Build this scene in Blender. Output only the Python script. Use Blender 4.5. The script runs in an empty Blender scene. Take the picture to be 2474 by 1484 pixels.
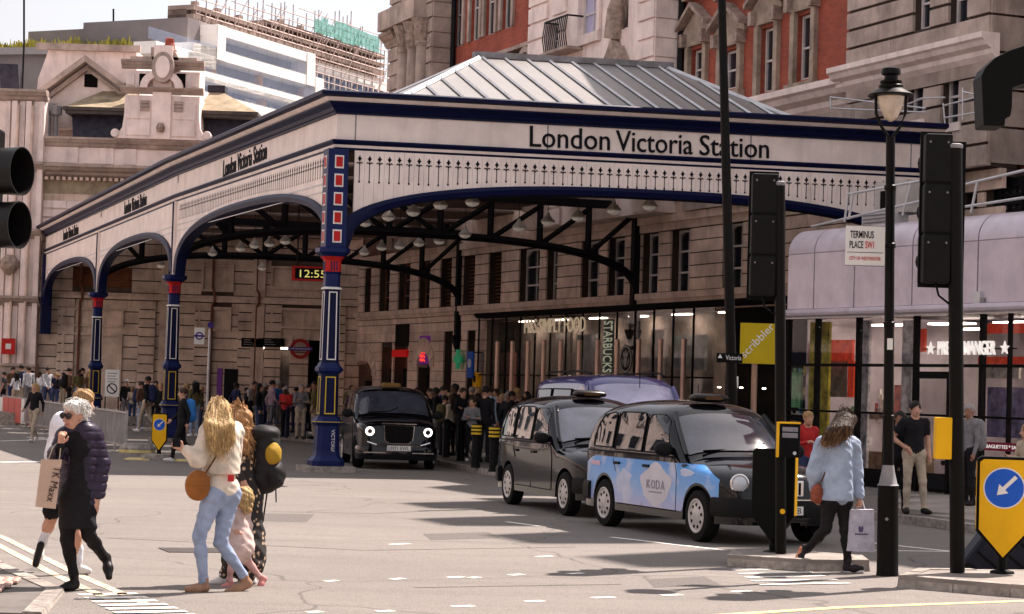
import bpy, bmesh, math, random
import numpy as np
from mathutils import Vector, Matrix
random.seed(7)
R = math.radians
SC = bpy.context.scene
COL = SC.collection
# ---------------------------------------------------------------- camera
FPX, UC, VC = 5200.0, 1236.5, 742.0       # focal length and centre, in units of a 2473 x 1484 picture
CAMH, PITCH, ROLL = 1.9, math.atan2(199.0, 5200.0), 0.03
F_ = Vector((0, math.cos(PITCH), math.sin(PITCH)))
U0 = Vector((0, -math.sin(PITCH), math.cos(PITCH))); R0 = Vector((1, 0, 0))
RV = R0*math.cos(ROLL) + U0*math.sin(ROLL)
UV = U0*math.cos(ROLL) - R0*math.sin(ROLL)
CAMP = Vector((0, 0, CAMH))
cam = bpy.data.cameras.new('camera'); cam_o = bpy.data.objects.new('camera', cam); COL.objects.link(cam_o)
cam.sensor_width = 36.0; cam.lens = 36.0*FPX/2473.0; cam.clip_start = 0.2; cam.clip_end = 6000
cam_o.matrix_world = Matrix(((RV.x, UV.x, -F_.x, CAMP.x), (RV.y, UV.y, -F_.y, CAMP.y), (RV.z, UV.z, -F_.z, CAMP.z), (0, 0, 0, 1)))
SC.camera = cam_o
# ---------------------------------------------------------------- sky, sun, exposure
SUN_EL, SUN_DIR = R(54), Vector((0.70, 0.714))       # direction towards the sun on the ground plane
world = bpy.data.worlds.new('World'); SC.world = world; world.use_nodes = True
wn = world.node_tree.nodes; wl = world.node_tree.links
for n in list(wn): wn.remove(n)
wo = wn.new('ShaderNodeOutputWorld'); bg = wn.new('ShaderNodeBackground'); sky = wn.new('ShaderNodeTexSky')
sky.sky_type = 'NISHITA'; sky.sun_disc = False; sky.sun_elevation = SUN_EL
sky.sun_rotation = math.atan2(SUN_DIR.x, SUN_DIR.y)
sky.air_density = 1.0; sky.dust_density = 1.0; sky.ozone_density = 1.0
bg.inputs['Strength'].default_value = 0.135
# a bright veil of thin cloud over the blue, as in the photograph
tcw = wn.new('ShaderNodeTexCoord'); nzw = wn.new('ShaderNodeTexNoise'); nzw.inputs['Scale'].default_value = 3.0; nzw.inputs['Detail'].default_value = 6
mrw = wn.new('ShaderNodeMapRange'); mrw.inputs[1].default_value = 0.35; mrw.inputs[2].default_value = 0.65; mrw.inputs[3].default_value = 0.72; mrw.inputs[4].default_value = 0.92
mxw = wn.new('ShaderNodeMix'); mxw.data_type = 'RGBA'; mxw.inputs[7].default_value = (2.55, 2.62, 2.72, 1)
wl.new(tcw.outputs['Generated'], nzw.inputs['Vector']); wl.new(nzw.outputs[0], mrw.inputs[0]); wl.new(mrw.outputs[0], mxw.inputs[0]); wl.new(sky.outputs[0], mxw.inputs[6])
wl.new(mxw.outputs[2], bg.inputs[0]); wl.new(bg.outputs[0], wo.inputs[0])
sl = bpy.data.lights.new('sun', 'SUN'); sl.energy = 4.4; sl.angle = R(0.5); sl.color = (1.0, 0.95, 0.90)
sun = bpy.data.objects.new('sun', sl); COL.objects.link(sun)
sd = Vector((-SUN_DIR.x*math.cos(SUN_EL), -SUN_DIR.y*math.cos(SUN_EL), -math.sin(SUN_EL)))
sun.rotation_euler = sd.to_track_quat('-Z', 'Y').to_euler(); sun.location = (30, 30, 60)
vs = SC.view_settings
vs.view_transform = 'Standard'; vs.look = 'None'; vs.gamma = 1.0; vs.exposure = 1.28
try:
    vs.use_curve_mapping = False
    vs.use_white_balance = True; vs.white_balance_temperature = 7000; vs.white_balance_tint = 16
except Exception: pass
try:
    SC.cycles.max_bounces = 6; SC.cycles.diffuse_bounces = 3; SC.cycles.glossy_bounces = 3
    SC.cycles.transmission_bounces = 4; SC.cycles.transparent_max_bounces = 6; SC.cycles.use_denoising = True
    SC.cycles.caustics_reflective = False; SC.cycles.caustics_refractive = False
except Exception: pass
# ---------------------------------------------------------------- picture point -> place
def ray(u, v): return F_*FPX + RV*(u-UC) - UV*(v-VC)
def G(u, v, z=0.0):
    d = ray(u, v); return CAMP + d*((z-CAMH)/d.z)
def AT(u, v, Y):
    d = ray(u, v); return CAMP + d*(Y/d.y)
def GD(u, Y, z=0.0):                                   # ground point seen in column u at distance Y
    k = 1.0/FPX
    d0 = ray(u, 0); d1 = ray(u, 1484); p0 = CAMP + d0*(Y/d0.y); p1 = CAMP + d1*(Y/d1.y)
    t = (z-p0.z)/(p1.z-p0.z); return p0.lerp(p1, t)
class Fac:
    """a vertical facade: local x runs along it (left to right seen from outside), local y goes into the building"""
    def __init__(s, ox, oy, deg):
        s.o = Vector((ox, oy, 0)); s.a = R(deg)
        s.e = Vector((math.cos(s.a), math.sin(s.a), 0)); s.b = Vector((-math.sin(s.a), math.cos(s.a), 0))
    def loc(s, u, v, dy=0.0):
        d = ray(u, v); p0 = s.o + s.b*dy
        t = (p0-CAMP).dot(s.b)/d.dot(s.b); p = CAMP + d*t - s.o
        return p.dot(s.e), p.z
    def x(s, u, dy=0.0, v=900): return s.loc(u, v, dy)[0]
    def z(s, u, v, dy=0.0): return s.loc(u, v, dy)[1]
    def w(s, x, y=0.0, z=0.0):
        p = s.o + s.e*x + s.b*y; return Vector((p.x, p.y, z))
# ---------------------------------------------------------------- materials
MATS = {}
def M(name, col, rough=0.6, metal=0.0, var=0.12, vs=2.5, bump=0.0, bs=60.0, spec=0.14, coat=0.0, streak=0.0, em=0.0,
      rnd=0.0, alpha=1.0, trans=0.0, col2=None, emc=None):
    if name in MATS: return MATS[name]
    m = bpy.data.materials.new(name); m.use_nodes = True; MATS[name] = m
    nt = m.node_tree; N = nt.nodes; L = nt.links; b = N['Principled BSDF']
    b.inputs['Roughness'].default_value = rough; b.inputs['Metallic'].default_value = metal
    b.inputs['Specular IOR Level'].default_value = spec; b.inputs['Coat Weight'].default_value = coat
    b.inputs['Coat Roughness'].default_value = 0.04; b.inputs['Alpha'].default_value = alpha
    b.inputs['Transmission Weight'].default_value = trans
    c = (col[0], col[1], col[2], 1)
    geo = N.new('ShaderNodeNewGeometry'); out = None
    if var > 0:
        nz = N.new('ShaderNodeTexNoise'); nz.inputs['Scale'].default_value = vs; nz.inputs['Detail'].default_value = 6; nz.inputs['Roughness'].default_value = 0.62
        L.new(geo.outputs['Position'], nz.inputs['Vector'])
        mx = N.new('ShaderNodeMix'); mx.data_type = 'RGBA'
        lo = tuple(x*(1-var*1.6) for x in col); hi = tuple(min(1, x*(1+var*1.3)) for x in col) if col2 is None else col2
        mx.inputs[6].default_value = (*lo, 1); mx.inputs[7].default_value = (*hi[:3], 1)
        rp = N.new('ShaderNodeMapRange'); rp.inputs[1].default_value = 0.3; rp.inputs[2].default_value = 0.7
        L.new(nz.outputs[0], rp.inputs[0]); L.new(rp.outputs[0], mx.inputs[0]); out = mx.outputs[2]
    if streak > 0:
        mp = N.new('ShaderNodeMapping'); mp.inputs['Scale'].default_value = (2.2, 2.2, 0.22)
        L.new(geo.outputs['Position'], mp.inputs['Vector'])
        n2 = N.new('ShaderNodeTexNoise'); n2.inputs['Scale'].default_value = 1.6; n2.inputs['Detail'].default_value = 8; n2.inputs['Roughness'].default_value = 0.7
        L.new(mp.outputs[0], n2.inputs['Vector'])
        r2 = N.new('ShaderNodeMapRange'); r2.inputs[1].default_value = 0.52; r2.inputs[2].default_value = 0.74; r2.inputs[4].default_value = streak
        L.new(n2.outputs[0], r2.inputs[0])
        m2 = N.new('ShaderNodeMix'); m2.data_type = 'RGBA'
        m2.inputs[7].default_value = (col[0]*0.25, col[1]*0.22, col[2]*0.2, 1)
        if out: L.new(out, m2.inputs[6])
        else: m2.inputs[6].default_value = c
        L.new(r2.outputs[0], m2.inputs[0]); out = m2.outputs[2]
    if rnd > 0:
        oi = N.new('ShaderNodeObjectInfo'); r3 = N.new('ShaderNodeMapRange')
        r3.inputs[3].default_value = 1-rnd; r3.inputs[4].default_value = 1+rnd
        L.new(oi.outputs['Random'], r3.inputs[0])
        hv = N.new('ShaderNodeHueSaturation'); L.new(r3.outputs[0], hv.inputs['Value'])
        if out: L.new(out, hv.inputs['Color'])
        else: hv.inputs['Color'].default_value = c
        out = hv.outputs[0]
    if out: L.new(out, b.inputs['Base Color'])
    else: b.inputs['Base Color'].default_value = c
    if bump > 0:
        n3 = N.new('ShaderNodeTexNoise'); n3.inputs['Scale'].default_value = bs; n3.inputs['Detail'].default_value = 4
        L.new(geo.outputs['Position'], n3.inputs['Vector'])
        bp = N.new('ShaderNodeBump'); bp.inputs['Strength'].default_value = bump; bp.inputs['Distance'].default_value = 0.02
        L.new(n3.outputs[0], bp.inputs['Height']); L.new(bp.outputs[0], b.inputs['Normal'])
    if em > 0:
        b.inputs['Emission Color'].default_value = (*(emc or col), 1); b.inputs['Emission Strength'].default_value = em
    return m
# ---------------------------------------------------------------- mesh building
class MB:
    def __init__(s): s.v = []; s.f = []; s.m = []; s.cm = 0
    def add(s, vs, fs):
        o = len(s.v); s.v += [tuple(p) for p in vs]; s.f += [tuple(i+o for i in f) for f in fs]; s.m += [s.cm]*len(fs); return s
    def box(s, x0, x1, y0, y1, z0, z1):
        if x0 > x1: x0, x1 = x1, x0
        if y0 > y1: y0, y1 = y1, y0
        if z0 > z1: z0, z1 = z1, z0
        return s.add([(x0,y0,z0),(x1,y0,z0),(x1,y1,z0),(x0,y1,z0),(x0,y0,z1),(x1,y0,z1),(x1,y1,z1),(x0,y1,z1)],
              [(0,3,2,1),(4,5,6,7),(0,1,5,4),(1,2,6,5),(2,3,7,6),(3,0,4,7)])
    def hexa(s, p):                                    # eight corners, bottom ring then top ring
        return s.add(p, [(0,3,2,1),(4,5,6,7),(0,1,5,4),(1,2,6,5),(2,3,7,6),(3,0,4,7)])
    def prism_xz(s, poly, y0, y1):                     # outline in x, z pushed along y
        n = len(poly); a = sum(poly[i][0]*poly[(i+1)%n][1]-poly[(i+1)%n][0]*poly[i][1] for i in range(n))
        if a < 0: poly = poly[::-1]
        vs = [(x, y0, z) for x, z in poly] + [(x, y1, z) for x, z in poly]
        fs = [tuple(range(n)), tuple(range(2*n-1, n-1, -1))] + [(i, i+n, (i+1)%n+n, (i+1)%n) for i in range(n)]
        return s.add(vs, fs)
    def prism_xy(s, poly, z0, z1):
        n = len(poly); a = sum(poly[i][0]*poly[(i+1)%n][1]-poly[(i+1)%n][0]*poly[i][1] for i in range(n))
        if a < 0: poly = poly[::-1]
        vs = [(x, y, z0) for x, y in poly] + [(x, y, z1) for x, y in poly]
        fs = [tuple(range(n-1, -1, -1)), tuple(range(n, 2*n))] + [(i, (i+1)%n, (i+1)%n+n, i+n) for i in range(n)]
        return s.add(vs, fs)
    def prism_yz(s, poly, x0, x1):                     # profile in y, z pushed along x
        n = len(poly); a = sum(poly[i][0]*poly[(i+1)%n][1]-poly[(i+1)%n][0]*poly[i][1] for i in range(n))
        if a < 0: poly = poly[::-1]
        vs = [(x0, y, z) for y, z in poly] + [(x1, y, z) for y, z in poly]
        fs = [tuple(range(n-1, -1, -1)), tuple(range(n, 2*n))] + [(i, (i+1)%n, (i+1)%n+n, i+n) for i in range(n)]
        return s.add(vs, fs)
    def tube(s, pts, r, n=8, r1=None, cap=True):
        pts = [Vector(p) for p in pts]; k = len(pts); rs = r if isinstance(r, (list, tuple)) else [r + ((r1 if r1 is not None else r)-r)*i/max(1, k-1) for i in range(k)]
        vs = []
        for i, p in enumerate(pts):
            d = (pts[min(i+1, k-1)]-pts[max(i-1, 0)]); d = d.normalized() if d.length > 1e-9 else Vector((0,0,1))
            ref = Vector((0,0,1)) if abs(d.z) < 0.95 else Vector((1,0,0))
            a = d.cross(ref).normalized(); c = a.cross(d)
            for j in range(n):
                t = 2*math.pi*j/n; vs.append(p + (a*math.cos(t)+c*math.sin(t))*rs[i])
        fs = [(i*n+j, i*n+(j+1)%n, (i+1)*n+(j+1)%n, (i+1)*n+j) for i in range(k-1) for j in range(n)]
        fs = [f[::-1] for f in fs]
        if cap: fs += [tuple(range(n)), tuple(range(k*n-1, (k-1)*n-1, -1))]
        return s.add(vs, fs)
    def lathe(s, prof, n=16, c=(0,0,0), rot=0.0, axis='z', caps=True):        # profile of (radius, height)
        vs = []; loop = len(prof) > 3 and abs(prof[0][1]-prof[-1][1]) < 1e-6 and abs(prof[0][0]-prof[-1][0]) > 1e-6
        if loop: prof = list(prof)+[prof[0]]; caps = False
        for r, z in prof:
            for j in range(n):
                t = 2*math.pi*j/n + rot; a, b_ = r*math.cos(t), r*math.sin(t)
                p = (a, b_, z) if axis == 'z' else ((z, a, b_) if axis == 'x' else (b_, z, a))
                vs.append((c[0]+p[0], c[1]+p[1], c[2]+p[2]))
        k = len(prof)
        fs = [(i*n+j, i*n+(j+1)%n, (i+1)*n+(j+1)%n, (i+1)*n+j) for i in range(k-1) for j in range(n)]
        if caps: fs += [tuple(range(n-1, -1, -1)), tuple(range((k-1)*n, k*n))]
        return s.add(vs, fs)
    def mesh(s, name, mats, smooth=False):
        me = bpy.data.meshes.new(name); me.from_pydata(s.v, [], s.f)
        for m in (mats if isinstance(mats, (list, tuple)) else [mats]): me.materials.append(m)
        if any(s.m): me.polygons.foreach_set('material_index', s.m)
        if smooth:
            me.polygons.foreach_set('use_smooth', [True]*len(me.polygons))
            try: me.set_sharp_from_angle(angle=R(smooth if smooth is not True else 40))
            except Exception: pass
        me.update(); return me
    def build(s, name, mats, parent=None, smooth=False, bevel=0.0):
        o = bpy.data.objects.new(name, s.mesh(name, mats, smooth)); COL.objects.link(o)
        if parent is not None: o.parent = parent
        if bevel > 0:
            bv = o.modifiers.new('b', 'BEVEL'); bv.width = bevel; bv.segments = 2; bv.limit_method = 'ANGLE'
        return o
def put(name, me, parent=None, loc=(0,0,0), rz=0.0, sc=None):
    o = bpy.data.objects.new(name, me); COL.objects.link(o); o.parent = parent; o.location = loc
    if rz: o.rotation_euler = (0, 0, rz)
    if sc: o.scale = sc
    return o
def tag(o, label, cat, group=None, kind=None):
    if label: o['label'] = label
    if cat: o['category'] = cat
    if group: o['group'] = group
    if kind: o['kind'] = kind
    return o
def thing(name, label, cat, loc=(0,0,0), rz=0.0, group=None):
    o = bpy.data.objects.new(name, None); COL.objects.link(o); o.location = loc; o.rotation_euler = (0,0,rz); o.empty_display_size = 0.2
    return tag(o, label, cat, group)
def struct(o): o['kind'] = 'structure'; return o
def copy_tree(o, parent=None):
    c = o.copy(); COL.objects.link(c); c.parent = parent
    for ch in o.children: copy_tree(ch, c)
    return c
UNIT = {}
def unit_box(mat):                                     # shared cube mesh 0..1, stretched by object scale
    k = mat.name
    if k not in UNIT: UNIT[k] = MB().box(0,1,0,1,0,1).mesh('unit_'+k, mat)
    return UNIT[k]
def slab(name, mat, parent, x0, x1, y0, y1, z0, z1):
    return put(name, unit_box(mat), parent, (min(x0,x1), min(y0,y1), min(z0,z1)), 0, (abs(x1-x0), abs(y1-y0), abs(z1-z0)))
def text_mesh(txt, size, ext, mat, align='LEFT', spacing=1.0, shear=0.0, sx=1.0, bold=0.0):
    c = bpy.data.curves.new('txt', 'FONT'); c.body = txt; c.size = size; c.extrude = ext; c.align_x = align; c.space_character = spacing
    c.shear = shear; c.offset = bold; c.resolution_u = 3
    o = bpy.data.objects.new('txt', c); COL.objects.link(o)
    dg = bpy.context.evaluated_depsgraph_get(); me = bpy.data.meshes.new_from_object(o.evaluated_get(dg))
    bpy.data.objects.remove(o); bpy.data.curves.remove(c)
    co = np.empty(len(me.vertices)*3); me.vertices.foreach_get('co', co); co = co.reshape(-1, 3)
    co = np.stack([co[:,0]*sx, -co[:,2], co[:,1]], 1)              # upright, reading towards -y
    me.vertices.foreach_set('co', co.ravel()); me.materials.clear(); me.materials.append(mat); me.update(); return me
def text(name, txt, size, ext, mat, parent, loc, rz=0.0, **k):
    return put(name, text_mesh(txt, size, ext, mat, **k), parent, loc, rz)
def fit_mesh(me, w, h):                                 # stretch upright lettering to a given width and height, lower left at 0
    co = np.empty(len(me.vertices)*3); me.vertices.foreach_get('co', co); co = co.reshape(-1, 3)
    a, b = co.min(0), co.max(0)
    co[:,0] = (co[:,0]-a[0])*w/(b[0]-a[0]); co[:,2] = (co[:,2]-a[2])*h/(b[2]-a[2])
    me.vertices.foreach_set('co', co.ravel()); me.update(); return me
def fit_text(name, txt, w, h, ext, mat, parent, loc, rot=None, bold=0.0, spacing=1.0):
    me = fit_mesh(text_mesh(txt, 1.0, 0.02, mat, bold=bold, spacing=spacing), w, h)
    co = np.empty(len(me.vertices)*3); me.vertices.foreach_get('co', co); co = co.reshape(-1, 3); co[:,1] *= ext/0.02
    me.vertices.foreach_set('co', co.ravel()); me.update()
    o = put(name, me, parent, loc)
    if rot: o.rotation_euler = rot
    return o
# ================================================================ ground
def asphalt():
    m = bpy.data.materials.new('asphalt'); m.use_nodes = True; nt = m.node_tree; N = nt.nodes; L = nt.links; b = N['Principled BSDF']
    geo = N.new('ShaderNodeNewGeometry')
    def noise(sc, det, vec=None, ro=0.6):
        n = N.new('ShaderNodeTexNoise'); n.inputs['Scale'].default_value = sc; n.inputs['Detail'].default_value = det; n.inputs['Roughness'].default_value = ro
        L.new(vec or geo.outputs['Position'], n.inputs['Vector']); return n.outputs[0]
    def rng(x, a, b_, c=0.0, d=1.0):
        r = N.new('ShaderNodeMapRange'); r.inputs[1].default_value = a; r.inputs[2].default_value = b_; r.inputs[3].default_value = c; r.inputs[4].default_value = d
        L.new(x, r.inputs[0]); return r.outputs[0]
    def mix(f, a, b_, mode='MIX'):
        x = N.new('ShaderNodeMix'); x.data_type = 'RGBA'; x.blend_type = mode
        if isinstance(f, float): x.inputs[0].default_value = f
        else: L.new(f, x.inputs[0])
        for i, c in ((6, a), (7, b_)):
            if isinstance(c, tuple): x.inputs[i].default_value = (*c, 1)
            else: L.new(c, x.inputs[i])
        return x.outputs[2]
    base = mix(rng(noise(0.25, 4), 0.35, 0.65), (0.145, 0.128, 0.116), (0.195, 0.172, 0.154))
    base = mix(rng(noise(3.0, 5), 0.35, 0.7, 0.0, 0.5), base, (0.125, 0.112, 0.104))
    mp = N.new('ShaderNodeMapping'); mp.inputs['Rotation'].default_value = (0, 0, R(-60)); mp.inputs['Scale'].default_value = (0.25, 1.6, 1)
    L.new(geo.outputs['Position'], mp.inputs['Vector'])
    base = mix(rng(noise(0.9, 6, mp.outputs[0]), 0.46, 0.72, 0.0, 0.7), base, (0.105, 0.094, 0.088))        # worn wheel tracks
    base = mix(rng(noise(55.0, 3, None, 0.7), 0.42, 0.66, 0.0, 0.85), base, (0.30, 0.265, 0.24))            # stone grain
    base = mix(rng(noise(90.0, 2), 0.54, 0.70, 0.0, 0.85), base, (0.055, 0.05, 0.047))
    base = mix(rng(noise(11.0, 4, None, 0.7), 0.5, 0.72, 0.0, 0.45), base, (0.09, 0.08, 0.075))
    vo = N.new('ShaderNodeTexVoronoi'); vo.feature = 'DISTANCE_TO_EDGE'; vo.inputs['Scale'].default_value = 0.22
    wv = N.new('ShaderNodeVectorMath'); wv.operation = 'ADD'; nn = N.new('ShaderNodeTexNoise'); nn.inputs['Scale'].default_value = 0.7
    L.new(geo.outputs['Position'], nn.inputs['Vector']); L.new(nn.outputs[1], wv.inputs[1]); L.new(geo.outputs['Position'], wv.inputs[0]); L.new(wv.outputs[0], vo.inputs['Vector'])
    crk = rng(vo.outputs['Distance'], 0.0, 0.006, 0.6, 0.0)
    base = mix(crk, base, (0.05, 0.045, 0.042))
    L.new(base, b.inputs['Base Color']); b.inputs['Roughness'].default_value = 0.82; b.inputs['Specular IOR Level'].default_value = 0.15
    bp = N.new('ShaderNodeBump'); bp.inputs['Strength'].default_value = 0.5; bp.inputs['Distance'].default_value = 0.01
    L.new(noise(70.0, 4, None, 0.7), bp.inputs['Height']); L.new(bp.outputs[0], b.inputs['Normal'])
    MATS['asphalt'] = m; return m
m_asph = asphalt()
m_pave = M('pavement_stone', (0.27, 0.235, 0.21), 0.85, var=0.18, vs=1.2, bump=0.2, rnd=0.10)
m_joint = M('pavement_joint', (0.14, 0.125, 0.115), 0.9, var=0.15)
m_kerb = M('kerb_granite', (0.30, 0.265, 0.235), 0.8, var=0.3, vs=9, bump=0.3, bs=40, rnd=0.12, streak=0.35)
m_white = M('road_paint', (0.78, 0.74, 0.68), 0.7, var=0.16, vs=14)
m_yellow = M('road_paint_yellow', (0.72, 0.58, 0.26), 0.7, var=0.2, vs=12)
m_tact = M('tactile_paving', (0.50, 0.33, 0.28), 0.85, var=0.12, vs=6, rnd=0.06)
road = MB()
xs = [-900, -60, -25, -10, 0, 10, 25, 60, 900]; ys = [-80, 0, 12, 20, 30, 45, 65, 100, 200, 1500]
for i in range(len(xs)-1):
    for j in range(len(ys)-1):
        road.add([(xs[i], ys[j], 0), (xs[i+1], ys[j], 0), (xs[i+1], ys[j+1], 0), (xs[i], ys[j+1], 0)], [(0,1,2,3)])
struct(road.build('road', m_asph))
def inset_line(pts, closed=False): return [Vector((p[0], p[1], 0)) for p in pts]
def kerb_run(parent, pts, z=0.13, w=0.16, length=0.9):
    """kerb stones, each a stone of its own, along a line; the pavement lies to the left of the line"""
    for a, b in zip(pts[:-1], pts[1:]):
        a = Vector((a[0], a[1], 0)); b = Vector((b[0], b[1], 0)); d = b-a; n = max(1, round(d.length/length)); ang = math.atan2(d.y, d.x)
        st = d.length/n; me = MB().hexa([(0.006,-0.012,0),(st-0.006,-0.012,0),(st-0.006,w,0),(0.006,w,0),(0.008,0.006,z),(st-0.008,0.006,z),(st-0.008,w,z),(0.008,w,z)]).mesh('kerb_stone', m_kerb)
        for i in range(n):
            p = a + d*(i/n); put('kerb_stone', me, parent, (p.x, p.y, random.uniform(-.006,.006)), ang)
# pavement beside the shops, with its kerb
pavA = [(60, 100), (60, 20), (10.4, 20), (8.2, 27.5), (6.75, 32.4), (6.2, 34.1), (3.0, 40.2), (-0.44, 47.96), (-1.49, 52.25), (-2.02, 56.0), (-3.2, 62), (-6.5, 70), (-11, 77), (-20, 84), (-60, 90), (-60, 130), (60, 130)]
pv = struct(MB().prism_xy([(x, y) for x, y in pavA], 0.0, 0.122).build('pavement', m_joint))
kerb_run(pv, pavA[2:15], length=0.95)
def inside(p, poly):
    c = False; n = len(poly)
    for i in range(n):
        x0, y0 = poly[i]; x1, y1 = poly[(i+1) % n]
        if (y0 > p[1]) != (y1 > p[1]) and p[0] < (x1-x0)*(p[1]-y0)/(y1-y0)+x0: c = not c
    return c
def slabs(parent, poly, box, ang, sx, sy, z, mat, gap=0.008, name='paving_slab', margin=0.25):
    me = MB().box(gap/2, sx-gap/2, gap/2, sy-gap/2, 0, 0.012).mesh(name, mat); ca, sa = math.cos(ang), math.sin(ang); n = 0
    x0, x1, y0, y1 = box
    nx, ny = int((x1-x0)/sx), int((y1-y0)/sy)
    for j in range(ny):
        for i in range(nx):
            lx = x0 + i*sx + (sx/2 if j % 2 else 0); ly = y0 + j*sy
            cs = [(lx+a, ly+b) for a in (-margin*.3, sx+margin*.3) for b in (-margin*.3, sy+margin*.3)]
            cw = [(p[0]*ca-p[1]*sa, p[0]*sa+p[1]*ca) for p in cs]
            if all(inside(c, poly) for c in cw):
                put(name, me, parent, (lx*ca-ly*sa, lx*sa+ly*ca, z), ang); n += 1
    return n
# slabs one can see, in front of the grey shop block
a_ = R(-66)
visible = [(5.9, 35.6), (6.6, 33.0), (8.2, 28.2), (10.0, 22.0), (12.5, 22), (12.5, 30), (9.6, 39.8), (7.4, 43.5)]
slabs(pv, visible, (-45, 10, 12, 32), a_, 0.9, 0.6, 0.121, m_pave)
# traffic islands with granite kerbs
def island(pts, name):
    o = struct(MB().prism_xy(pts, 0, 0.124).build(name, m_pave)); kerb_run(o, pts + pts[:1], 0.13, 0.15, 0.6); return o
i1 = [(2.48, 24.1), (3.3, 23.75), (4.05, 24.0), (4.1, 24.75), (3.6, 25.1), (2.62, 24.95)]
island(i1, 'traffic_island')
i2 = [(4.02, 22.05), (5.0, 21.35), (7.4, 20.2), (8.6, 20.6), (8.0, 22.2), (5.6, 23.3), (4.4, 23.0)]
island(i2, 'traffic_island')
# corner of pavement in the foreground, with tactile paving
c1 = [(-3.62, 17.0), (-3.86, 19.0), (-4.6, 20.6), (-6.3, 24.4), (-9.0, 30), (-25, 30), (-25, 17)]
pc = struct(MB().prism_xy(c1, 0, 0.03).build('pavement', m_joint))
kerb_run(pc, c1[:5], 0.045, 0.15, 0.9)
slabs(pc, [(-4.1, 17.1), (-4.2, 19.0), (-4.9, 20.6), (-6.6, 24.4), (-12, 24.4), (-12, 17.1)], (-16, 0, 8, 34), R(20), 0.9, 0.6, 0.03, m_pave)
tm = MB().box(0.004, 0.396, 0.004, 0.396, 0, 0.02)
for i in range(5):
    for j in range(5): tm.lathe([(0.024, 0.02), (0.02, 0.026)], 6, (0.04+i*0.08, 0.04+j*0.08, 0))
tme = tm.mesh('tactile_slab', m_tact)
for i in range(8):
    for j in range(6):
        lx, ly = -4.62-i*0.4, 17.2+j*0.4
        put('tactile_slab', tme, pc, (lx+0.2*math.sin(j*0)-0.02*j, ly, 0.044), R(8))
# painted marks, each a sheet a few millimetres above the road
def sheet(name, mat, pts, z=0.004):
    o = MB().add([(p.x, p.y, z) for p in pts], [tuple(range(len(pts)))]).build(name, mat); return struct(o)
def strip(name, mat, a, b, w, z=0.004):
    d = (b-a); d.z = 0; d.normalize(); n = Vector((-d.y, d.x, 0))*w/2
    pts = [a-n, b-n, b+n, a+n]
    return sheet(name, mat, pts, z)
for k in range(2):
    a = Vector((-3.28+0.24*k, 18.3, 0)); b = Vector((-4.35+0.24*k, 20.8, 0)); c = Vector((-6.1+0.24*k, 25.2, 0)); d = Vector((-8.9+0.24*k, 31, 0))
    for i, (p, q) in enumerate(((a, b), (b, c), (c, d))): strip('road_marking', M('worn_line', (0.50, 0.42, 0.32), 0.75, var=0.4, vs=9), p, q, 0.1, 0.004+.001*i)
for u, v, l in ((1101,1396,34),(1146,1397,22),(1247,1390,30),(1390,1387,36),(1118,1466,50),(1291,1454,42),(1457,1445,52),(1622,1439,46),(1791,1430,44),(1315,1346,36),(960,1400,30),(800,1405,28),(930,1478,40),(965,1316,46),(760,1480,34)):
    strip('road_marking', m_white, G(u-l/2, v), G(u+l/2, v-2), 0.10)
strip('road_marking', m_white, G(1223,1261), G(1304,1272), 0.10); strip('road_marking', m_white, G(1474,1298), G(1751,1330), 0.10)
strip('road_marking', m_white, G(2050,1306), G(2473,1352), 0.10); strip('road_marking', m_white, G(2100,1330), G(2290,1333), 0.09)
strip('road_marking', m_yellow, G(1700,1489), G(2035,1468), 0.13); strip('road_marking', m_yellow, G(2035,1468), G(2520,1451), 0.13)
for k in range(7):
    v = 1437+k*9; strip('road_marking', m_white, G(190+k*17, v), G(330+k*24, v-3), 0.13, .004+k*.0012)
for k in range(5):
    strip('road_marking', m_white, G(1770+k*16, 1378+k*9), G(1930+k*30, 1374+k*9), 0.10, .004+k*.0012)
strip('road_marking', m_white, G(0,1117), G(190,1114), 0.25); strip('road_marking', m_white, G(0,1066), G(120,1062), 0.2)
MH = M('iron_cover', (0.07, 0.06, 0.055), 0.6, 0.6, bump=0.6, bs=120)
for u, v in ((640,1174), (470,1330)):
    p = G(u, v); o = MB().box(-0.35, 0.35, -0.3, 0.3, 0.001, 0.008).build('manhole_cover', MH); o.location = (p.x, p.y, 0); o.rotation_euler = (0,0,R(20)); tag(o, 'iron cover set flush in the sunlit road %s' % ('near the tall blue column' if v < 1200 else 'beside the woman in jeans'), 'manhole cover')

rp = struct(MB().prism_xy([(-40, 81.5), (-10.5, 81.5), (-11.2, 96), (-40, 96)], .123, .45).build('raised_pavement', m_pave)); kerb_run(rp, [(-10.5, 81.4), (-40, 81.4)], .46, .2, 1.2)

m_seal = M('joint_sealant', (.05,.045,.042), .7, var=.2); m_patch = M('tar_patch', (.125,.112,.104), .85, var=.25, vs=30, bump=.3, bs=70)
for a, b in (((430,1232),(905,1241)), ((905,1241),(1180,1228)), ((880,1330),(1390,1322)), ((260,1300),(880,1330)), ((640,1174),(800,1172)), ((1000,1420),(1500,1412))): strip('road_joint', m_seal, G(*a), G(*b), .025, .0022)
sheet('road_patch', m_patch, [G(1020,1290), G(1180,1286), G(1210,1300), G(1040,1305)], .0015); sheet('road_patch', m_patch, [G(620,1240), G(760,1243), G(740,1262), G(590,1258)], .0015); sheet('road_patch', m_patch, [G(1560,1400), G(1700,1393), G(1740,1412), G(1580,1420)], .0015)
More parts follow.
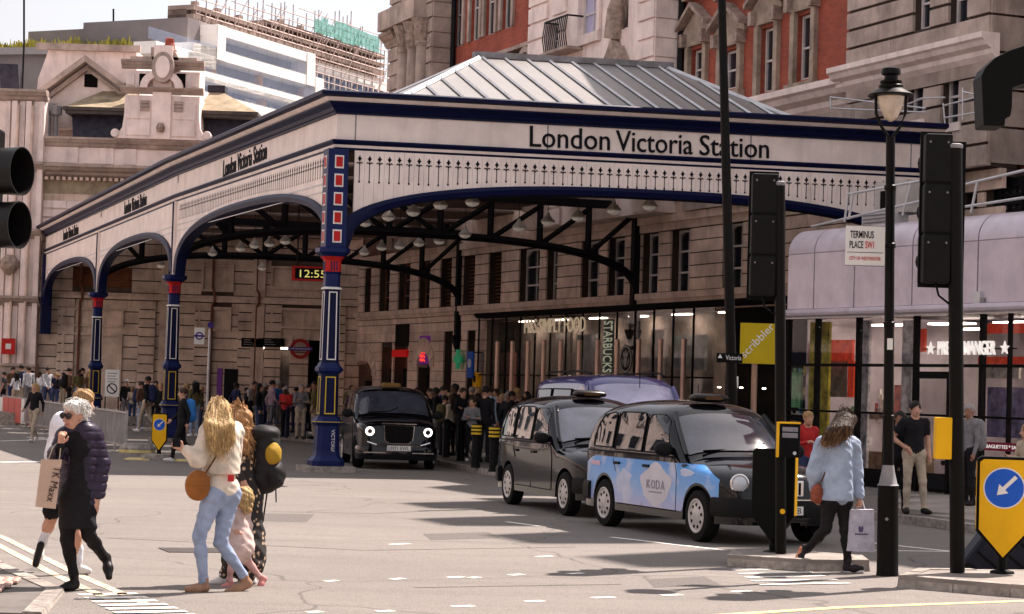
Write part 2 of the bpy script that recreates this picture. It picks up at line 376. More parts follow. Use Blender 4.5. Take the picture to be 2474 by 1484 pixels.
# ================================================================ station canopy
C0 = Vector((-3.93, 46.7, 0)); CA = Fac(C0.x, C0.y, 19.0)
def cl(u, v, Y):                                       # picture point at distance Y -> canopy's own x, y
    p = AT(u, v, Y)-C0; return p.dot(CA.e), p.dot(CA.b)
m_cream = M('cream_paint', (0.86, 0.735, 0.68), 0.55, var=0.08, vs=1.5, streak=0.22)
m_navy = M('navy_paint', (0.0025, 0.005, 0.036), 0.45, var=0.1, vs=3, spec=0.14)
m_blue = M('blue_paint', (0.002, 0.010, 0.075), 0.42, var=0.12, vs=5, spec=0.2)
m_redp = M('red_paint', (0.50, 0.02, 0.018), 0.45, var=0.06)
m_wline = M('white_line', (0.72, 0.69, 0.66), 0.5, var=0.05)
m_gold = M('gold_paint', (0.62, 0.42, 0.05), 0.45, var=0.08)
m_letter = M('letter_black', (0.006, 0.006, 0.010), 0.6, var=0, spec=0.1)
m_dark = M('canopy_iron', (0.010, 0.008, 0.010), 0.7, var=0.15)
m_deck = M('canopy_underside', (0.16, 0.11, 0.09), 0.85, var=0.25, vs=1.0)
m_glaz = M('roof_glazing', (0.24, 0.225, 0.215), 0.35, var=0.05, vs=2, spec=0.6, rnd=0.03)
m_rib = M('roof_rib', (0.55, 0.54, 0.55), 0.4, 0.3, var=0.1)
m_lead = M('lead_flashing', (0.24, 0.23, 0.24), 0.6, 0.2, var=0.2)
CL = CA.x(2228); CW = 52.0
BAYS = [0.0, cl(440, 668, 65)[1], cl(240, 706, 80)[1], CW]
def zr(x, y): return 1 + (0.021*max(0, min(x, 20)) + 0.0165*max(0, min(y, 19)))/8.4
canopy = thing('station_canopy', 'cream and navy blue iron canopy in front of the station, with glazed roof and arches', 'canopy', C0, CA.a)
def cb(mb, name, mat, parent=canopy, **k):
    mb.v = [(x, y, z*zr(x, y)) for x, y, z in mb.v]
    return mb.build(name, mat, parent, **k)
# levels (height above road at the corner)
ZT, Z1, Z2, Z3, Z4, Z5, Z6, ZC = 8.24, 8.11, 8.03, 7.78, 7.22, 7.11, 7.05, 4.84
def arch(s, L): 
    t = abs(2*s/L-1); return ZC+0.16 + 1.42*max(0, 1-t**2.5)**0.4
def run(prof, name, mat, parent=canopy):
    """a moulding (profile of outwards distance, height) along the front and round the corner down the side"""
    k = len(prof); mb = MB(); path = [(CL+0.25, 0, 0, -1)]
    for y in BAYS: pass
    pts = []
    for x in (CL+0.3, CL*0.5): pts.append([(x, -o, z) for o, z in prof])
    pts.append([(-o, -o, z) for o, z in prof])
    for y in (BAYS[1]*0.5, BAYS[1], BAYS[2], CW): pts.append([(-o, y, z) for o, z in prof])
    v = [p for ring in pts for p in ring]; f = []
    for i in range(len(pts)-1):
        for j in range(k): f.append((i*k+j, i*k+(j+1) % k, (i+1)*k+(j+1) % k, (i+1)*k+j))
    f += [tuple(range(k)), tuple(range((len(pts)-1)*k+k-1, (len(pts)-1)*k-1, -1))]
    mb.add(v, f); return cb(mb, name, mat, parent)
run([(-0.3, ZT-.02), (-0.3, Z1+.005), (0.36, Z1+.005), (0.46, Z1+.03), (0.47, ZT-.03), (0.44, ZT)], 'cornice', m_navy)
run([(-0.3, Z1), (-0.3, Z2+.004), (0.24, Z2+.004), (0.27, Z2+.02), (0.33, Z1)], 'cornice_band', m_cream)
run([(-0.3, Z2), (-0.3, Z3+.004), (0.05, Z3+.004), (0.05, Z3+.05), (0.10, Z3+.06), (0.13, Z3+.13), (0.23, Z2-.03), (0.23, Z2)], 'cornice_band', m_navy)
run([(-0.10, Z3), (-0.10, Z4), (0.0, Z4), (0.0, Z3)], 'sign_band', m_cream)
run([(-0.10, Z4-.002), (-0.10, Z5), (0.06, Z5), (0.12, Z4-.04), (0.10, Z4-.002)], 'moulding', m_navy)
run([(-0.10, Z5-.002), (-0.10, Z6), (0.04, Z6), (0.06, Z5-.002)], 'moulding', m_cream)
run([(-0.10, Z6-.002), (-0.10, Z6-.05), (0.02, Z6-.05), (0.03, Z6-.002)], 'moulding', m_navy)
for x in (0.42, CL*0.335, CL*0.68, CL-0.45): cb(MB().box(x-.012, x+.012, -.012, 0, Z4+.003, Z3-.003), 'joint_strip', m_lead)
# front lettering
lx0, lz0 = CA.loc(1279, 353); lx1, lz1 = CA.loc(1856, 303)
for wd, ua, ub, va, vb in (('London', 1279, 1472, 303, 357), ('Victoria', 1487, 1672, 311, 366), ('Station', 1689, 1856, 318, 371)):
    xa, za = CA.loc(ua, (va+vb)/2+24); xb, zb = CA.loc(ub, (va+vb)/2+24)
    h = 0.47
    base = (Z4+Z3)/2-0.245
    fit_text('lettering', wd, xb-xa, h, 0.02, m_letter, canopy, (xa, -0.02, base*zr((xa+xb)/2, 0)), rot=(0, -math.atan(0.0195), 0))
# boards of the front fascia, each a piece, with the pierced fleurons
BW = 0.2255; nb = int((CL-0.5)/BW); x_first = 0.42
for i in range(nb):
    xa, xb = x_first+i*BW+.0025, x_first+(i+1)*BW-.0025
    pts = [(xa, Z6-.05), (xb, Z6-.05), (xb, arch(xb, CL)), ((xa+xb)/2, arch((xa+xb)/2, CL)), (xa, arch(xa, CL))]
    cb(MB().prism_xz(pts, -0.02+random.uniform(-.002,.002), 0.04), 'fascia_board', m_cream)
def fleuron(mb, x, zt, zb, y=-0.026):
    y0, y1 = y-.004, y
    mb.prism_xz([(x, zt), (x+.028, zt-.055), (x+.052, zt-.075), (x+.028, zt-.095), (x, zt-.15), (x-.028, zt-.095), (x-.052, zt-.075), (x-.028, zt-.055)], y0, y1)
    for sgn in (-1, 1):
        mb.prism_xz([(x+sgn*.004, zt-.165), (x+sgn*.035, zt-.145), (x+sgn*.062, zt-.15), (x+sgn*.078, zt-.185), (x+sgn*.055, zt-.175), (x+sgn*.03, zt-.17), (x+sgn*.012, zt-.20)], y0, y1)
    mb.box(x-.008, x+.008, y0, y1, zb+.02, zt-.15)
    mb.prism_xz([(x+.022*math.cos(t*math.pi/4), zb+.02+.026*math.sin(t*math.pi/4)) for t in range(8)], y0, y1)
for i in range(nb):
    x = x_first+(i+0.5)*BW
    zb = max(arch(x, CL)+0.12, 6.30)
    if i < 4: zb = max(zb, 5.55+0.1*i)
    mb = MB(); fleuron(mb, x, 6.90, min(zb, 6.45)); cb(mb, 'fleuron', m_letter)
# arch ribs (navy), front and the three side bays
def arch_rib(axis, s0, s1, name):
    L = s1-s0; n = 44; ring = []
    for i in range(n+1):
        t = i/n; t = t*t*(3-2*t)*0.5+t*0.5; s = L*t; z = arch(s, L)
        ring.append([(s0+s, z+.02, 0.05), (s0+s, z+.02, -0.09), (s0+s, z-.06, -0.13), (s0+s, z-.17, -0.09), (s0+s, z-.20, 0.05), (s0+s, z-.20, 0.20), (s0+s, z+.02, 0.20)])
    # thickness grows where the arch turns steep: push the lower ring inwards
    v = []; 
    for r in ring:
        for s, z, o in r:
            c = (s0+s1)/2; lim = s0+0.16 if s < c else s1-0.16
            dz = (r[0][1]-z)
            if s < c: s = min(c, max(s + dz*max(0, 1.5-(s-s0)*0.9), s0+.02))
            else: s = max(c, min(s - dz*max(0, 1.5-(s1-s)*0.9), s1-.02))
            v.append((s, o, z) if axis == 'x' else (o, s, z))
    k = 7; f = [(i*k+j, i*k+(j+1) % k, (i+1)*k+(j+1) % k, (i+1)*k+j) for i in range(n) for j in range(k)]
    if axis == 'y': f = [q[::-1] for q in f]
    cb(MB().add(v, f), name, m_navy, smooth=35)
arch_rib('x', 0.02, CL, 'arch_rib')
for a, b in zip(BAYS[:-1], BAYS[1:]):
    arch_rib('y', a+(0.02 if a == 0 else 0.25), b-0.25, 'arch_rib')
    L = b-a; n = 40; top = Z6-.05; mb = MB()
    for i in range(n):
        y0, y1 = a+L*i/n, a+L*(i+1)/n
        z0 = arch(min(max(y0-a-.2, 0), L-.4), L-.4); z1 = arch(min(max(y1-a-.2, 0), L-.4), L-.4)
        mb.hexa([(-.02, y0, z0), (.05, y0, z0), (.05, y1, z1), (-.02, y1, z1), (-.02, y0, top), (.05, y0, top), (.05, y1, top), (-.02, y1, top)])
    cb(mb, 'fascia_panel', m_cream)
    cb(MB().box(-.032, -.02, a+.3, b-.3, 6.30, 6.33).box(-.032, -.02, a+.3, b-.3, 6.13, 6.15), 'fascia_bead', m_rib)
    # sign on each side bay
    wl = 5.4 if a == 0 else 4.6
    yc = a+L*0.50
    fit_text('lettering', 'London Victoria Station', wl, 0.46, 0.012, m_letter, canopy, (-0.012, yc+wl/2, (Z4+.07)*zr(0, yc)), rot=(0, 0, -math.pi/2))
for i in range(int((BAYS[1]-1.0)/BW)):
    y = 0.6+i*BW; mb = MB(); fleuron(mb, 0, 6.90, max(arch(y, BAYS[1])+.12, 6.45), 0)
    mb.v = [(-0.024+p[1], y-p[0], p[2]) for p in mb.v]; mb.f = [q[::-1] for q in mb.f]; cb(mb, 'fleuron', m_letter)
# columns
def column(y, pilaster=True):
    r8 = math.pi/8; f = zr(0, y); k = 1/math.cos(r8)
    col = bpy.data.objects.new('column', None); COL.objects.link(col); col.parent = canopy; col.location = (0, y, 0); col.scale = (1, 1, f)
    def oct_(prof, name, mat):
        mb = MB(); v = []
        for r, z in prof:
            a = r/k; c = a*.36; v += [(a-c,-a,z),(a,-a+c,z),(a,a-c,z),(a-c,a,z),(-a+c,a,z),(-a,a-c,z),(-a,-a+c,z),(-a+c,-a,z)]
        n = len(prof); f = [(i*8+j, i*8+(j+1)%8, (i+1)*8+(j+1)%8, (i+1)*8+j) for i in range(n-1) for j in range(8)] + [tuple(range(7,-1,-1)), tuple(range((n-1)*8, n*8))]
        mb.add(v, f).build(name, mat, col)
    oct_([(0.36*k,0.14),(0.36*k,0.24),(0.27*k,0.34),(0.25*k,0.45),(0.235*k,1.0)], 'base', m_blue)
    oct_([(0.26*k,1.0),(0.30*k,1.06),(0.30*k,1.10),(0.25*k,1.15),(0.245*k,1.20)], 'ring', m_blue)
    oct_([(0.285*k,1.072),(0.303*k,1.075),(0.303*k,1.088),(0.285*k,1.09)], 'gold_ring', m_gold)
    oct_([(0.205*k,1.20),(0.195*k,2.12)], 'pedestal', m_navy)
    oct_([(0.21*k,2.12),(0.265*k,2.18),(0.265*k,2.25),(0.22*k,2.30),(0.20*k,2.36)], 'ring', m_blue)
    oct_([(0.185*k,2.36),(0.165*k,3.95)], 'shaft', m_navy)
    oct_([(0.20*k,3.95),(0.20*k,3.985),(0.17*k,4.0)], 'white_ring', m_wline)
    oct_([(0.165*k,4.0),(0.16*k,4.28),(0.19*k,4.33)], 'neck', m_blue)
    oct_([(0.17*k,4.33),(0.175*k,4.58),(0.24*k,4.66)], 'capital', m_redp)
    oct_([(0.24*k,4.66),(0.34*k,4.75),(0.34*k,4.84),(0.25*k,4.87)], 'abacus', m_blue)
    for j in range(4):                                   # outlined panels on each face
        a = j*math.pi/2 - math.pi/2
        if math.sin(a) > 0.3: continue
        def fr(r0, r1, z0, z1, w0, w1, t, mat, nm):
            mb = MB()
            for (xa, xb, za, zb, wa, wb) in ((-1,1,z0,z0+t,0,0),(-1,1,z1-t,z1,0,0),(-1,-1,z0+t,z1-t,0,t),(1,1,z0+t,z1-t,-t,0)):
                def wz(z): return w0+(w1-w0)*(z-z0)/(z1-z0)
                def rz_(z): return r0+(r1-r0)*(z-z0)/(z1-z0)
                P = []
                for z in (za, zb):
                    l, rgt = xa*wz(z)+wa, xb*wz(z)+wb
                    P += [(l, -rz_(z)-.008, z), (rgt, -rz_(z)-.008, z), (rgt, -rz_(z)+.004, z), (l, -rz_(z)+.004, z)]
                mb.hexa(P)
            ca_, sa_ = math.cos(a+math.pi/2), math.sin(a+math.pi/2)
            mb.v = [(x*ca_-y_*sa_, x*sa_+y_*ca_, z) for x, y_, z in mb.v]
            mb.build(nm, mat, col)
        fr(0.184, 0.167, 2.42, 3.90, 0.105, 0.094, 0.024, m_wline, 'panel_outline')
        fr(0.2045, 0.196, 1.25, 2.06, 0.118, 0.112, 0.022, m_gold, 'panel_outline')
        mb = MB()
        for q in (-1, 0, 1): mb.box(q*.06-.012, q*.06+.012, -.185, -.165, 4.36, 4.56)
        ca_, sa_ = math.cos(a+math.pi/2), math.sin(a+math.pi/2); mb.v = [(x*ca_-y_*sa_, x*sa_+y_*ca_, z) for x, y_, z in mb.v]
        mb.build('flute', m_blue, col)
    MB().box(-.55, .55, -.45, .45, 0, 0.13).build('plinth', m_kerb, col)
    # pilaster above the capital
    W = 0.235 if y == 0 else 0.16
    MB().box(-W+.02 if y == 0 else -.10, W, -W+.02 if y == 0 else -W, W, 4.87, 7.0).build('pilaster', m_cream if y else m_blue, col)
    if y == 0:
        for fc in range(2):
            n = 5; h = 2.02/n
            for i in range(n):
                z0 = 4.96+i*h
                for nm, mat, g, o in (('panel_outline', m_wline, 0.0, .006), ('panel', m_redp, .028, .012)):
                    b = MB().box(0.03-0.10+g, 0.03+0.10-g, -W+.02-o, -W+.02, z0+g*1.2, z0+h-.12-g*1.2)
                    if fc: b.v = [(y_, x, z) for x, y_, z in b.v]; b.f = [q[::-1] for q in b.f]
                    b.build(nm, mat, col)
        if True:
            fit_text('lettering', 'VICTORIA', 0.50, 0.075, 0.004, m_wline, col, (0.045, -0.246, 0.92), rot=(0, math.pi/2, 0))
    else:
        MB().box(-.135, -.10, -.05, .05, 4.9, 7.0).build('strip', m_navy, col)
    return col
column(0)
for y in BAYS[1:3]: column(y)
cb(MB().box(-.14, .3, CW-.5, CW-.1, 3.6, 7.0), 'wall_bracket', m_navy)
cb(MB().box(CL-.2, CL+.2, -.06, .3, 4.9, Z3), 'end_pilaster', m_navy)
ce = MB().lathe([(0.3,0),(0.3,1.0),(0.2,1.1),(0.18,4.6),(0.3,4.8),(0.3,4.9)], 8).build('end_column', m_blue, canopy); ce.location = (CL, 0.1, 0)
# roof deck and gutters
deck = MB()
for a, b in zip(BAYS[:-1], BAYS[1:]):
    n = max(2, int((b-a)/4)); st = (b-a)/n
    for i in range(n):
        y0 = a+i*st
        deck.box(0.1, CL-.1, y0+(0.3 if y0 == 0 else 0), y0+st-1.5, 7.84, 7.94)
cb(deck, 'roof_deck', m_deck)
sk = MB()
for a, b in zip(BAYS[:-1], BAYS[1:]):
    n = max(2, int((b-a)/4)); st = (b-a)/n
    for i in range(n): sk.box(0.1, CL-.1, a+(i+1)*st-1.5, a+(i+1)*st, 7.86, 7.88)
cb(sk, 'skylight_strip', M('old_glass', (0.40, 0.36, 0.33), 0.5, var=0.3, alpha=0.3))
# hipped glazed roof: eaves rectangle and ridge
ES0, ES1, ET0, ET1, EZ = 1.66, 11.95, 1.35, 11.4, 8.28
RS0, RS1, RT, RZ = 5.3, 10.35, 6.3, 10.05
roof = bpy.data.objects.new('glazed_roof', None); COL.objects.link(roof); roof.parent = canopy
def rz_(p): return (p[0], p[1], p[2]*zr(p[0], p[1]))
def quadpane(a, b, c, d, nm='roof_pane', mat=m_glaz, th=0.02):
    a, b, c, d = [Vector(rz_(p)) for p in (a, b, c, d)]; n = (b-a).cross(d-a)
    if n.length < 1e-6: n = (c-a).cross(d-a)
    n.normalize()
    mb = MB(); lo = [p-n*th for p in (a, b, c, d)]; mb.hexa([*lo, a, b, c, d]); return mb.build(nm, mat, roof)
def bar(a, b, r, nm, mat):
    a, b = Vector(rz_(a)), Vector(rz_(b)); d = b-a; MB().tube([a, b], r, 4).build(nm, mat, roof)
A, B_, C_, D_ = (ES0, ET0, EZ), (ES1, ET0, EZ), (ES1, ET1, EZ), (ES0, ET1, EZ); P_, Q_ = (RS0, RT, RZ), (RS1, RT, RZ)
def lerp3(a, b, t): return tuple(a[i]+(b[i]-a[i])*t for i in range(3))
NR = 17
def top_at(x):                                           # point on hip or ridge above a front eave point
    if x < RS0: return lerp3(A, P_, (x-ES0)/(RS0-ES0))
    if x > RS1: return lerp3(B_, Q_, (ES1-x)/(ES1-RS1))
    return (x, RT, RZ)
xe = [ES0+(ES1-ES0)*i/NR for i in range(NR+1)]
for i in range(NR):
    x0, x1 = xe[i], xe[i+1]; ts = sorted([x0, x1] + [b for b in (RS0, RS1) if x0 < b < x1])
    for p, q in zip(ts[:-1], ts[1:]): quadpane((p+.02, ET0, EZ), (q-.02, ET0, EZ), top_at(q-.02), top_at(p+.02))
    if i: 
        t = top_at(x0); bar((x0, ET0-.12, EZ+.0), (t[0], t[1], t[2]+.03), 0.038, 'glazing_bar', m_rib)
        cb(MB().box(x0-.03, x0+.03, ET0-.22, ET0-.1, EZ-.08, EZ+.02), 'bar_foot', m_wline, roof)
NS = 10
for i in range(NS):                                      # the hipped ends and the back slope
    for (a, b, tip) in ((D_, A, P_), (B_, C_, Q_)):
        quadpane(lerp3(a, b, i/NS), lerp3(a, b, (i+1)/NS), tip, tip) if False else None
for (a, b, tip) in ((D_, A, P_), (B_, C_, Q_)):
    for i in range(NS): 
        p, q = lerp3(a, b, i/NS), lerp3(a, b, (i+1)/NS)
        p2, q2 = lerp3(p, tip, 0.97), lerp3(q, tip, 0.97); quadpane(p, q, q2, p2)
quadpane(C_, D_, P_, Q_)
for a, b in ((A, P_), (B_, Q_), (C_, Q_), (D_, P_)): bar(a, b, 0.07, 'hip_rail', m_rib)
bar((ES0-.1, ET0-.05, EZ+.03), (ES1+.1, ET0-.05, EZ+.03), 0.05, 'eaves_rail', m_wline)
cb(MB().box(RS0-.2, RS1+.2, RT-.14, RT+.14, RZ-.03, RZ+.12), 'ridge_cap', m_lead, roof)
cb(MB().box(ES0-.2, ES1+.2, ET0-.02, ET0+.1, 7.94, EZ-.02).box(ES0-.2, ES0-.1, ET0+.1, ET1, 7.94, EZ-.02).box(ES1+.1, ES1+.2, ET0+.1, ET1, 7.94, EZ-.02), 'roof_kerb', m_wline, roof)
# trusses across the hall, from the side columns towards the shop wing
def truss(y, x1):
    tr = bpy.data.objects.new('roof_truss', None); COL.objects.link(tr); tr.parent = canopy
    def low(x): t = abs(2*x/x1-1); return 5.1+1.35*max(0, 1-t**2.6)**0.45
    n = 9; xs_ = [x1*i/n for i in range(n+1)]
    def beam(p, q, r, nm): 
        a, b = Vector((p[0], y, p[1]*zr(0, y))), Vector((q[0], y, q[1]*zr(0, y))); MB().tube([a, b], r, 4).build(nm, m_dark, tr)
    m = 30
    pts = [(x1*(0.5-0.5*math.cos(math.pi*i/m)), y, low(x1*(0.5-0.5*math.cos(math.pi*i/m)))*zr(0, y)) for i in range(m+1)]
    MB().tube(pts, 0.14, 6).build('lower_chord', m_dark, tr)
    MB().box(0, x1, y-.12, y+.12, 7.55*zr(0, y), 7.8*zr(0, y)).build('upper_chord', m_dark, tr)
    for i in range(1, n): beam((xs_[i], low(xs_[i])), (xs_[i], 7.6), 0.11, 'post')
    for i in range(n//2+1):
        if i < n//2+1 and xs_[i+1] <= x1*0.56: beam((xs_[i], 7.5) if i else (0.2, 7.4), (xs_[i+1], low(xs_[i+1])), 0.085, 'brace')
        j = n-i
        if xs_[j-1] >= x1*0.44: beam((xs_[j], 7.5), (xs_[j-1], low(xs_[j-1])), 0.085, 'brace')
    MB().box(x1-.12, x1+.16, y-.15, y+.15, 3.9, 7.6).build('wall_post', m_dark, tr)
    MB().hexa([(x1-.05,y-.1,3.3),(x1+.1,y-.1,3.3),(x1+.1,y+.1,3.3),(x1-.05,y+.1,3.3),(x1-.25,y-.2,3.95),(x1+.2,y-.2,3.95),(x1+.2,y+.2,3.95),(x1-.25,y+.2,3.95)]).build('corbel', m_dark, tr)
# ================================================================ buildings
m_stone = M('portland_stone', (0.43, 0.335, 0.29), 0.85, var=0.24, vs=1.1, bump=0.15, bs=30, rnd=0.10, streak=0.5)
m_stone2 = M('sooty_stone', (0.72, 0.54, 0.45), 0.88, var=0.22, vs=0.9, bump=0.15, bs=30, rnd=0.10, streak=0.45)
m_sback = M('stone_joint', (0.07, 0.05, 0.042), 0.9, var=0.2, vs=1.5)
m_pale = M('pale_stone', (0.86, 0.71, 0.66), 0.85, var=0.12, vs=1.2, bump=0.12, bs=30, rnd=0.06, streak=0.42)
m_carv = M('carved_stone', (0.36, 0.27, 0.225), 0.9, var=0.3, vs=5, bump=0.5, bs=14, streak=0.5)
def brick_mat():
    m = bpy.data.materials.new('red_brick'); m.use_nodes = True; N = m.node_tree.nodes; L = m.node_tree.links; b = N['Principled BSDF']
    geo = N.new('ShaderNodeNewGeometry'); sp = N.new('ShaderNodeSeparateXYZ'); L.new(geo.outputs['Position'], sp.inputs[0]); cb_ = N.new('ShaderNodeCombineXYZ')
    L.new(sp.outputs['Y'], cb_.inputs['X']); L.new(sp.outputs['Z'], cb_.inputs['Y'])
    bt = N.new('ShaderNodeTexBrick'); L.new(cb_.outputs[0], bt.inputs['Vector']); bt.inputs['Scale'].default_value = 1.0
    bt.inputs['Brick Width'].default_value = 0.225; bt.inputs['Row Height'].default_value = 0.075; bt.inputs['Mortar Size'].default_value = 0.006
    bt.inputs['Color1'].default_value = (0.40, 0.075, 0.035, 1); bt.inputs['Color2'].default_value = (0.30, 0.052, 0.028, 1); bt.inputs['Mortar'].default_value = (0.22, 0.10, 0.075, 1)
    nz = N.new('ShaderNodeTexNoise'); nz.inputs['Scale'].default_value = 1.3; nz.inputs['Detail'].default_value = 5; L.new(geo.outputs['Position'], nz.inputs['Vector'])
    mx = N.new('ShaderNodeMix'); mx.data_type = 'RGBA'; mx.blend_type = 'MULTIPLY'; mx.inputs[0].default_value = 0.55
    cr = N.new('ShaderNodeMapRange'); cr.inputs[1].default_value = 0.3; cr.inputs[2].default_value = 0.7; cr.inputs[3].default_value = 0.55; cr.inputs[4].default_value = 1.2
    L.new(nz.outputs[0], cr.inputs[0]); L.new(bt.outputs[0], mx.inputs[6]); L.new(cr.outputs[0], mx.inputs[7]); L.new(mx.outputs[2], b.inputs['Base Color'])
    b.inputs['Roughness'].default_value = 0.85; MATS['red_brick'] = m; return m
m_brick = brick_mat()
m_glass = M('window_glass', (0.02, 0.022, 0.03), 0.06, var=0.3, vs=0.5, spec=0.6)
m_sash = M('sash_paint', (0.62, 0.56, 0.54), 0.5, var=0.08)
m_blind = M('window_blind', (0.48, 0.45, 0.62), 0.7, var=0.05)
m_lou = M('louvre_wood', (0.17, 0.075, 0.045), 0.7, var=0.2)
m_black = M('black_iron', (0.008, 0.007, 0.008), 0.5, var=0.2, vs=6, spec=.15)
m_blackm = M('black_matt', (0.006, 0.005, 0.005), 0.85, var=0.1, spec=.08)
m_slate = M('slate', (0.035, 0.033, 0.045), 0.5, var=0.3, vs=4, bump=0.2)
m_tan = M('lead_tan_roof', (0.34, 0.27, 0.185), 0.75, var=0.25, vs=2, streak=0.2)
m_terra = M('terracotta', (0.30, 0.07, 0.045), 0.8, var=0.2)

def wall_open(mb, x0, x1, z0, z1, y0, y1, ops):
    """a wall of boxes round rectangular openings (xa, xb, za, zb)"""
    xs_ = sorted(set([x0, x1] + [min(max(v, x0), x1) for o in ops for v in o[:2]]))
    for a, b in zip(xs_[:-1], xs_[1:]):
        if b-a < 1e-4: continue
        c = (a+b)/2; cuts = sorted([(o[2], o[3]) for o in ops if o[0] < c < o[1]]); z = z0
        for lo, hi in cuts:
            if lo > z+1e-4: mb.box(a, b, y0, y1, z, min(lo, z1))
            z = max(z, hi)
        if z < z1-1e-4: mb.box(a, b, y0, y1, z, z1)
    return mb
def rustic(parent, mat, x0, x1, z0, z1, h, yo, ops=(), length=1.0, gap=0.03, proud=0.05, name='stone'):
    """courses of stone blocks, each its own piece, proud of the wall behind, left out where openings are"""
    n = max(1, round((z1-z0)/h)); hh = (z1-z0)/n
    for j in range(n):
        za, zb = z0+j*hh+gap/2, z0+(j+1)*hh-gap/2; zc = (za+zb)/2
        segs = [(x0, x1)]
        for o in ops:
            if o[2] < zc < o[3]:
                new = []
                for a, b in segs:
                    if o[1] <= a or o[0] >= b: new.append((a, b))
                    else:
                        if o[0] > a: new.append((a, o[0]))
                        if o[1] < b: new.append((o[1], b))
                segs = new
        for a, b in segs:
            if b-a < 0.06: continue
            k = max(1, round((b-a)/length)); st = (b-a)/k; off = st*0.5 if (j % 2 and k > 1) else 0
            cuts = [a] + [a+st*i+off for i in range(0 if off else 1, k)] + [b]
            cuts = [c for i, c in enumerate(cuts) if i == 0 or c-cuts[i-1] > 1e-3]
            for p, q in zip(cuts[:-1], cuts[1:]):
                if q-p > 0.05: slab(name, mat, parent, p+.004, q-.004, yo-proud+random.uniform(-.004,.004), yo+.01, za, zb)
def window(parent, x0, x1, z0, z1, y, mat=None, bars=(1, 2), fr=0.06, glass=None, arched=False, sash=True):
    """a sash window: frame, glazing bars and panes set back at depth y"""
    mat = mat or m_sash; mb = MB(); w = x1-x0
    mb.box(x0, x0+fr, y-.05, y+.05, z0, z1).box(x1-fr, x1, y-.05, y+.05, z0, z1).box(x0+fr, x1-fr, y-.05, y+.05, z0, z0+fr).box(x0+fr, x1-fr, y-.05, y+.05, z1-fr, z1)
    nx, nz = bars
    for i in range(1, nx): c = x0+w*i/nx; mb.box(c-.02, c+.02, y-.03, y+.03, z0+fr, z1-fr)
    for j in range(1, nz): c = z0+(z1-z0)*j/nz; mb.box(x0+fr, x1-fr, y-.045, y+.03, c-.03, c+.03)
    if arched:
        r = w/2; cx = (x0+x1)/2
        for sg in (-1, 1):
            pts = [(cx+sg*r, z1)] + [(cx+sg*r*math.cos(t*math.pi/16), z1-r*0.55+r*0.55*math.sin(t*math.pi/16)) for t in range(9)]
            mb.prism_xz(pts, y-.06, y+.04)
    o = mb.build('window', mat, parent)
    slab('pane', glass or m_glass, o, x0+fr*.5, x1-fr*.5, y+.012, y+.02, z0+fr*.5, z1-fr*.5)
    return o
def blk(parent, name, mat, x0, x1, y0, y1, z0, z1, bevel=0): 
    return MB().box(x0, x1, y0, y1, z0, z1).build(name, mat, parent, bevel=bevel)
def cornice(parent, mat, x0, x1, z, h, proj, name='cornice', ret=None, y0=0.0):
    """a stepped cornice profile; z is its top"""
    prof = [(y0+.02, z), (y0-proj, z), (y0-proj, z-h*.22), (y0-proj*.86, z-h*.30), (y0-proj*.72, z-h*.48), (y0-proj*.42, z-h*.62), (y0-proj*.36, z-h*.80), (y0-proj*.12, z-h), (y0+.02, z-h)]
    return MB().prism_yz(prof, x0, x1).build(name, mat, parent)

# ---------------------------------------------------------------- the grand hotel on the right, shops in its ground floor
H = Fac(11.5, 52.0, -67.5)
hotel = thing('hotel_building', 'long red brick and stone hotel with rusticated pavilions behind the canopy', 'building', H.o, H.a)
XF = H.x(840)                                            # far end, where it meets the station front
xN0, xN1 = H.x(2031, -.5), H.x(2378, -.5)                # near stone pavilion
xM0, xM1 = H.x(1256, -.9), H.x(1562, -.9)                # middle pavilion
xP0, xP1 = H.x(917, -.9), H.x(1021, -.9)                 # far pavilion
ZS, ZH, ZB = 5.02, 7.05, 4.5
TOPZ = 21.0
ops1 = [(851,866),(883,900),(918,945),(965,994),(1014,1042),(1066,1094),(1120,1150),(1182,1214),(1256,1306),(1322,1349),(1406,1450),(1470,1512),(1552,1592),(1622,1668),(1748,1796)]
fo = []
for a, b in ops1: fo.append((H.x(a, 0, 690), H.x(b, 0, 650), ZS+.04, ZH))
def wx(ua, ub, va, vb, dy=0.0):
    um = (ua+ub)/2; return (H.x(ua, dy, (va+vb)/2), H.x(ub, dy, (va+vb)/2), H.z(um, vb, dy), H.z(um, va, dy))
fo2 = [wx(2326, 2364, 400, 512), wx(2384, 2452, 390, 512)]
fo2 = [(a, b, max(c, 5.2), min(d, ZH+.3)) for a, b, c, d in fo2]
bw2 = [wx(1668,1702,118,215), wx(1745,1786,120,215), wx(1836,1874,66,222), wx(1924,1964,34,192)]
step = 5.2
bw1 = []
for ua, ub in ((1096,1118),(1137,1159),(1172,1196),(1212,1236)):
    xa, xb = H.x(ua, 0, 60), H.x(ub, 0, 60); bw1.append((xa, xb, 15.55, 18.2)); bw1.append((xa, xb, 10.6, 13.2))
bw2 += [(o[0], o[1], o[3]+1.9, o[3]+4.4) for o in bw2]
wall = MB()
wall_open(wall, XF-3, xN1, ZB, ZH+0.5, 0.0, 0.5, fo+fo2)
wall.build('lower_wall', m_sback, hotel)
MB().box(xP0+.1, xN1, 0.5, 14, 0, 0.2).box(xP0+.1, xN1, 13.5, 14, 0.2, TOPZ).box(xN1-.5, xN1-.01, 0.5, 13.5, 0.2, TOPZ).box(xP0+.1, xP0+.5, 0.5, 13.5, 0.2, TOPZ).build('rear_wall', m_brick, hotel)
wall = MB(); wall_open(wall, xP0+.1, xN0+.2, ZH+0.5, TOPZ, 0.02, 0.5, bw1+bw2); wall.build('upper_wall', m_brick, hotel)
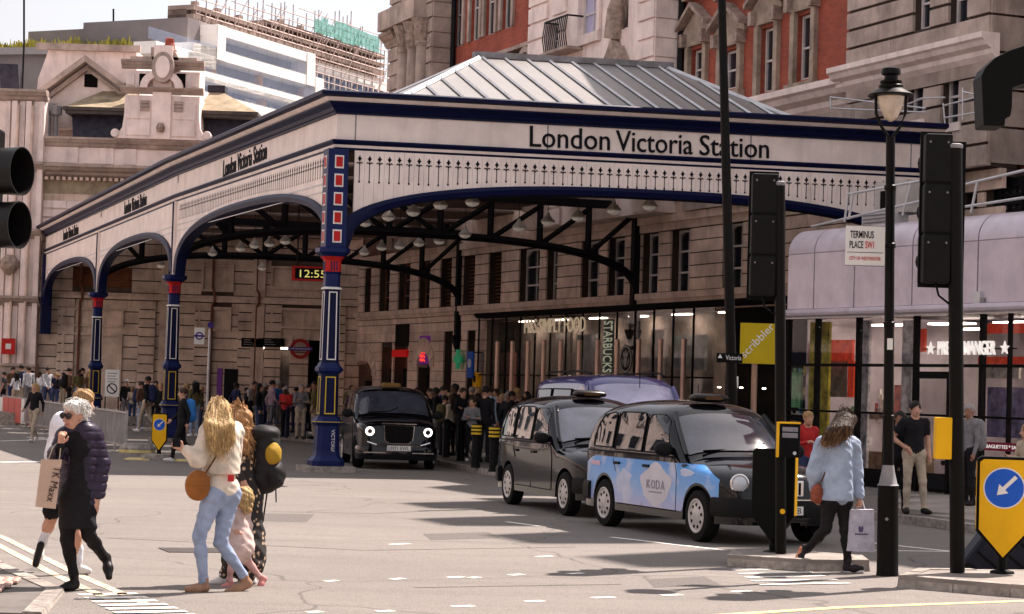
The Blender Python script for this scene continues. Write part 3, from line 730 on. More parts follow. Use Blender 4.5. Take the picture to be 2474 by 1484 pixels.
blk(hotel, 'interior_floor', m_blackm, xP0+.5, xN1-.6, 0.5, 4, ZH+0.3, ZH+0.5); blk(hotel, 'interior_back', m_blackm, xP0+.5, xN1-.6, 1.6, 1.7, 0.2, TOPZ)
# first floor: stone courses between the windows, sill band, head band
rustic(hotel, m_stone2, XF-.5, xN1, ZS+.10, ZH+.0, 0.40, 0.0, [(o[0]-.02, o[1]+.02, o[2], o[3]) for o in fo+fo2], 0.95, 0.035, 0.06)
MB().box(XF-3, xN1, -.22, 0, ZS-.12, ZS+.08).box(XF-3, xN1, -.14, 0, ZS-.26, ZS-.122).build('sill_course', m_stone2, hotel)
for i in range(30): 
    a = XF-1+i*(1-XF)/30; slab('stone', m_stone2, hotel, a, a+(1-XF)/30-.02, -.06, .01, ZB+.02, ZS-.28)
MB().box(XF-3, xN1, -.10, -.001, ZH+.02, ZH+.26).box(XF-3, xN1, -.2, -.001, ZH+.262, ZH+.5).box(xP0+.2, xN0, -.06, .019, ZH+.502, 8.7).build('head_course', m_stone2, hotel)
for i, o in enumerate(fo):
    if i in (5, 6, 7):
        mb = MB(); n = 14
        for k in range(n): z = o[2]+(o[3]-o[2])*k/n; mb.hexa([(o[0],.22,z),(o[1],.22,z),(o[1],.3,z+.06),(o[0],.3,z+.06),(o[0],.22,z+.02),(o[1],.22,z+.02),(o[1],.3,z+.08),(o[0],.3,z+.08)])
        mb.build('louvre', m_lou, hotel)
    else: window(hotel, o[0], o[1], o[2], o[3], 0.28, bars=(2, 3), arched=i >= 8, fr=0.07, mat=m_sash if i >= 8 else m_lou)
# ground floor, far half: stone piers with doorways
def gx(u, v=880): return H.x(u, 0, v)
gops = [(gx(856), gx(902), 0.1, 3.0), (gx(921), gx(948), 0.1, 3.55), (gx(952), gx(986), 0.1, 3.55), (gx(1010), gx(1041), 0.1, 3.3), (gx(1072), gx(1093), 0.1, 4.3), (gx(1128), gx(1148), 0.1, 4.3)]
XG = gx(1172)
wall = MB(); wall_open(wall, XF-3, XG, 0.1, ZB, 0.02, 0.5, gops); wall.build('ground_wall', m_sback, hotel)
rustic(hotel, m_stone2, XF-.5, XG, 0.13, 3.75, 0.40, 0.02, gops, 1.0, 0.02, 0.06)
rustic(hotel, m_stone2, XF-.5, XG, 3.77, ZB, 0.36, 0.02, gops, 1.3, 0.012, 0.05)
cx = (gops[0][0]+gops[0][1])/2; r = (gops[0][1]-gops[0][0])/2
for o, zsp in ((gops[0], 2.3), (gops[3], 2.7)):
    cx = (o[0]+o[1])/2; r = (o[1]-o[0])/2
    for sg in (-1, 1):
        pts = [(cx+sg*r, o[3])] + [(cx+sg*r*math.cos(t*math.pi/16), zsp+(o[3]-zsp)*math.sin(t*math.pi/16)) for t in range(9)]
        MB().prism_xz(pts, -.05, .4).build('arch_stone', m_stone2, hotel)
    for t in range(9):                                   # fan of voussoirs
        a0, a1 = math.pi*(t+.06)/9, math.pi*(t+.94)/9
        MB().prism_xz([(cx+r*1.02*math.cos(a0), zsp+(o[3]-zsp)*1.03*math.sin(a0)), (cx+r*1.02*math.cos(a1), zsp+(o[3]-zsp)*1.03*math.sin(a1)), (cx+(r+.5)*math.cos(a1), zsp+(o[3]-zsp+.62)*math.sin(a1)), (cx+(r+.5)*math.cos(a0), zsp+(o[3]-zsp+.62)*math.sin(a0))], -.085, .01).build('voussoir', m_stone2, hotel)
for i, o in enumerate(gops):
    d = MB().box(o[0]+.06, o[1]-.06, .38, .44, .13, o[3]-.9).build('door', m_blackm, hotel)
    slab('pane', m_glass, d, o[0]+.2, o[1]-.2, .36, .379, .5, o[3]-1.1)
# ground floor, near half: glass shop front under a dark beam
XB = gx(1745); XE = gx(1905)
MB().box(XG, xN1, -.45, .5, 4.56, 4.74).box(XG, xN1, -.52, -.451, 4.62, 4.745).build('shopfront_beam', m_blackm, hotel)
m_shop = M('shop_interior', (0.34, 0.27, 0.23), 0.8, var=0.35, vs=1.2)
m_sglass = M('shop_glass', (0.03, 0.03, 0.03), 0.03, var=0, spec=0.7, alpha=0.24)
blk(hotel, 'shop_back', m_shop, XG, XE, 1.4, 1.5, 0.13, 4.555); blk(hotel, 'shop_ceiling', m_shop, XG, XE, 0.5, 1.4, 4.48, 4.55)
npan = 14; pw = (XB-XG)/npan
for i in range(npan):
    slab('glass_panel', m_sglass, hotel, XG+i*pw+.015, XG+(i+1)*pw-.015, -.30, -.285, 2.45, 4.55)
    slab('glass_panel', m_sglass, hotel, XG+i*pw+.015, XG+(i+1)*pw-.015, -.30, -.285, .16, 2.40)
    MB().box(XG+i*pw-.02, XG+i*pw+.02, -.33, -.27, .13, 4.55).build('mullion', m_blackm, hotel)
MB().box(XG, XB, -.33, -.27, 2.40, 2.45).build('transom', m_blackm, hotel)
for k, (ua, ub, z0, z1, c) in enumerate(((1195,1240,1.9,3.3,(0.34,0.10,0.075)), (1330,1375,1.0,4.0,(0.42,0.37,0.33)), (1205,1235,.5,1.9,(0.30,0.30,0.30)), (1570,1600,1.6,4.0,(0.40,0.34,0.31)), (1250,1320,.3,1.3,(0.42,0.20,0.05)), (1455,1550,.3,2.0,(0.05,0.12,0.09)), (1390,1440,2.6,3.9,(0.35,0.37,0.36)), (1620,1700,2.7,3.8,(0.32,0.34,0.33)))):
    xa, xb = H.x(ua, .9), H.x(ub, .9); blk(hotel, 'shop_display', M('display_%d' % k, c, 0.6, var=0.25, vs=3), xa, xb, .9, 1.0, z0, z1)
for i in range(16):
    u = 1180+i*33; xa = H.x(u, .5); blk(hotel, 'shelf_goods', M('goods_%d' % (i % 5), ((0.5,0.12,0.03),(0.45,0.3,0.03),(0.1,0.16,0.05),(0.4,0.04,0.03),(0.35,0.32,0.28))[i % 5], 0.6, var=0.4, vs=9), xa, xa+.35, .45, .8, .25, 1.0+.5*random.random())
m_shoplight = M('shop_light', (1.0, .9, .78), .5, var=0, em=11.0)
for i in range(6): blk(hotel, 'shop_light', m_shoplight, XG+1.5+i*(XB-XG)/6, XG+2.6+i*(XB-XG)/6, .7, .9, 4.44, 4.47)
blk(hotel, 'dark_shop_wall', m_blackm, XB+.02, xN1, 0.1, .2, 0.13, 4.555)
m_lampw = M('downlight', (1, 0.85, 0.65), 0.5, var=0, em=9)
for u, v in ((1790,938),(1845,940),(1737,937)):
    x, z = H.loc(u, v, -.2); MB().lathe([(.05, 0), (.05, .03)], 10, (x, -.2, z)).build('downlight', m_lampw, hotel)
# ---- brickwork trim: stone surrounds and pediments
m_trim = M('window_trim_stone', (0.37, 0.285, 0.225), .85, var=.25, vs=2, streak=.45)
def surround(o, pediment=True, deep=0.12):
    xa, xb, za, zb = o; t = 0.22
    MB().box(xa-t, xa, -deep, .02, za-.1, zb+.1).box(xb, xb+t, -deep, .02, za-.1, zb+.1).box(xa-t, xb+t, -deep, .02, zb+.1, zb+.45).box(xa-t-.1, xb+t+.1, -deep-.1, .02, za-.34, za-.1).build('window_surround', m_trim, hotel)
    if pediment:
        c = (xa+xb)/2; w = (xb-xa)/2+t+.18
        MB().prism_xz([(c-w, zb+.46), (c+w, zb+.46), (c+w, zb+.60), (c, zb+1.25), (c-w, zb+.60)], -.10, .02).build('pediment', m_trim, hotel)
        for sg in (-1, 1): MB().prism_xz([(c, zb+1.27), (c+sg*(w+.08), zb+.62), (c+sg*(w+.08), zb+.76), (c, zb+1.42)], -.36, .02).build('pediment_rake', m_carv, hotel)
        for sg in (-1, 1): MB().box(c+sg*(w-.2)-.1, c+sg*(w-.2)+.1, -.3, .02, zb+.1, zb+.5).build('bracket', m_carv, hotel)
for i, o in enumerate(bw2): surround(o, i < 4)
for o in bw2: window(hotel, o[0], o[1], o[2], o[3], .22, bars=(1, 2), fr=.08)
for o in bw1:
    MB().box(o[0]-.22, o[0], -.08, .02, o[2], o[3]+.2).box(o[1], o[1]+.22, -.08, .02, o[2], o[3]+.2).box(o[0]-.22, o[1]+.22, -.08, .02, o[3]+.2, o[3]+.4).build('window_surround', m_stone, hotel)
    window(hotel, o[0], o[1], o[2], o[3], .2, bars=(1, 2), fr=.07)
# carved arched band over the brick bay between the far and middle pavilions
bz = 14.2
for k in range(5):
    x0 = xP1+.9+(xM0-xP1-1.1)*k/5; x1 = xP1+.9+(xM0-xP1-1.1)*(k+1)/5; c = (x0+x1)/2; w = (x1-x0)*.40
    MB().prism_xz([(c-w, bz-1.6), (c+w, bz-1.6), (c+w, bz-.8)] + [(c+w*math.cos(t*math.pi/10), bz-.8+.8*math.sin(t*math.pi/10)) for t in range(1, 10)] + [(c-w, bz-.8)], -.42, .02).build('carved_pediment', m_carv, hotel)
    MB().prism_xz([(c-w*1.15, bz-.85)] + [(c+w*1.15*math.cos(math.pi-t*math.pi/10), bz-.85+1.0*math.sin(t*math.pi/10)) for t in range(11)] + [(c+w*.92*math.cos(t*math.pi/10), bz-.9+.84*math.sin(t*math.pi/10)) for t in range(11)], -.66, -.421).build('carved_hood', m_stone, hotel)
    for q in range(3): MB().lathe([(.05,-.12),(.13,-.06),(.15,.02),(.1,.1),(.03,.14)], 8, (c-w*.5+q*w*.5, -.5, bz-.95+(0.14 if q == 1 else 0))).build('carving', m_carv, hotel)
    for sg in (-1, 1): MB().box(c+sg*w*.86-.12, c+sg*w*.86+.12, -.55, -.421, bz-2.3, bz-1.0).build('bracket', m_carv, hotel)
    MB().box(x0+.02, x1-.02, -.12, .019, bz-2.6, bz-1.62).build('apron', m_pale, hotel)
MB().box(xP1+.95, xM0-.02, -.5, .019, bz+.22, bz+.36).build('string_course', m_stone, hotel)
# ---- pavilions: projecting blocks of rusticated stone
def pavilion(x0, x1, proj, mat, h, ops, z0=ZH+.52, z1=TOPZ, strips=None):
    mb = MB(); wall_open(mb, x0, x1, z0, z1, -proj, 0.015, ops); mb.build('pavilion_wall', m_sback if strips is None else mat, hotel)
    for a, b in (strips or [(x0, x1)]): rustic(hotel, mat, a, b, z0, z1, h, -proj, ops, 1.15, 0.085, 0.09)
    n = round((z1-z0)/h); hh = (z1-z0)/n                  # return face looking towards the street
    for j in range(n): slab('stone', mat, hotel, x1-.01, x1+.06, -proj-.05, 0.0, z0+j*hh+.02, z0+(j+1)*hh-.02)
# far pavilion with three columns
pavilion(xP0, xP1, .9, m_stone, 0.62, [], strips=[(xP0, H.x(941, -.9)), (H.x(1005, -.9), xP1)])
for ua, ub in ((941,961),(963,985),(987,1004)):
    c = H.x((ua+ub)/2, -1.05); 
    MB().lathe([(.34,8),(.34,8.3),(.30,8.4),(.30,11),(.26,15.6)], 18, (c, -1.05, 0)).build('column', m_stone, hotel, smooth=30)
    MB().lathe([(.27,15.6),(.33,15.75),(.30,15.85),(.42,16.25),(.34,16.3),(.5,16.75)], 12, (c, -1.05, 0)).build('column_capital', m_carv, hotel)
MB().box(xP0, H.x(1005, -.9), -1.5, -.91, 16.8, 17.6).build('entablature', m_stone, hotel)
cornice(hotel, m_carv, xP0-.3, H.x(941, -.9), 16.75, .6, .45, y0=-.9)
MB().tube([(xP1+.16, -.12, 8), (xP1+.16, -.12, TOPZ)], .1, 8).build('drainpipe', m_black, hotel)
# middle pavilion
def mo(ua, ub, va, vb): return wx(ua, ub, va, vb, -.9)
mops = [mo(1322, 1352, 58, 132), mo(1402, 1446, -20, 82), mo(1490, 1518, -30, 70)]
pavilion(xM0, xM1, .9, m_pale, 0.62, mops, strips=[(xM0, H.x(1300, -.9)), (H.x(1312, -.9), H.x(1345, -.9)), (H.x(1462, -.9), H.x(1486, -.9)), (H.x(1520, -.9), xM1)])
window(hotel, *mops[1], -.72, bars=(2, 2), fr=.1, glass=m_blind)
window(hotel, *mops[0], -.60, bars=(1, 2), fr=.09)
MB().box(mops[2][0], mops[2][1], -.7, -.6, mops[2][2], mops[2][3]).build('niche_back', m_carv, hotel)
o = mops[1]; MB().box(o[0]-.25, o[1]+.25, -1.05, -.91, o[2]-.35, o[2]-.02).build('window_sill', m_pale, hotel); MB().box(o[0]-.25, o[0], -1.0, -.91, o[2], o[3]).box(o[1], o[1]+.25, -1.0, -.91, o[2], o[3]).build('window_surround', m_pale, hotel)
c = (mops[2][0]+mops[2][1])/2; zz = mops[2][2]-.9
MB().prism_xz([(c-.75, zz-.5), (c+.75, zz-.5), (c+.75, zz-.3), (c, zz+.55), (c-.75, zz-.3)], -1.3, -.91).build('pediment', m_carv, hotel)
MB().prism_xz([(c-.35, zz-1.9), (c+.35, zz-1.9), (c+.5, zz-.52), (c-.5, zz-.52)], -1.2, -.91).build('carved_panel', m_carv, hotel)
MB().tube([(c-.2,-1.1,zz+.6),(c,-1.15,zz+1.5),(c+.1,-1.1,zz+2.3)], [.35,.3,.1], 8).build('statue', m_carv, hotel, smooth=60)
bx0, bz0 = H.loc(1314, 128, -1.5); bx1, bz1 = H.loc(1368, 128, -1.5)
balc = MB().box(bx0, bx1, -1.55, -.91, bz0-.1, bz0).build('balcony', m_stone, hotel)
for i in range(13):
    x = bx0+(bx1-bx0)*i/12; MB().tube([(x, -1.5, bz0), (x+.0, -1.58, bz0+.45), (x, -1.5, bz0+1.02)], .022, 5).build('baluster', m_black, balc)
MB().tube([(bx0, -.92, bz0+1.03), (bx0, -1.5, bz0+1.03), (bx1, -1.5, bz0+1.03), (bx1, -.92, bz0+1.03)], .035, 6).build('rail', m_black, balc)
MB().tube([(xM1+.18, -.12, 8), (xM1+.18, -.12, TOPZ)], .11, 8).build('drainpipe', m_black, hotel)
# near pavilion: two storeys of windows, cornice between
def no(ua, ub, va, vb): return wx(ua, ub, va, vb, -.5)
nops = [no(2212, 2252, -60, 70), no(2297, 2343, -70, 58), no(2193, 2236, 182, 292), no(2278, 2322, 162, 300), no(2326, 2362, 398, 520), no(2384, 2455, 388, 520)]
zc0 = H.z(2200, 140, -.5)
mb = MB(); wall_open(mb, xN0, xN1, ZH+.52, TOPZ, -.5, .3, nops[:4]); mb.build('pavilion_wall', m_sback, hotel)
rustic(hotel, m_stone, xN0, xN1, ZH+.52, zc0-.85, .5, -.5, nops, 1.15, .075, .08)
rustic(hotel, m_stone, xN0, xN1, zc0+.12, TOPZ, .5, -.5, nops, 1.15, .08, .08)
blk(hotel, 'frieze', m_stone, xN0, xN1+.02, -.56, -.49, zc0-.84, zc0-.5)
cornice(hotel, m_pale, xN0-.3, xN1+.3, zc0+.1, .62, .5, y0=-.5)
for i, o in enumerate(nops[:4]): window(hotel, *o, -.28, bars=(1, 2) if i < 2 else (2, 2), fr=.08)
for o in nops[2:4]: MB().box(o[0]-.1, o[1]+.1, -.62, -.55, o[2]-.2, o[2]).build('window_sill', m_pale, hotel)
for j in range(15):
    for q in range(4): slab('stone', m_stone, hotel, xN1-.005, xN1+.06, -.54+q*1.4, -.55+(q+1)*1.4, ZH+.6+j*.9, ZH+.6+j*.9+.84)
for o in fo2: window(hotel, o[0], o[1], o[2], o[3], .25, bars=(4, 4), fr=.06, mat=m_black)
MB().box(xN0, xN1+.05, -.56, -.49, ZH+.53, ZH+.8).build('base_course', m_stone, hotel)
blk(hotel, 'return_wall', m_stone, xN1+.01, 15.0, -.48, 6, ZH+.52, TOPZ-.2) if False else None
# stone cornice at the foot of the brick bay, and the attic roof with chimneys and dormers
cornice(hotel, m_pale, xM1+.95, xN0-.02, H.z(1930, 225), .8, .75)
MB().box(xM1+.95, xN0-.02, -.3, .019, ZH+.52, H.z(1930, 225)-.8).build('stone_base', m_stone, hotel)
cornice(hotel, m_stone, xP0-.3, xN1+.3, TOPZ+.1, .9, .9)
# ---- roofline of the hotel: above the frame, but its outline shapes the shade in the street
MB().box(-2.5, xN1-.1, .6, 12, TOPZ+.02, 24.0).build('attic_block', m_stone, hotel)
MB().prism_yz([(.6, 24.0), (12, 24.0), (10, 26.7), (1.6, 26.7)], -2.4, xN1-.2).build('attic_roof', m_slate, hotel)
corner = thing('corner_building', 'tall stone building beyond the right edge that shades the road', 'building', H.o, H.a)
MB().box(2.2, 16, .2, 12, 0, 24.0).build('wall', m_stone, corner); cornice(corner, m_stone, 2.0, 16.2, 24.2, .9, .8, y0=.2)
MB().prism_yz([(.6, 24.01), (11.8, 24.01), (10, 26.7), (1.6, 26.7)], 2.3, 15.9).build('roof', m_slate, corner)
for xq, zq in ((3.0, 29.0), (6.4, 30.8), (9.5, 31.0), (12.8, 31.2)): blk(corner, 'chimney_stack', m_brick, xq-.75, xq+.75, .7, 2.2, 24.02, zq)
for k in range(5):
    for i in range(5): x = 3.2+i*2.5; w = slab('window', m_sash, corner, x, x+1.1, .14, .195, 3.2+k*4.1, 5.6+k*4.1); slab('pane', m_glass, w, .08, .92, -.3, -.05, .05, .95)
MB().prism_yz([(0.0, TOPZ), (14, TOPZ), (10.5, TOPZ+3.2), (3.0, TOPZ+3.2)], xP0+.2, -2.6).build('mansard_roof', m_slate, hotel)
for xq in (XF+3, XF+14, XF+25, -12.0):
    blk(hotel, 'chimney_stack', m_brick, xq, xq+1.5, 1.0 if xq > -2 else 4.0, 2.6 if xq > -2 else 5.6, TOPZ+.3, TOPZ+(4.6 if xq > -2 else 5.2))
# trusses between the side columns and the hotel wall
for y, u in ((BAYS[1], 1512), (BAYS[2], 1108)):
    xw = H.x(u, -.1, 690); p = H.w(xw, -.1)-C0
    truss(y, p.dot(CA.e))
# ---------------------------------------------------------------- station front behind the canopy
BK = Fac(-20.9, 96.3, 0.0)
m_stone3 = M('station_stone', (0.60, 0.46, 0.375), 0.88, var=0.25, vs=0.9, bump=0.15, bs=30, rnd=0.12, streak=0.6)
station = thing('station_building', 'grey stone station front with dormer tower and slate roof left behind the canopy', 'building', BK.o, 0)
def bx_(u, v=700): return BK.x(u, 0, v)
def bz_(u, v): return BK.z(u, v)
bL, bR = bx_(101, 600), bx_(846)
zc = bz_(230, 408)                                       # main cornice
pan = [(bx_(178), bx_(322), bz_(250,683), bz_(250,630)), (bx_(405), bx_(560), 0,0)]
holes = [(bx_(177,650), bx_(320,650), bz_(250,694), bz_(250,637)), (bx_(585,860), bx_(700,860), .1, bz_(640,812)), (bx_(745,860), bx_(784,860), .1, bz_(760,820))]
mb = MB(); wall_open(mb, bL, bR+4, .1, zc-.4, 0.02, .6, holes); mb.build('wall', M('station_joint', (0.11, 0.078, 0.062), .9, var=.2), station)
BL2 = [(bx_(148,760), bx_(300,760), bz_(240,790), bz_(240,745)), (bx_(150,840), bx_(296,840), .1, bz_(240,805)),
       (bx_(488,660), bx_(566,660), bz_(520,705), bz_(520,640)), (bx_(655,660), bx_(790,660), bz_(720,700), bz_(720,645)), (bx_(588,660), bx_(640,660), 99, 100), (bx_(480,740), bx_(560,740), bz_(520,800), bz_(520,742)), (bx_(655,740), bx_(790,740), bz_(720,795), bz_(720,745))]
zs = bz_(450, 722)
rustic(station, m_stone3, bL, bR+.5, zs+.18, bz_(300, 470), .52, .02, holes+BL2, 1.5, .05, .06)
rustic(station, m_stone3, bL, bR+.5, .12, zs-.14, .52, .02, holes+BL2, 1.5, .05, .06)
for p in BL2:                                            # recessed panels with raised margins
    if p[2] > 50: continue
    MB().box(p[0], p[1], -.03, .02, p[2], p[3]).build('wall_panel', m_stone3, station)
    MB().box(p[0], p[0]+.10, -.14, -.031, p[2], p[3]).box(p[1]-.10, p[1], -.14, -.031, p[2], p[3]).box(p[0]+.10, p[1]-.10, -.14, -.031, p[2], p[2]+.10).box(p[0]+.10, p[1]-.10, -.14, -.031, p[3]-.10, p[3]).build('panel_margin', m_stone3, station)
MB().box(bL-.1, bR+4, -.28, .02, zs-.12, zs+.02).box(bL-.1, bR+4, -.16, .02, zs+.022, zs+.16).build('string_course', m_stone3, station)
for u in (390, 612): 
    xa = bx_(u); MB().box(xa, xa+.55, -.2, .02, .12, zs-.14).box(xa, xa+.55, -.2, .02, zs+.18, bz_(300,560)).build('pilaster', m_stone3, station)
o = holes[0]; mb = MB(); n = 16
for k in range(n): z = o[2]+(o[3]-o[2])*k/n; mb.box(o[0], o[1], .1, .16, z+.01, z+.05)
mb.build('louvre', M('louvre_red', (0.24, 0.085, 0.04), .7, var=.2), station); slab('louvre_back', m_lou, station, o[0], o[1], .17, .2, o[2], o[3])
# entrance of the underground: lit band, boards and dark doors
o = holes[1]; slab('entrance_back', m_shop, station, o[0], o[1], 1.2, 1.3, .1, o[3]); 
blk(station, 'lit_canopy_edge', M('strip_light', (1.0, .93, .82), .5, var=0, em=3.0), o[0]+.05, o[1]-.05, -.05, 0, bz_(640, 843), bz_(640, 838))
blk(station, 'entrance_board', m_stone3, o[0]-.1, o[1]+.1, -.1, .015, bz_(640,837), o[3]+.05)
for k in range(4): blk(station, 'entrance_door', m_shop, o[0]+.05+k*(o[1]-o[0])/4, o[0]+(k+1)*(o[1]-o[0])/4-.05, .5, .55, .13, bz_(640,846))
o = holes[2]; slab('dark_doorway', m_blackm, station, o[0], o[1], .4, .5, .1, o[3])
for u in (196, 515, 622, 800):
    xa = bx_(u); MB().tube([(xa, -.16, .12), (xa, -.16, zs-.3), (xa+.12, -.3, zs-.1), (xa+.12, -.3, zs+.3), (xa, -.16, zs+.5), (xa, -.16, 8.0)], .06, 6).build('drainpipe', m_lou, station)
for u in (140, 335, 470, 575, 640, 795):
    xa = bx_(u, 800); rustic(station, m_stone3, xa, xa+.75, .12, zs-.14, .40, -.10, (), .8, .05, .06); MB().box(xa+.03, xa+.72, -.10, .02, .12, zs-.14).build('pier', m_sback, station)
# upper wall: frieze, dentil cornice and attic
za0 = bz_(300, 337)
MB().box(bL, bR+4, -.04, .6, zc-.398, za0-.02).build('attic_wall', m_pale, station)
rustic(station, m_pale, bL, bx_(330,500), bz_(200,572), bz_(200,485), .45, .0, (), 2.6, .08, .07)
blk(station, 'frieze', m_tan, bL, bx_(600), -.06, .019, bz_(200,470), bz_(200,432))
cornice(station, m_stone, bL-.4, bR+4, zc+.12, .55, .75, y0=-.04)
for k in range(44): slab('dentil', m_stone2, station, bL+.1+k*.26, bL+.24+k*.26, -.42, -.041, zc-.58, zc-.44)
za = bz_(300, 337)
cornice(station, m_stone, bL-.2, bR+4, za, .45, .4, y0=-.04)
for ua, ub in ((100,190),(200,275),(300,330)): MB().box(bx_(ua,375), bx_(ub,375), -.10, -.041, bz_(200,395), bz_(200,352)).build('attic_panel', m_pale, station)
# dormer tower
def bq(u, v, dy=0): return BK.loc(u, v, dy)
tx0, tx1 = bx_(303,300), bx_(485,300); tz0 = za; tzs = bz_(392, 222); tzt = bz_(392, 158)
cxx = (tx0+tx1)/2
tow = bpy.data.objects.new('dormer_tower', None); COL.objects.link(tow); tow.parent = station
MB().prism_xz([(tx0-.35, tz0), (tx1+.35, tz0), (tx1+.05, tz0+.5), (tx1-.02, tz0+1.1), (tx1-.02, tzs-.25), (tx0+.02, tzs-.25), (tx0+.02, tz0+1.1), (tx0-.05, tz0+.5)], -.5, 1.2).build('tower_body', m_pale, tow)
for sx in (-1, 1): MB().lathe([(.18,-.5),(.2,-.4),(.18,.3)], 12, (cxx+sx*((tx1-tx0)/2+.36), -.1, tz0+.22), axis='y').build('scroll', m_pale, tow)
cornice(tow, m_stone, tx0-.16, tx1+.16, tzs+.1, .30, .3, y0=-.5)
MB().box(tx0+.05, tx1-.05, -.48, 1.15, tzs+.1, tzt-.35).build('tower_head', m_pale, tow)
cornice(tow, m_stone, tx0-.16, tx1+.16, tzt+.12, .40, .34, y0=-.48)
MB().box(tx0+.2, tx1-.2, -.5, 1.1, tzt+.12, tzt+.3).build('tower_cap', m_stone, tow)
for u in (347, 437):
    xa, zz = bq(u, 198, -.48); MB().box(xa-.2, xa+.2, -.50, -.47, zz-.36, zz+.36).build('tower_window', m_blackm, tow)
MB().box(cxx-.42, cxx+.42, -.62, -.501, tz0, tz0+4.2).build('centre_panel', m_pale, tow)
for sg in (-1, 1):
    x0 = cxx+sg*.50; x1 = cxx+sg*((tx1-tx0)/2-.16); MB().box(x0, x1, -.545, -.501, tz0+.9, tzs-.55).build('side_panel', m_pale, tow); MB().box(x0, x1, -.56, -.501, tz0+.15, tz0+.80).build('side_panel', m_pale, tow)
    for k in range(3): MB().box(cxx+sg*.55, cxx+sg*.95, -.64, -.501, tzs-.95+k*.16, tzs-.82+k*.16).build('guilloche', m_stone, tow)
    MB().box(cxx+sg*((tx1-tx0)/2-.42), cxx+sg*((tx1-tx0)/2-.06), -.53, -.481, tzs+.2, tzt-.5).build('head_panel', m_pale, tow)
MB().prism_xz([(cxx-.95, tzs+.05)] + [(cxx+.95*math.cos(math.pi-t*math.pi/12), tzs+.05+.82*math.sin(t*math.pi/12)) for t in range(13)] + [(cxx+.62*math.cos(t*math.pi/12), tzs+.05+.52*math.sin(t*math.pi/12)) for t in range(13)], -.98, -.5).build('arched_hood', m_pale, tow)
ox, oz = bq(396, 165, -.7)
pts = [(ox+.5*math.cos(t*math.pi/12), oz+.68*math.sin(t*math.pi/12)) for t in range(24)]; MB().prism_xz(pts, -1.05, -.5).build('oval_frame', m_stone, tow)
pts = [(ox+.32*math.cos(t*math.pi/12), oz+.5*math.sin(t*math.pi/12)) for t in range(24)]; MB().prism_xz(pts, -1.1, -1.051).build('oval_panel', m_pale, tow)
MB().prism_xz([(ox-.55, oz-.1), (ox+.55, oz-.1), (ox+.6, oz+.5), (ox+.4, oz+.85), (ox-.4, oz+.85), (ox-.6, oz+.5)], -.5, .3).build('oval_block', m_stone, tow)
MB().lathe([(.3,0),(.34,.1),(.24,.16),(.24,.35),(.2,.4),(.2,.62),(.12,.66)], 12, (ox+.1, 0, oz+.8)).build('chimney_pot', m_terra, tow)
MB().box(ox-.7, ox-.35, -.2, .2, oz+.4, oz+1.0).build('chimney_pot', m_stone, tow)
MB().lathe([(.16,0),(.2,.2),(.12,.4)], 8, (cxx, -.7, tz0+.3)).build('carving', m_carv, tow)
# mansards either side of the tower
def mans(xa, xb, top_in_l, top_in_r, zt, nm):
    z0, z1 = za-.2, bz_(300, 262)
    g = bpy.data.objects.new('mansard_roof', None); COL.objects.link(g); g.parent = station
    MB().hexa([(xa+.2, .4, z0), (xb-.2, .4, z0), (xb-.2, 4, z0), (xa+.2, 4, z0), (xa-.0, .9, z1-.25), (xb, .9, z1-.25), (xb, 4, z1-.25), (xa, 4, z1-.25)]).build('slate_slope', m_slate, g)
    MB().box(xa-.2, xb+.2, .35, 4, z1-.25, z1-.1).box(xa-.3, xb+.3, .25, 4, z1-.098, z1+.05).build('eaves', M('dark_eaves', (.09,.075,.07), .8, var=.2), g)
    MB().hexa([(xa-.25, .3, z1+.05), (xb+.25, .3, z1+.05), (xb+.25, 5, z1+.05), (xa-.25, 5, z1+.05), (xa+top_in_l, 2.4, zt), (xb-top_in_r, 2.4, zt), (xb-top_in_r, 3.2, zt), (xa+top_in_l, 3.2, zt)]).build('tan_slope', m_tan, g)
    MB().box(xa+top_in_l-.1, xb-top_in_r+.1, 2.3, 3.3, zt, zt+.3).build('ridge_box', m_slate, g)
mans(bx_(163,300), tx0-.02, 1.25, 0.0, bz_(270, 200), 'l'); mans(tx1+.02, bx_(604,300), 0.0, 1.6, bz_(500, 205), 'r')
# gable and end wall on the left
GB = Fac(-20.9, 99.5, 0.0)
def gl(u, v): return GB.loc(u, v)
gp = [gl(78,330), gl(92,190), gl(118,120), gl(170,108), gl(330,122), gl(330,335)]
MB().prism_xz([(x, z) for x, z in gp], 3.2, 8.5).build('rear_block', m_pale, station)
x0, z0 = gl(105,118); x1, z1 = gl(325,128); MB().box(x0-.3, x1+.3, 2.9, 3.19, z1+.0, z1+.3).build('coping', m_stone, station)
pk = gl(223, 163); pl_, pr = gl(80, 268), gl(320, 235)
MB().prism_xz([pl_, pk, pr, (pr[0], pr[1]-1.4), (pl_[0], pl_[1]-1.0)], 2.2, 3.19).build('gable', m_pale, station)
for a, b in ((pl_, pk), (pk, pr)): MB().prism_xz([a, b, (b[0], b[1]+.30), (a[0], a[1]+.30)], 1.4, 2.6).build('gable_coping', m_stone, station); MB().prism_xz([(a[0], a[1]-.34), (b[0], b[1]-.34), (b[0], b[1]-.16), (a[0], a[1]-.16)], 1.9, 2.19).build('gable_moulding', m_stone, station)
xq, zq = gl(230, 203); MB().box(xq-.3, xq+.3, 2.15, 2.2, zq-.3, zq+.3).build('gable_vent', m_blackm, station)
x0, z0 = gl(30,250); MB().hexa([(x0,1.6,z0-1.6),(x0+.9,1.6,z0-1.6),(x0+.9,2.2,z0-1.6),(x0,2.2,z0-1.6),(x0-.3,1.6,z0+1.6),(x0+.55,1.6,z0+1.6),(x0+.55,2.2,z0+1.6),(x0-.3,2.2,z0+1.6)]).build('slate_cheek', m_slate, station)
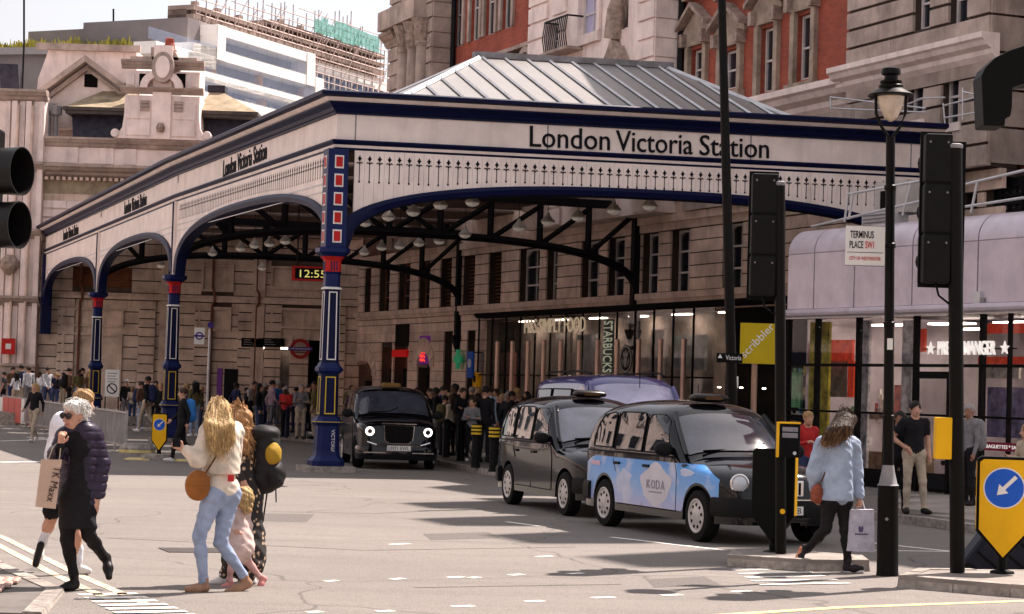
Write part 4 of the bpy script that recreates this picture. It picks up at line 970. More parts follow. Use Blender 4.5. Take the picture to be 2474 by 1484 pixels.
# tall stone corner on the far left with bundled pilasters and pipes
lx0, lx1 = bx_(-130), bL-.02; zt = bz_(60, 232)
MB().box(lx0, lx1, -.25, 3, .1, zt).build('corner_block', m_pale, station)
for k, u in enumerate((8, 26, 44, 60, 78, 92)):
    xa = bx_(u, 700); MB().box(xa-.13, xa+.10, -.25-.16-(.12 if k % 2 else 0), -.251, .1, zt-.3).build('pilaster', m_pale, station)
for k in range(5): cornice(station, m_stone, lx0, lx1+.12, zt-.02-k*3.0 if k else zt+.2, .5, .6, y0=-.25)
for u in (35, 70): xa = bx_(u, 700); MB().tube([(xa,-.62,.1),(xa,-.62,zt-.5)], .06, 6).build('drainpipe', m_stone2, station)
MB().lathe([(.1,-.4),(.4,-.1),(.45,.2),(.2,.5)], 10, (bx_(30,645), -.6, bz_(30,645))).build('carving', m_carv, station)
blk(station, 'corner_base', m_stone, lx0, lx1+.08, -.75, -.252, .1, 2.2)
# coping fragments and cowls on the roof
for u, v in ((118,275),(135,282)): 
    x, z = bq(u, v, .6); MB().lathe([(.12,-1.2),(.12,0),(.28,.1),(.28,.45),(.1,.5)], 10, (x, .6, z)).build('roof_cowl', m_lead, station)
# ---------------------------------------------------------------- white modern block and the scaffolded block far behind
m_mw = M('white_cladding', (0.92, 0.87, 0.82), .7, var=.05, vs=.3)
m_md = M('dark_cladding', (0.22, 0.19, 0.19), .7, var=.12, vs=.3)
m_mg = M('far_glass', (0.06, 0.08, 0.15), .12, var=.35, vs=.25, spec=.5)
m_or = M('orange_panel', (0.62, 0.30, 0.05), .6, var=.1)
m_bal = M('balcony_glass', (0.30, 0.36, 0.50), .15, var=.15, vs=.4, alpha=.22)
m_sedum = M('sedum', (0.40, 0.35, 0.07), .9, var=.4, vs=1.0)
m_scaf = M('scaffold_tube', (0.42, 0.31, 0.28), .6, .2, var=.2)
m_net = M('green_netting', (0.16, 0.46, 0.38), .8, var=.35, alpha=.55)
rs = random.Random(3)
MW = Fac(AT(470,200,150).x, 150, 65.5)                   # right-hand face, running away to the right
modern = thing('apartment_building', 'white modern block with long balconies and orange panels behind the station roof', 'building', MW.o, MW.a)
def mz(u, v): return MW.z(u, v)
mx0, mx1 = MW.x(497, 0, 200), MW.x(742, 0, 200)
zt1 = mz(560, 82)
MB().box(mx0-2, mx1+.3, .6, 14, 0, mz(620,101)-.1).build('core', m_md, modern)
fl = [(mz(600,100), mz(600,140)), (mz(600,150), mz(600,160))]
def band(v0, v1, ua=485, ub=742, um=620, y0=-1.2, nm='white_band', mat=m_mw):
    return MB().box(MW.x(ua,0,v0), MW.x(ub,0,v0), y0, .6, mz(um, v1), mz(um, v0)).build(nm, mat, modern)
band(101, 125, 488, 726); band(157, 182, 430, 742); band(215, 238, 400, 748); band(262, 290, 400)
blk(modern, 'end_frame', m_mw, MW.x(489,0,110), MW.x(509,0,110), -1.25, .6, mz(620,182)+.02, mz(620,101)+.02); blk(modern, 'end_frame', m_mw, MW.x(708,0,150), MW.x(727,0,150), -1.25, .6, mz(620,182)+.02, mz(620,101)+.02); blk(modern, 'end_frame', m_mw, MW.x(728,0,200), MW.x(748,0,200), -1.26, .6, mz(620,262), mz(620,157)+.02)
for v0, v1, ua, ub in ((125, 157, 510, 708), (182, 215, 417, 728), (238, 262, 417, 740)):
    n = 8 if v0 < 130 else 11; xa, xb = MW.x(ua,0,v0), MW.x(ub,0,v0)
    blk(modern, 'recess', m_md, xa, xb, .40, .55, mz(620, v1), mz(620, v0))
    for i in range(n):
        p = xa+(xb-xa)*i/n; q = xa+(xb-xa)*(i+.9)/n
        if v0 < 130 and i > 2: continue
        w_ = MB().box(p, q, .3, .36, mz(620, v1), mz(620, v0)-.15).build('window', m_mg if i % 3 else m_mw, modern); slab('pane', m_mg if i % 2 else M('curtained_glass', (.42,.46,.58), .3, var=.1), w_, p+.1, (p+q)/2-.06, .27, .299, mz(620,v1)+.1, mz(620,v0)-.25)
        if v0 > 130 and i % 4 == 2: blk(modern, 'orange_panel', m_or, q, q+(xb-xa)*.035, -.2, .3, mz(620, v1), mz(620, v0))
    for i in range(n): slab('balcony_panel', m_bal, modern, xa+(xb-xa)*(i+.01)/n, xa+(xb-xa)*(i+.99)/n, -1.2, -1.16, mz(620, v1)-.05, mz(620, v1)+1.0)
for i in range(8): slab('balcony_panel', m_bal, modern, MW.x(322,0,95)+i*(MW.x(490,0,95)-MW.x(322,0,95))/8, MW.x(322,0,95)+(i+.97)*(MW.x(490,0,95)-MW.x(322,0,95))/8, -1.2, -1.16, mz(400,116), mz(400,88))
blk(modern, 'terrace_wall', m_mw, MW.x(340,0,125), MW.x(489,0,110)-.02, -1.2, .6, mz(400,146), mz(400,117))
MB().hexa([(MW.x(459,0,60),.2,mz(620,101)-3),(mx1-1,.2,mz(620,101)-3),(mx1-1,9,mz(620,101)-3),(MW.x(459,0,60),9,mz(620,101)-3),(MW.x(459,0,60),.2,mz(590,82)),(mx1-1,.2,mz(620,93)),(mx1-1,9,mz(620,93)),(MW.x(459,0,60),9,mz(590,82))]).build('penthouse', m_md, modern)
# left face with the planted terrace
ML = Fac(AT(470,200,150).x-.5, 150.2, -14.0)
gz = ML.z(300, 98)
lv = bpy.data.objects.new('terrace_wing', None); COL.objects.link(lv); lv.parent = modern; lv.matrix_parent_inverse = (Matrix.Translation(MW.o) @ Matrix.Rotation(MW.a, 4, 'Z')).inverted(); lv.location = ML.o; lv.rotation_euler = (0,0,ML.a)
def mlx(u): return ML.x(u, 0, 90)
MB().box(mlx(-160), mlx(330), 0, 10, 0, gz-1.0).build('wing_wall', m_md, lv)
MB().box(mlx(-160), mlx(335), -.5, 9, gz-1.0, gz-.5).build('terrace_edge', M('grey_edge', (.33,.30,.30), .7, var=.1), lv)
MB().box(mlx(330), mlx(470), .4, 9, 0, ML.z(400,128)).build('corner_wall', m_mw, lv)
pz0, pz1 = ML.z(150, 106), ML.z(300, 70)
MB().hexa([(mlx(148),3,gz-.6),(mlx(486),3,gz-.6),(mlx(486),9,gz-.6),(mlx(148),9,gz-.6),(mlx(148),3,ML.z(150,72)),(mlx(486),3,ML.z(480,54)),(mlx(486),9,ML.z(480,54)),(mlx(148),9,ML.z(150,72))]).build('penthouse', m_md, lv)
for i in range(10):
    x = mlx(160)+i*(mlx(440)-mlx(160))/10; w_ = MB().box(x, x+.45, 2.94, 2.99, gz-.3, ML.z(200,84)).build('window', m_mg, lv)
mb = MB()
for i in range(2600):
    x = rs.uniform(mlx(-150), mlx(332)); y = rs.uniform(-.4, 2.6); h = rs.uniform(.15, .55)*(1.5 if rs.random() < .1 else 1)*(.75+.5*math.sin(x*.9)**2); a = rs.uniform(0, 3.14); w = rs.uniform(.05,.16); dx, dy = w*math.cos(a), w*math.sin(a); lean = rs.uniform(-.25,.25)
    mb.cm = 0; mb.add([(x-dx,y-dy,gz-.5),(x+dx,y+dy,gz-.5),(x+lean+dx*.4,y,gz-.5+h),(x+lean-dx*.4,y,gz-.5+h)], [(0,1,2,3)])
sd_ = mb.build('sedum_planting', m_sedum, lv); sd_['kind'] = 'stuff'
# the block under scaffolding
SB = Fac(AT(505,180,190).x, 190, 64.5)
scaf = thing('construction_building', 'half built block wrapped in scaffolding with green netting behind the white flats', 'building', SB.o, SB.a)
sx1 = SB.x(940, 0, 150)
def sz(u, v): return SB.z(u, v)
zw, zq = sz(820, 156), sz(820, 72); fh = (zq-zw)/4
MB().box(0, sx1+6, 1.5, 5, 0, zw).build('white_wall', m_mw, scaf)
xw0, xw1 = SB.x(800,0,200), sx1+2
for i in range(12):
    x = xw0+(xw1-xw0)*i/12; w_ = MB().box(x, x+(xw1-xw0)*.05, 1.4, 1.49, zw-5.2, zw-1.0).build('window', m_mg, scaf)
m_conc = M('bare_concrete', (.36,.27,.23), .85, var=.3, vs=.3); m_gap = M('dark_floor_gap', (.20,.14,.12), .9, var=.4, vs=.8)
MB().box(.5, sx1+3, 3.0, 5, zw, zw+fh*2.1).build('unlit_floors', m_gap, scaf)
for k in range(4):
    z = zw+k*fh; MB().box(.5+(k == 3)*sx1*.4, sx1+3, 2.2, 5, z, z+.45).build('floor_slab', m_conc, scaf)
    for i in range(4 if k == 3 else 0, 9): x = 1+i*(sx1)/9; MB().box(x, x+.6, 2.4, 2.9, z+.45, z+fh).build('concrete_column', m_conc, scaf)
pts = [(SB.x(515+215*t/12,6,60), 6, zq-2.6+2.2*math.sin(math.pi*t/12)) for t in range(13)]; MB().tube(pts, .45, 6).build('curved_roof_edge', M('pink_steel', (.52,.33,.30), .6, var=.3), scaf)
for t in range(13): MB().tube([(pts[t][0], 6, zq-4.5), pts[t]], .2, 5).build('roof_strut', m_conc, scaf)
st_me = MB().tube([(0,0,0),(0,0,1)], .055, 5).mesh('scaffold_standard', m_scaf)
for i in range(46):
    x = sx1*(-.02+1.08*i/45); h = zq-2.4*max(0, 1-x/(sx1*.8))+rs.uniform(-.5, 2.6); put('scaffold_standard', st_me, scaf, (x, .8+(i % 2)*.9, zw-6), 0, (1,1,h-zw+6))
ld_me = MB().tube([(0,0,0),(1,0,0)], .05, 5).mesh('scaffold_ledger', m_scaf)
for k in range(13):
    z = zw-4+k*(zq-zw+5)/12; x0 = sx1*(0 if k < 10 else .18*(k-9)); put('scaffold_ledger', ld_me, scaf, (x0+sx1*(-.02+.03*(k % 3)), .75, z), 0, (sx1*1.08-x0,1,1)); put('scaffold_ledger', ld_me, scaf, (x0, 1.75, z+.35), 0, (sx1*1.06-x0,1,1))
br_me = MB().tube([(0,0,0),(2.0,0,2.6)], .045, 5).mesh('scaffold_brace', m_scaf)
for i in range(30): put('scaffold_brace', br_me, scaf, (sx1*rs.uniform(0,1.0), .7, zw+rs.uniform(-2,fh*3.4)))
n0, n1 = SB.x(772,0,90), SB.x(930,0,90)
for i in range(10):
    xa = n0+(n1-n0)*i/10; slab('safety_net', m_net, scaf, xa, xa+(n1-n0)*.097, .6, .64, sz(820,94)+rs.uniform(-.2,.2), sz(820,62)+rs.uniform(-.3,.6))
# distant mast poles on roofs
for u, v0, v1, Y in ((58, 108, -10, 101), (274, 66, 22, 152)):
    a, b = AT(u, v0, Y), AT(u, v1, Y)
    o = MB().tube([(0,0,0), (b.x-a.x, 0, b.z-a.z)], .05 if Y < 120 else .07, 6).build('roof_mast', m_black); o.location = a
    MB().tube([(0,0,-8),(0,0,0)], .05, 6).build('mast_foot', m_black, o)
    tag(o, 'thin dark mast pole standing on the station roof' if Y < 120 else 'small antenna mast on the dark penthouse of the white block', 'mast')

# ---------------------------------------------------------------- the other sides of the square: out of the frame, seen in windows and paintwork
m_stuc = M('cream_stucco', (.62,.54,.46), .8, var=.15, vs=.5, streak=.2)
def terrace(label, x, y, deg, length, h, mat, floors):
    F = Fac(x, y, deg); t = thing('terrace_building', label, 'building', F.o, F.a)
    MB().box(0, length, 0, 9, 0, h).build('wall', mat, t); cornice(t, m_stone, -.2, length+.2, h+.3, .7, .6); n = int(length/2.6); fh = (h-4.2)/floors
    MB().box(.3, length-.3, -.25, -.01, 3.5, 4.1).build('shop_fascia', m_navy, t)
    for k in range(floors):
        for i in range(n):
            x0 = .7+i*(length-.6)/n; z0 = 4.6+k*fh; w = slab('window', m_sash, t, x0, x0+1.25, -.06, -.005, z0, z0+fh*.66); 
            slab('pane', m_glass, w, .08, .92, -.3, -.05, .05, .95)
    for i in range(n//2): slab('shop_window', m_glass, t, .6+i*(length-.6)*2/n, 4.6+i*(length-.6)*2/n, -.05, -.005, .6, 3.3)
    return t
terrace('cream stucco terrace across the square on the left', -44, -34, 90, 44, 15.5, m_stuc, 4)
terrace('long pale terrace farther along on the left', -46, 12, 88, 100, 18.0, m_pale, 5)
terrace('pale office terrace behind the viewer', 46, -42, 180, 88, 17.0, m_pale, 5)
# ---------------------------------------------------------------- grey rounded shop block on the right
PR = Fac(6.0, 47.0, -63.4)
kiosk = thing('shop_block', 'low grey metal clad shop block with rounded eaves and glass front beside the road', 'building', PR.o, PR.a)
m_kg = M('grey_cladding', (0.56, 0.49, 0.545), .3, .1, spec=.3, var=.10, vs=2.2, streak=.20, rnd=.03)
m_kd = M('dark_seam', (0.06, 0.05, 0.06), .6, var=.1)
zf, ztop, zseam = 3.66, 5.56, 5.02
PX1 = PR.x(2700, 0, 700)
seams = [0.0] + [PR.x(u, 0, 700) for u in (1965, 2062, 2202, 2360, 2520, PX1)][:5] + [PX1]
prof = [(0.0, zf+.14), (0.0, zseam-.012)]; rr = .52
curve = [(rr-rr*math.cos(t*math.pi/16), zseam+.012+(ztop-zseam)*math.sin(t*math.pi/16)) for t in range(9)]
for a, b in zip(seams[:-1], seams[1:]):
    MB().box(a+.02, b-.02, 0, .05, zf+.16, zseam-.012).build('cladding_panel', m_kg, kiosk, bevel=.006)
    pts = curve + [(p[0]+.05, p[1]-.05) for p in curve[::-1]]
    MB().prism_yz(pts, a+.02, b-.02).build('cladding_panel', m_kg, kiosk, smooth=40)
MB().prism_yz([(.055, zf+.1), (.055, zseam+.2), (.3, ztop-.12), (.6, ztop-.07), (7, ztop-.07), (7, zf+.1)], 0.02, PX1).build('core', m_kd, kiosk)
MB().box(0.03, PX1, .6, 7, ztop-.068, ztop-.02).build('roof', m_lead, kiosk)
MB().tube([(-.05, -.05, zf+.07), (PX1, -.05, zf+.07)], .085, 10).build('gutter', m_kg, kiosk)
MB().box(-.02, PX1, -.02, .3, zf-.05, zf+.005).build('head_beam', m_rib, kiosk)
MB().box(0.0, .03, .55, 7, .13, ztop-.1).build('end_wall', m_kg, kiosk)
MB().box(.1, PX1, 6.9, 7, .13, zf).build('back_wall', M('shop_wall', (.62,.55,.48), .8, var=.15), kiosk)
MB().box(.1, PX1, .2, 6.9, .125, .15).build('shop_floor', M('shop_floor', (.2,.17,.15), .6, var=.1), kiosk)
for i in range(7): blk(kiosk, 'ceiling_light', m_shoplight, .8+i*2.1, 2.0+i*2.1, 1.6, 1.9, 3.52, 3.55); blk(kiosk, 'ceiling_light', m_shoplight, .8+i*2.1, 2.0+i*2.1, 3.8, 4.1, 3.52, 3.55)
m_pg = M('kiosk_glass', (0.02, 0.02, 0.025), 0.02, var=0, spec=.7, alpha=.22)
mul = [0.02] + [PR.x(u, 0, 880) for u in (1967, 2066, 2205, 2365, 2500)] + [PX1]
zt1, zt2 = 2.62, 1.64
for i, x in enumerate(mul): MB().box(x-.04, x+.04, .02, .14, .14, zf-.05).build('mullion', m_blackm, kiosk)
door = (PR.x(2214), PR.x(2296))
for i, (a, b) in enumerate(zip(mul[:-1], mul[1:])):
    n = 2 if i in (2, 4) else 1
    for k in range(n):
        p, q = a+(b-a)*k/n+.055, a+(b-a)*(k+1)/n-.055
        if k: MB().box(a+(b-a)*k/n-.025, a+(b-a)*k/n+.025, .03, .12, .14, zf-.05).build('mullion', m_blackm, kiosk)
        for z0, z1 in ((.5, zt2-.03), (zt2+.03, zt1-.03), (zt1+.03, zf-.06)):
            slab('glass_panel', m_pg, kiosk, p, q, .07, .08, z0, z1)
    MB().box(a+.05, b-.05, .03, .12, zt1-.03, zt1+.03).build('transom', m_blackm, kiosk); MB().box(a+.05, b-.05, .03, .12, zt2-.025, zt2+.025).build('transom', m_blackm, kiosk)
    MB().box(a+.05, b-.05, .03, .14, .14, .5).build('stall_riser', m_blackm, kiosk)
d = MB().box(door[0], door[0]+.08, -.03, .019, .13, 2.5).box(door[1]-.08, door[1], -.03, .019, .13, 2.5).box(door[0]+.08, door[1]-.08, -.03, .019, 2.36, 2.5).build('door', m_blackm, kiosk)
slab('pane', m_pg, d, door[0]+.08, door[1]-.08, -.01, .0, .2, 2.36); MB().box(door[0]+.1, door[0]+.13, -.08, -.03, .9, 1.3).build('handle', m_rib, d)
# what stands behind the glass, and red pieces added for reflections on it
def inner(nm, c, ua, ub, va, vb, dy=1.0, em=0.0, th=.06):
    x0, z1 = PR.loc(ua, va, dy); x1, z0 = PR.loc(ub, vb, dy)
    return MB().box(x0, x1, dy, dy+th, max(z0, .15), min(z1, zf-.1)).build(nm, M('inner_%s_%d' % (nm, int(ua)), c, .6, var=.45, vs=5, em=em*.5), kiosk)
inner('display_post', (.50,.42,.04), 1957, 1968, 772, 1100, .5); inner('display_post', (.50,.42,.04), 1984, 1996, 772, 1100, .5)
inner('reflection_board', (.75,.06,.02), 1968, 2058, 822, 872, .8, .25); inner('reflection_board', (.75,.06,.02), 2048, 2060, 872, 960, .8, .2)  # faintly glowing red boards imitate a red bus reflected in the glass
inner('grey_panel', (.25,.22,.24), 2000, 2045, 872, 960, 1.0); inner('green_poster', (.10,.30,.14), 1905, 1932, 900, 985, .9)
inner('roller_blind', (.55,.50,.52), 2072, 2090, 775, 1180, .3); inner('roller_blind', (.50,.46,.46), 2180, 2196, 775, 1180, .3)
inner('red_menu', (.60,.08,.05), 2160, 2180, 930, 1030, 1.2); inner('reflection_strip', (.75,.06,.02), 2205, 2232, 795, 850, .9, .2); inner('reflection_strip', (.72,.06,.02), 2368, 2473, 782, 805, .9, .25)  # red strips, here and below, stand in for the same bus reflection
inner('reflection_strip', (.72,.06,.02), 2362, 2473, 862, 880, .9, .2); inner('white_board', (.60,.52,.46), 2380, 2460, 885, 915, .9); inner('violet_panel', (.30,.25,.42), 2385, 2473, 935, 1060, 1.1)
inner('shelf', (.35,.28,.24), 2100, 2170, 1000, 1015, 1.6); inner('shelf', (.35,.26,.2), 1905, 1990, 1040, 1052, 1.4); inner('counter', (.3,.2,.14), 2090, 2200, 1090, 1180, 2.0, 0, .6)
rk_ = random.Random(5)
for row in range(5):
    for i in range(26):
        u = 1904+i*6.1; v = 905+row*48
        if rk_.random() < .75: inner('packet', rk_.choice(((.55,.15,.06),(.12,.3,.4),(.6,.55,.4),(.5,.4,.08),(.2,.4,.2),(.6,.6,.58))), u, u+rk_.uniform(3,5), v-rk_.uniform(8,24), v, 1.7+.02*row)
    inner('shelf', (.5,.44,.38), 1902, 2062, 905+row*48, 909+row*48, 1.65)
for i in range(20): inner('menu_card', rk_.choice(((.6,.55,.5),(.5,.1,.08),(.3,.25,.2),(.65,.6,.55))), 2095+i*5.2, 2099+i*5.2, 935+(i*13) % 60, 950+(i*13) % 60+rk_.uniform(5,25), 2.4)
for i in range(14): inner('packet', ((.5,.12,.05),(.1,.3,.4),(.5,.45,.3),(.4,.3,.05))[i % 4], 1906+i*6, 1911+i*6, 1015+(i*7) % 12, 1040, 1.35)
# shop name over the door, fixed to the glass front
m_prew = M('sign_white', (.85,.83,.80), .5, var=.04, em=.22)
def star(x, z, r, y): return MB().prism_xz([(x+(r if k % 2 == 0 else r*.42)*math.sin(k*math.pi/5), z+(r if k % 2 == 0 else r*.42)*math.cos(k*math.pi/5)) for k in range(10)], y, y+.03)
xs0, zs0 = PR.loc(2246, 842, -.06)
sgn = thing('shop_sign', 'white lettering between two stars above the glass shop door', 'sign', PR.w(xs0, -.06, zs0), PR.a)
xe_ = PR.loc(2425, 842, -.06)[0]-xs0
star(0, 0, .135, 0).build('star', m_prew, sgn); star(xe_, -.0, .135, 0).build('star', m_prew, sgn)
fit_text('lettering', 'PRET A MANGER', xe_-.5, .27, .02, m_prew, sgn, (.25, 0, -.13), bold=.012)
MB().box(-.3, xe_+.3, .04, .06, -.02, .0).build('sign_rail', m_blackm, sgn)
x0, z0 = PR.loc(2372, 1077, -.01); x1, _ = PR.loc(2520, 1077, -.01)
bn = MB().box(0, x1-x0, 0, .01, -.08, .08).build('window_banner', M('burgundy', (.18,.012,.035), .5, var=.05)); bn.location = PR.w(x0, -.02, z0); bn.rotation_euler = (0,0,PR.a)
tag(bn, 'dark red strip reading BAGUETTES along the shop window', 'banner'); fit_text('lettering', '* BAGUETTES * SANDWICHES *', x1-x0-.1, .07, .003, m_prew, bn, (.05, -.004, -.035))
# rails, ducts and cooling unit on its roof
def rl(u, v, dy): x, z = PR.loc(u, v, dy); return (x, dy, z)
rail = thing('roof_handrail', 'pale tubular handrail on the roof of the grey shop block', 'handrail', PR.o, PR.a)
for a, b in (((2048,470),(2230,436)), ((2330,500),(2473,478)), ((2048,470),(2040,536)), ((2060,466),(2050,530)), ((2200,440),(2180,520)), ((1960,548),(2240,482)), ((2360,440),(2345,515)), ((2330,446),(2473,412))):
    MB().tube([rl(*a, 1.0), rl(*b, 1.0)], .03, 6).build('tube', m_rib, rail)
xa, za_ = PR.loc(2080, 545, 1.6); xb, zb_ = PR.loc(2142, 478, 1.6)
ac = thing('cooling_unit', 'pale boxy cooling unit behind the street name sign on the shop roof', 'cooling unit', PR.w(xa, 1.6, ztop-.02), PR.a)
MB().box(0, xb-xa, 0, .6, 0, .45).build('casing', m_rib, ac, bevel=.02); MB().box(.05, xb-xa+.3, .3, .9, .451, 1.15).build('casing', M('pale_metal', (.5,.46,.43), .5, .2), ac)
MB().box(.3, xb-xa-.1, .27, .30, .55, .95).build('grille', m_blackm, ac); 
for k in range(5): MB().box(.06, xb-xa-.06, -.01, -.001, .06+k*.08, .09+k*.08).build('vent_slat', m_lead, ac)
sb = MB().box(-.09, .09, -.07, 0, -.13, .13).build('security_camera', m_rib); x, z = PR.loc(2366, 721, 0); sb.location = PR.w(x, 0, z); sb.rotation_euler = (0,0,PR.a); MB().lathe([(.02,-.2),(.05,-.15),(.06,0)], 8, (.13,-.03,0)).build('sensor', m_lead, sb)
tag(sb, 'small white box with sensor on the grey cladding', 'security camera')
# ================================================================ vehicles
def interp(tab, x):
    for (x0, y0), (x1, y1) in zip(tab[:-1], tab[1:]):
        if x0 <= x <= x1:
            t = (x-x0)/(x1-x0); return y0+(y1-y0)*t
    return tab[0][1] if x < tab[0][0] else tab[-1][1]
def smooth_tab(tab, n=8):
    """Catmull-Rom through the table so that outlines have no corners"""
    p = [Vector((a, b)) for a, b in tab]; out = []
    for i in range(len(p)-1):
        p0, p1, p2, p3 = p[max(i-1, 0)], p[i], p[i+1], p[min(i+2, len(p)-1)]
        for k in range(n):
            t = k/n; q = 0.5*((2*p1)+(p2-p0)*t+(2*p0-5*p1+4*p2-p3)*t*t+(3*p1-p0-3*p2+p3)*t**3); out.append((q.x, q.y))
    out.append(tuple(p[-1]))
    res = [out[0]]
    for a in out[1:]:
        if a[0] > res[-1][0]+1e-5: res.append(a)
    return res
class Car:
    def __init__(s, top, wid, belt, tum, wheels, wr, zb=0.26, ar=None, hood_x=1.0, n=2.6, sh_cab=.26, sh_hood=.2):
        s.top = smooth_tab(top); s.wid = smooth_tab(wid); s.belt = belt; s.tum = tum; s.wheels = wheels; s.wr = wr; s.zb = zb; s.ar = ar or wr+.055; s.hx = hood_x; s.n = n; s.shc = sh_cab; s.shh = sh_hood
        s.x0, s.x1 = s.top[0][0], s.top[-1][0]
    def zt(s, x): return interp(s.top, x)
    def w(s, x): return interp(s.wid, x)
    def zs(s, x):
        z = s.zt(x); t = min(1, max(0, (s.hx+.25-x)/.5)); h = s.shh*(1-t)+s.shc*t
        return max(s.zb+.12, z-h)
    def tf(s, z): return 1-s.tum*max(0, (z-s.belt)/.78)**1.15
    def side(s, x, z):
        zs, zt = s.zs(x), s.zt(x); y = s.w(x)*s.tf(min(z, zs))
        if z > zs: y *= max(0, 1-((z-zs)/max(1e-4, zt-zs))**s.n)**(1/s.n)
        return y
    def bot(s, x):
        z = s.zb
        for xw in s.wheels:
            if abs(x-xw) < s.ar: z = max(z, s.wr+math.sqrt(s.ar**2-(x-xw)**2))
        return z
    def ring(s, x):
        b, zs, zt = s.bot(x), s.zs(x), s.zt(x); b = min(b, zs-.02); w = s.w(x)
        r = [(0, s.zb+.04), (max(.05, w-.25), s.zb+.04), (max(.05, w-.25), b)]
        for k in range(11):
            z = b+(zs-b)*k/10; r.append((w*s.tf(z), z))
        wt = w*s.tf(zs)
        for k in range(1, 11):
            a = k/10*math.pi/2; r.append((wt*math.cos(a)**(2/s.n) if k < 10 else 0, zs+(zt-zs)*math.sin(a)**(2/s.n)))
        return r
    def body(s, matf=None):
        xs_ = [s.x0+(s.x1-s.x0)*i/130 for i in range(131)]
        for xw in s.wheels: xs_ += [xw-s.ar, xw+s.ar, xw-s.ar+.012, xw+s.ar-.012]
        xs_ = sorted(xs_); rings = []
        for x in xs_:
            r = s.ring(x); rings.append([(x, -y, z) for y, z in r] + [(x, y, z) for y, z in r[::-1]][1:-0 or None])
        k = len(rings[0]); mb = MB(); v = [p for r in rings for p in r]; f = []; m = []
        for i in range(len(rings)-1):
            for j in range(k):
                q = (i*k+j, i*k+(j+1) % k, (i+1)*k+(j+1) % k, (i+1)*k+j); f.append(q[::-1])
                c = [sum(v[a][t] for a in q)/4 for t in range(3)]; m.append(matf(*c) if matf else 0)
        f += [tuple(range(k)), tuple(range(len(rings)*k-1, (len(rings)-1)*k-1, -1))]; m += [0, 0]
        mb.v = v; mb.f = f; mb.m = m; return mb
    def patch(s, poly, off, sd, rings=4):
        """a panel lying on the side of the body, outlined in x, z"""
        P = []
        for i in range(len(poly)):
            a, b = poly[i], poly[(i+1) % len(poly)]; n = max(1, int(math.hypot(b[0]-a[0], b[1]-a[1])/.07))
            P += [(a[0]+(b[0]-a[0])*k/n, a[1]+(b[1]-a[1])*k/n) for k in range(n)]
        cx, cz = sum(p[0] for p in P)/len(P), sum(p[1] for p in P)/len(P); v = []; f = []; n = len(P)
        for r in range(rings):
            t = 1-r/rings
            for x, z in P: X, Z = cx+(x-cx)*t, cz+(z-cz)*t; v.append((X, sd*(s.side(X, Z)+off), Z))
        v.append((cx, sd*(s.side(cx, cz)+off), cz))
        for r in range(rings-1):
            for i in range(n): f.append((r*n+i, r*n+(i+1) % n, (r+1)*n+(i+1) % n, (r+1)*n+i))
        for i in range(n): f.append(((rings-1)*n+i, (rings-1)*n+(i+1) % n, rings*n))
        ar = sum(P[i][0]*P[(i+1)%n][1]-P[(i+1)%n][0]*P[i][1] for i in range(n))
        if (ar > 0) == (sd > 0): f = [q[::-1] for q in f]
        return MB().add(v, f)
    def screen(s, xa, xb, a0, off=(.01, .012), m=16):
        """glass on the sloping front, between stations xa and xb; a0 leaves room for the pillars"""
        v = []; f = []; N = 24
        for i in range(m+1):
            x = xa+(xb-xa)*i/m; zs, zt = s.zs(x), s.zt(x); wt = s.w(x)*s.tf(zs)
            for j in range(N+1):
                t = -1+2*j/N; a = math.pi/2-abs(t)*(math.pi/2-a0); y = wt*math.cos(a)**(2/s.n) if abs(t) > 1e-6 else 0
                v.append((x+off[0], math.copysign(y, t)*.985, zs+(zt-zs)*math.sin(a)**(2/s.n)+off[1]))
        for i in range(m):
            for j in range(N): f.append((i*(N+1)+j, i*(N+1)+j+1, (i+1)*(N+1)+j+1, (i+1)*(N+1)+j))
        if xb > xa: f = [q[::-1] for q in f]
        return MB().add(v, f)
    def band(s, x0, z0, z1, off, ends=True, front=True):
        """a bumper wrapped round the plan outline"""
        xs_ = [x0+(s.x1-x0)*i/24 for i in range(25)] if front else [x0+(s.x0-x0)*i/24 for i in range(25)]
        sgn = 1 if front else -1; pl = []
        for x in xs_: pl.append((x, -s.w(x)))
        pl += [(p[0], -p[1]) for p in pl[::-1]]
        v = []; k = len(pl)
        for i, (x, y) in enumerate(pl):
            a, b = pl[max(i-1, 0)], pl[min(i+1, k-1)]; d = Vector((b[0]-a[0], b[1]-a[1])); d.normalize(); n = Vector((d.y, -d.x))*(1 if front else -1)
            o = off
            v += [(x+n.x*.0, y+n.y*.0, z0), (x+n.x*o*.7, y+n.y*o*.7, z0), (x+n.x*o, y+n.y*o, z0+.05), (x+n.x*o, y+n.y*o, z1-.05), (x+n.x*o*.6, y+n.y*o*.6, z1), (x, y, z1)]
        f = [(i*6+j, i*6+(j+1) % 6, (i+1)*6+(j+1) % 6, (i+1)*6+j) for i in range(k-1) for j in range(6)]
        if not front: f = [q[::-1] for q in f]
        f += [tuple(range(6)), tuple(range(k*6-1, k*6-7, -1))]
        return MB().add(v, f)
m_tyre = M('tyre_rubber', (.010,.009,.009), .8, var=.2, vs=20, spec=.1)
m_alloy = M('wheel_cover', (.50,.47,.45), .4, .15, var=.15, vs=12, spec=.5)
m_carblack = M('black_car_paint', (.003,.003,.005), .12, var=.2, vs=1, coat=.5, spec=.15)
m_carglass = M('car_glass', (.008,.009,.012), .01, var=.3, vs=2, spec=.8)
m_wind = M('windscreen_glass', (.05,.055,.075), .04, var=.25, vs=3, spec=1.0, coat=.5)
m_chrome = M('chrome', (.72,.70,.68), .12, 1.0, var=.05)
m_bump = M('bumper_plastic', (.008,.0075,.008), .6, var=.15)
m_lens = M('lamp_lens', (.55,.57,.62), .08, var=.1, spec=.9)
m_amber = M('amber_sign', (.010,.007,.005), .3, var=.2, coat=.2)
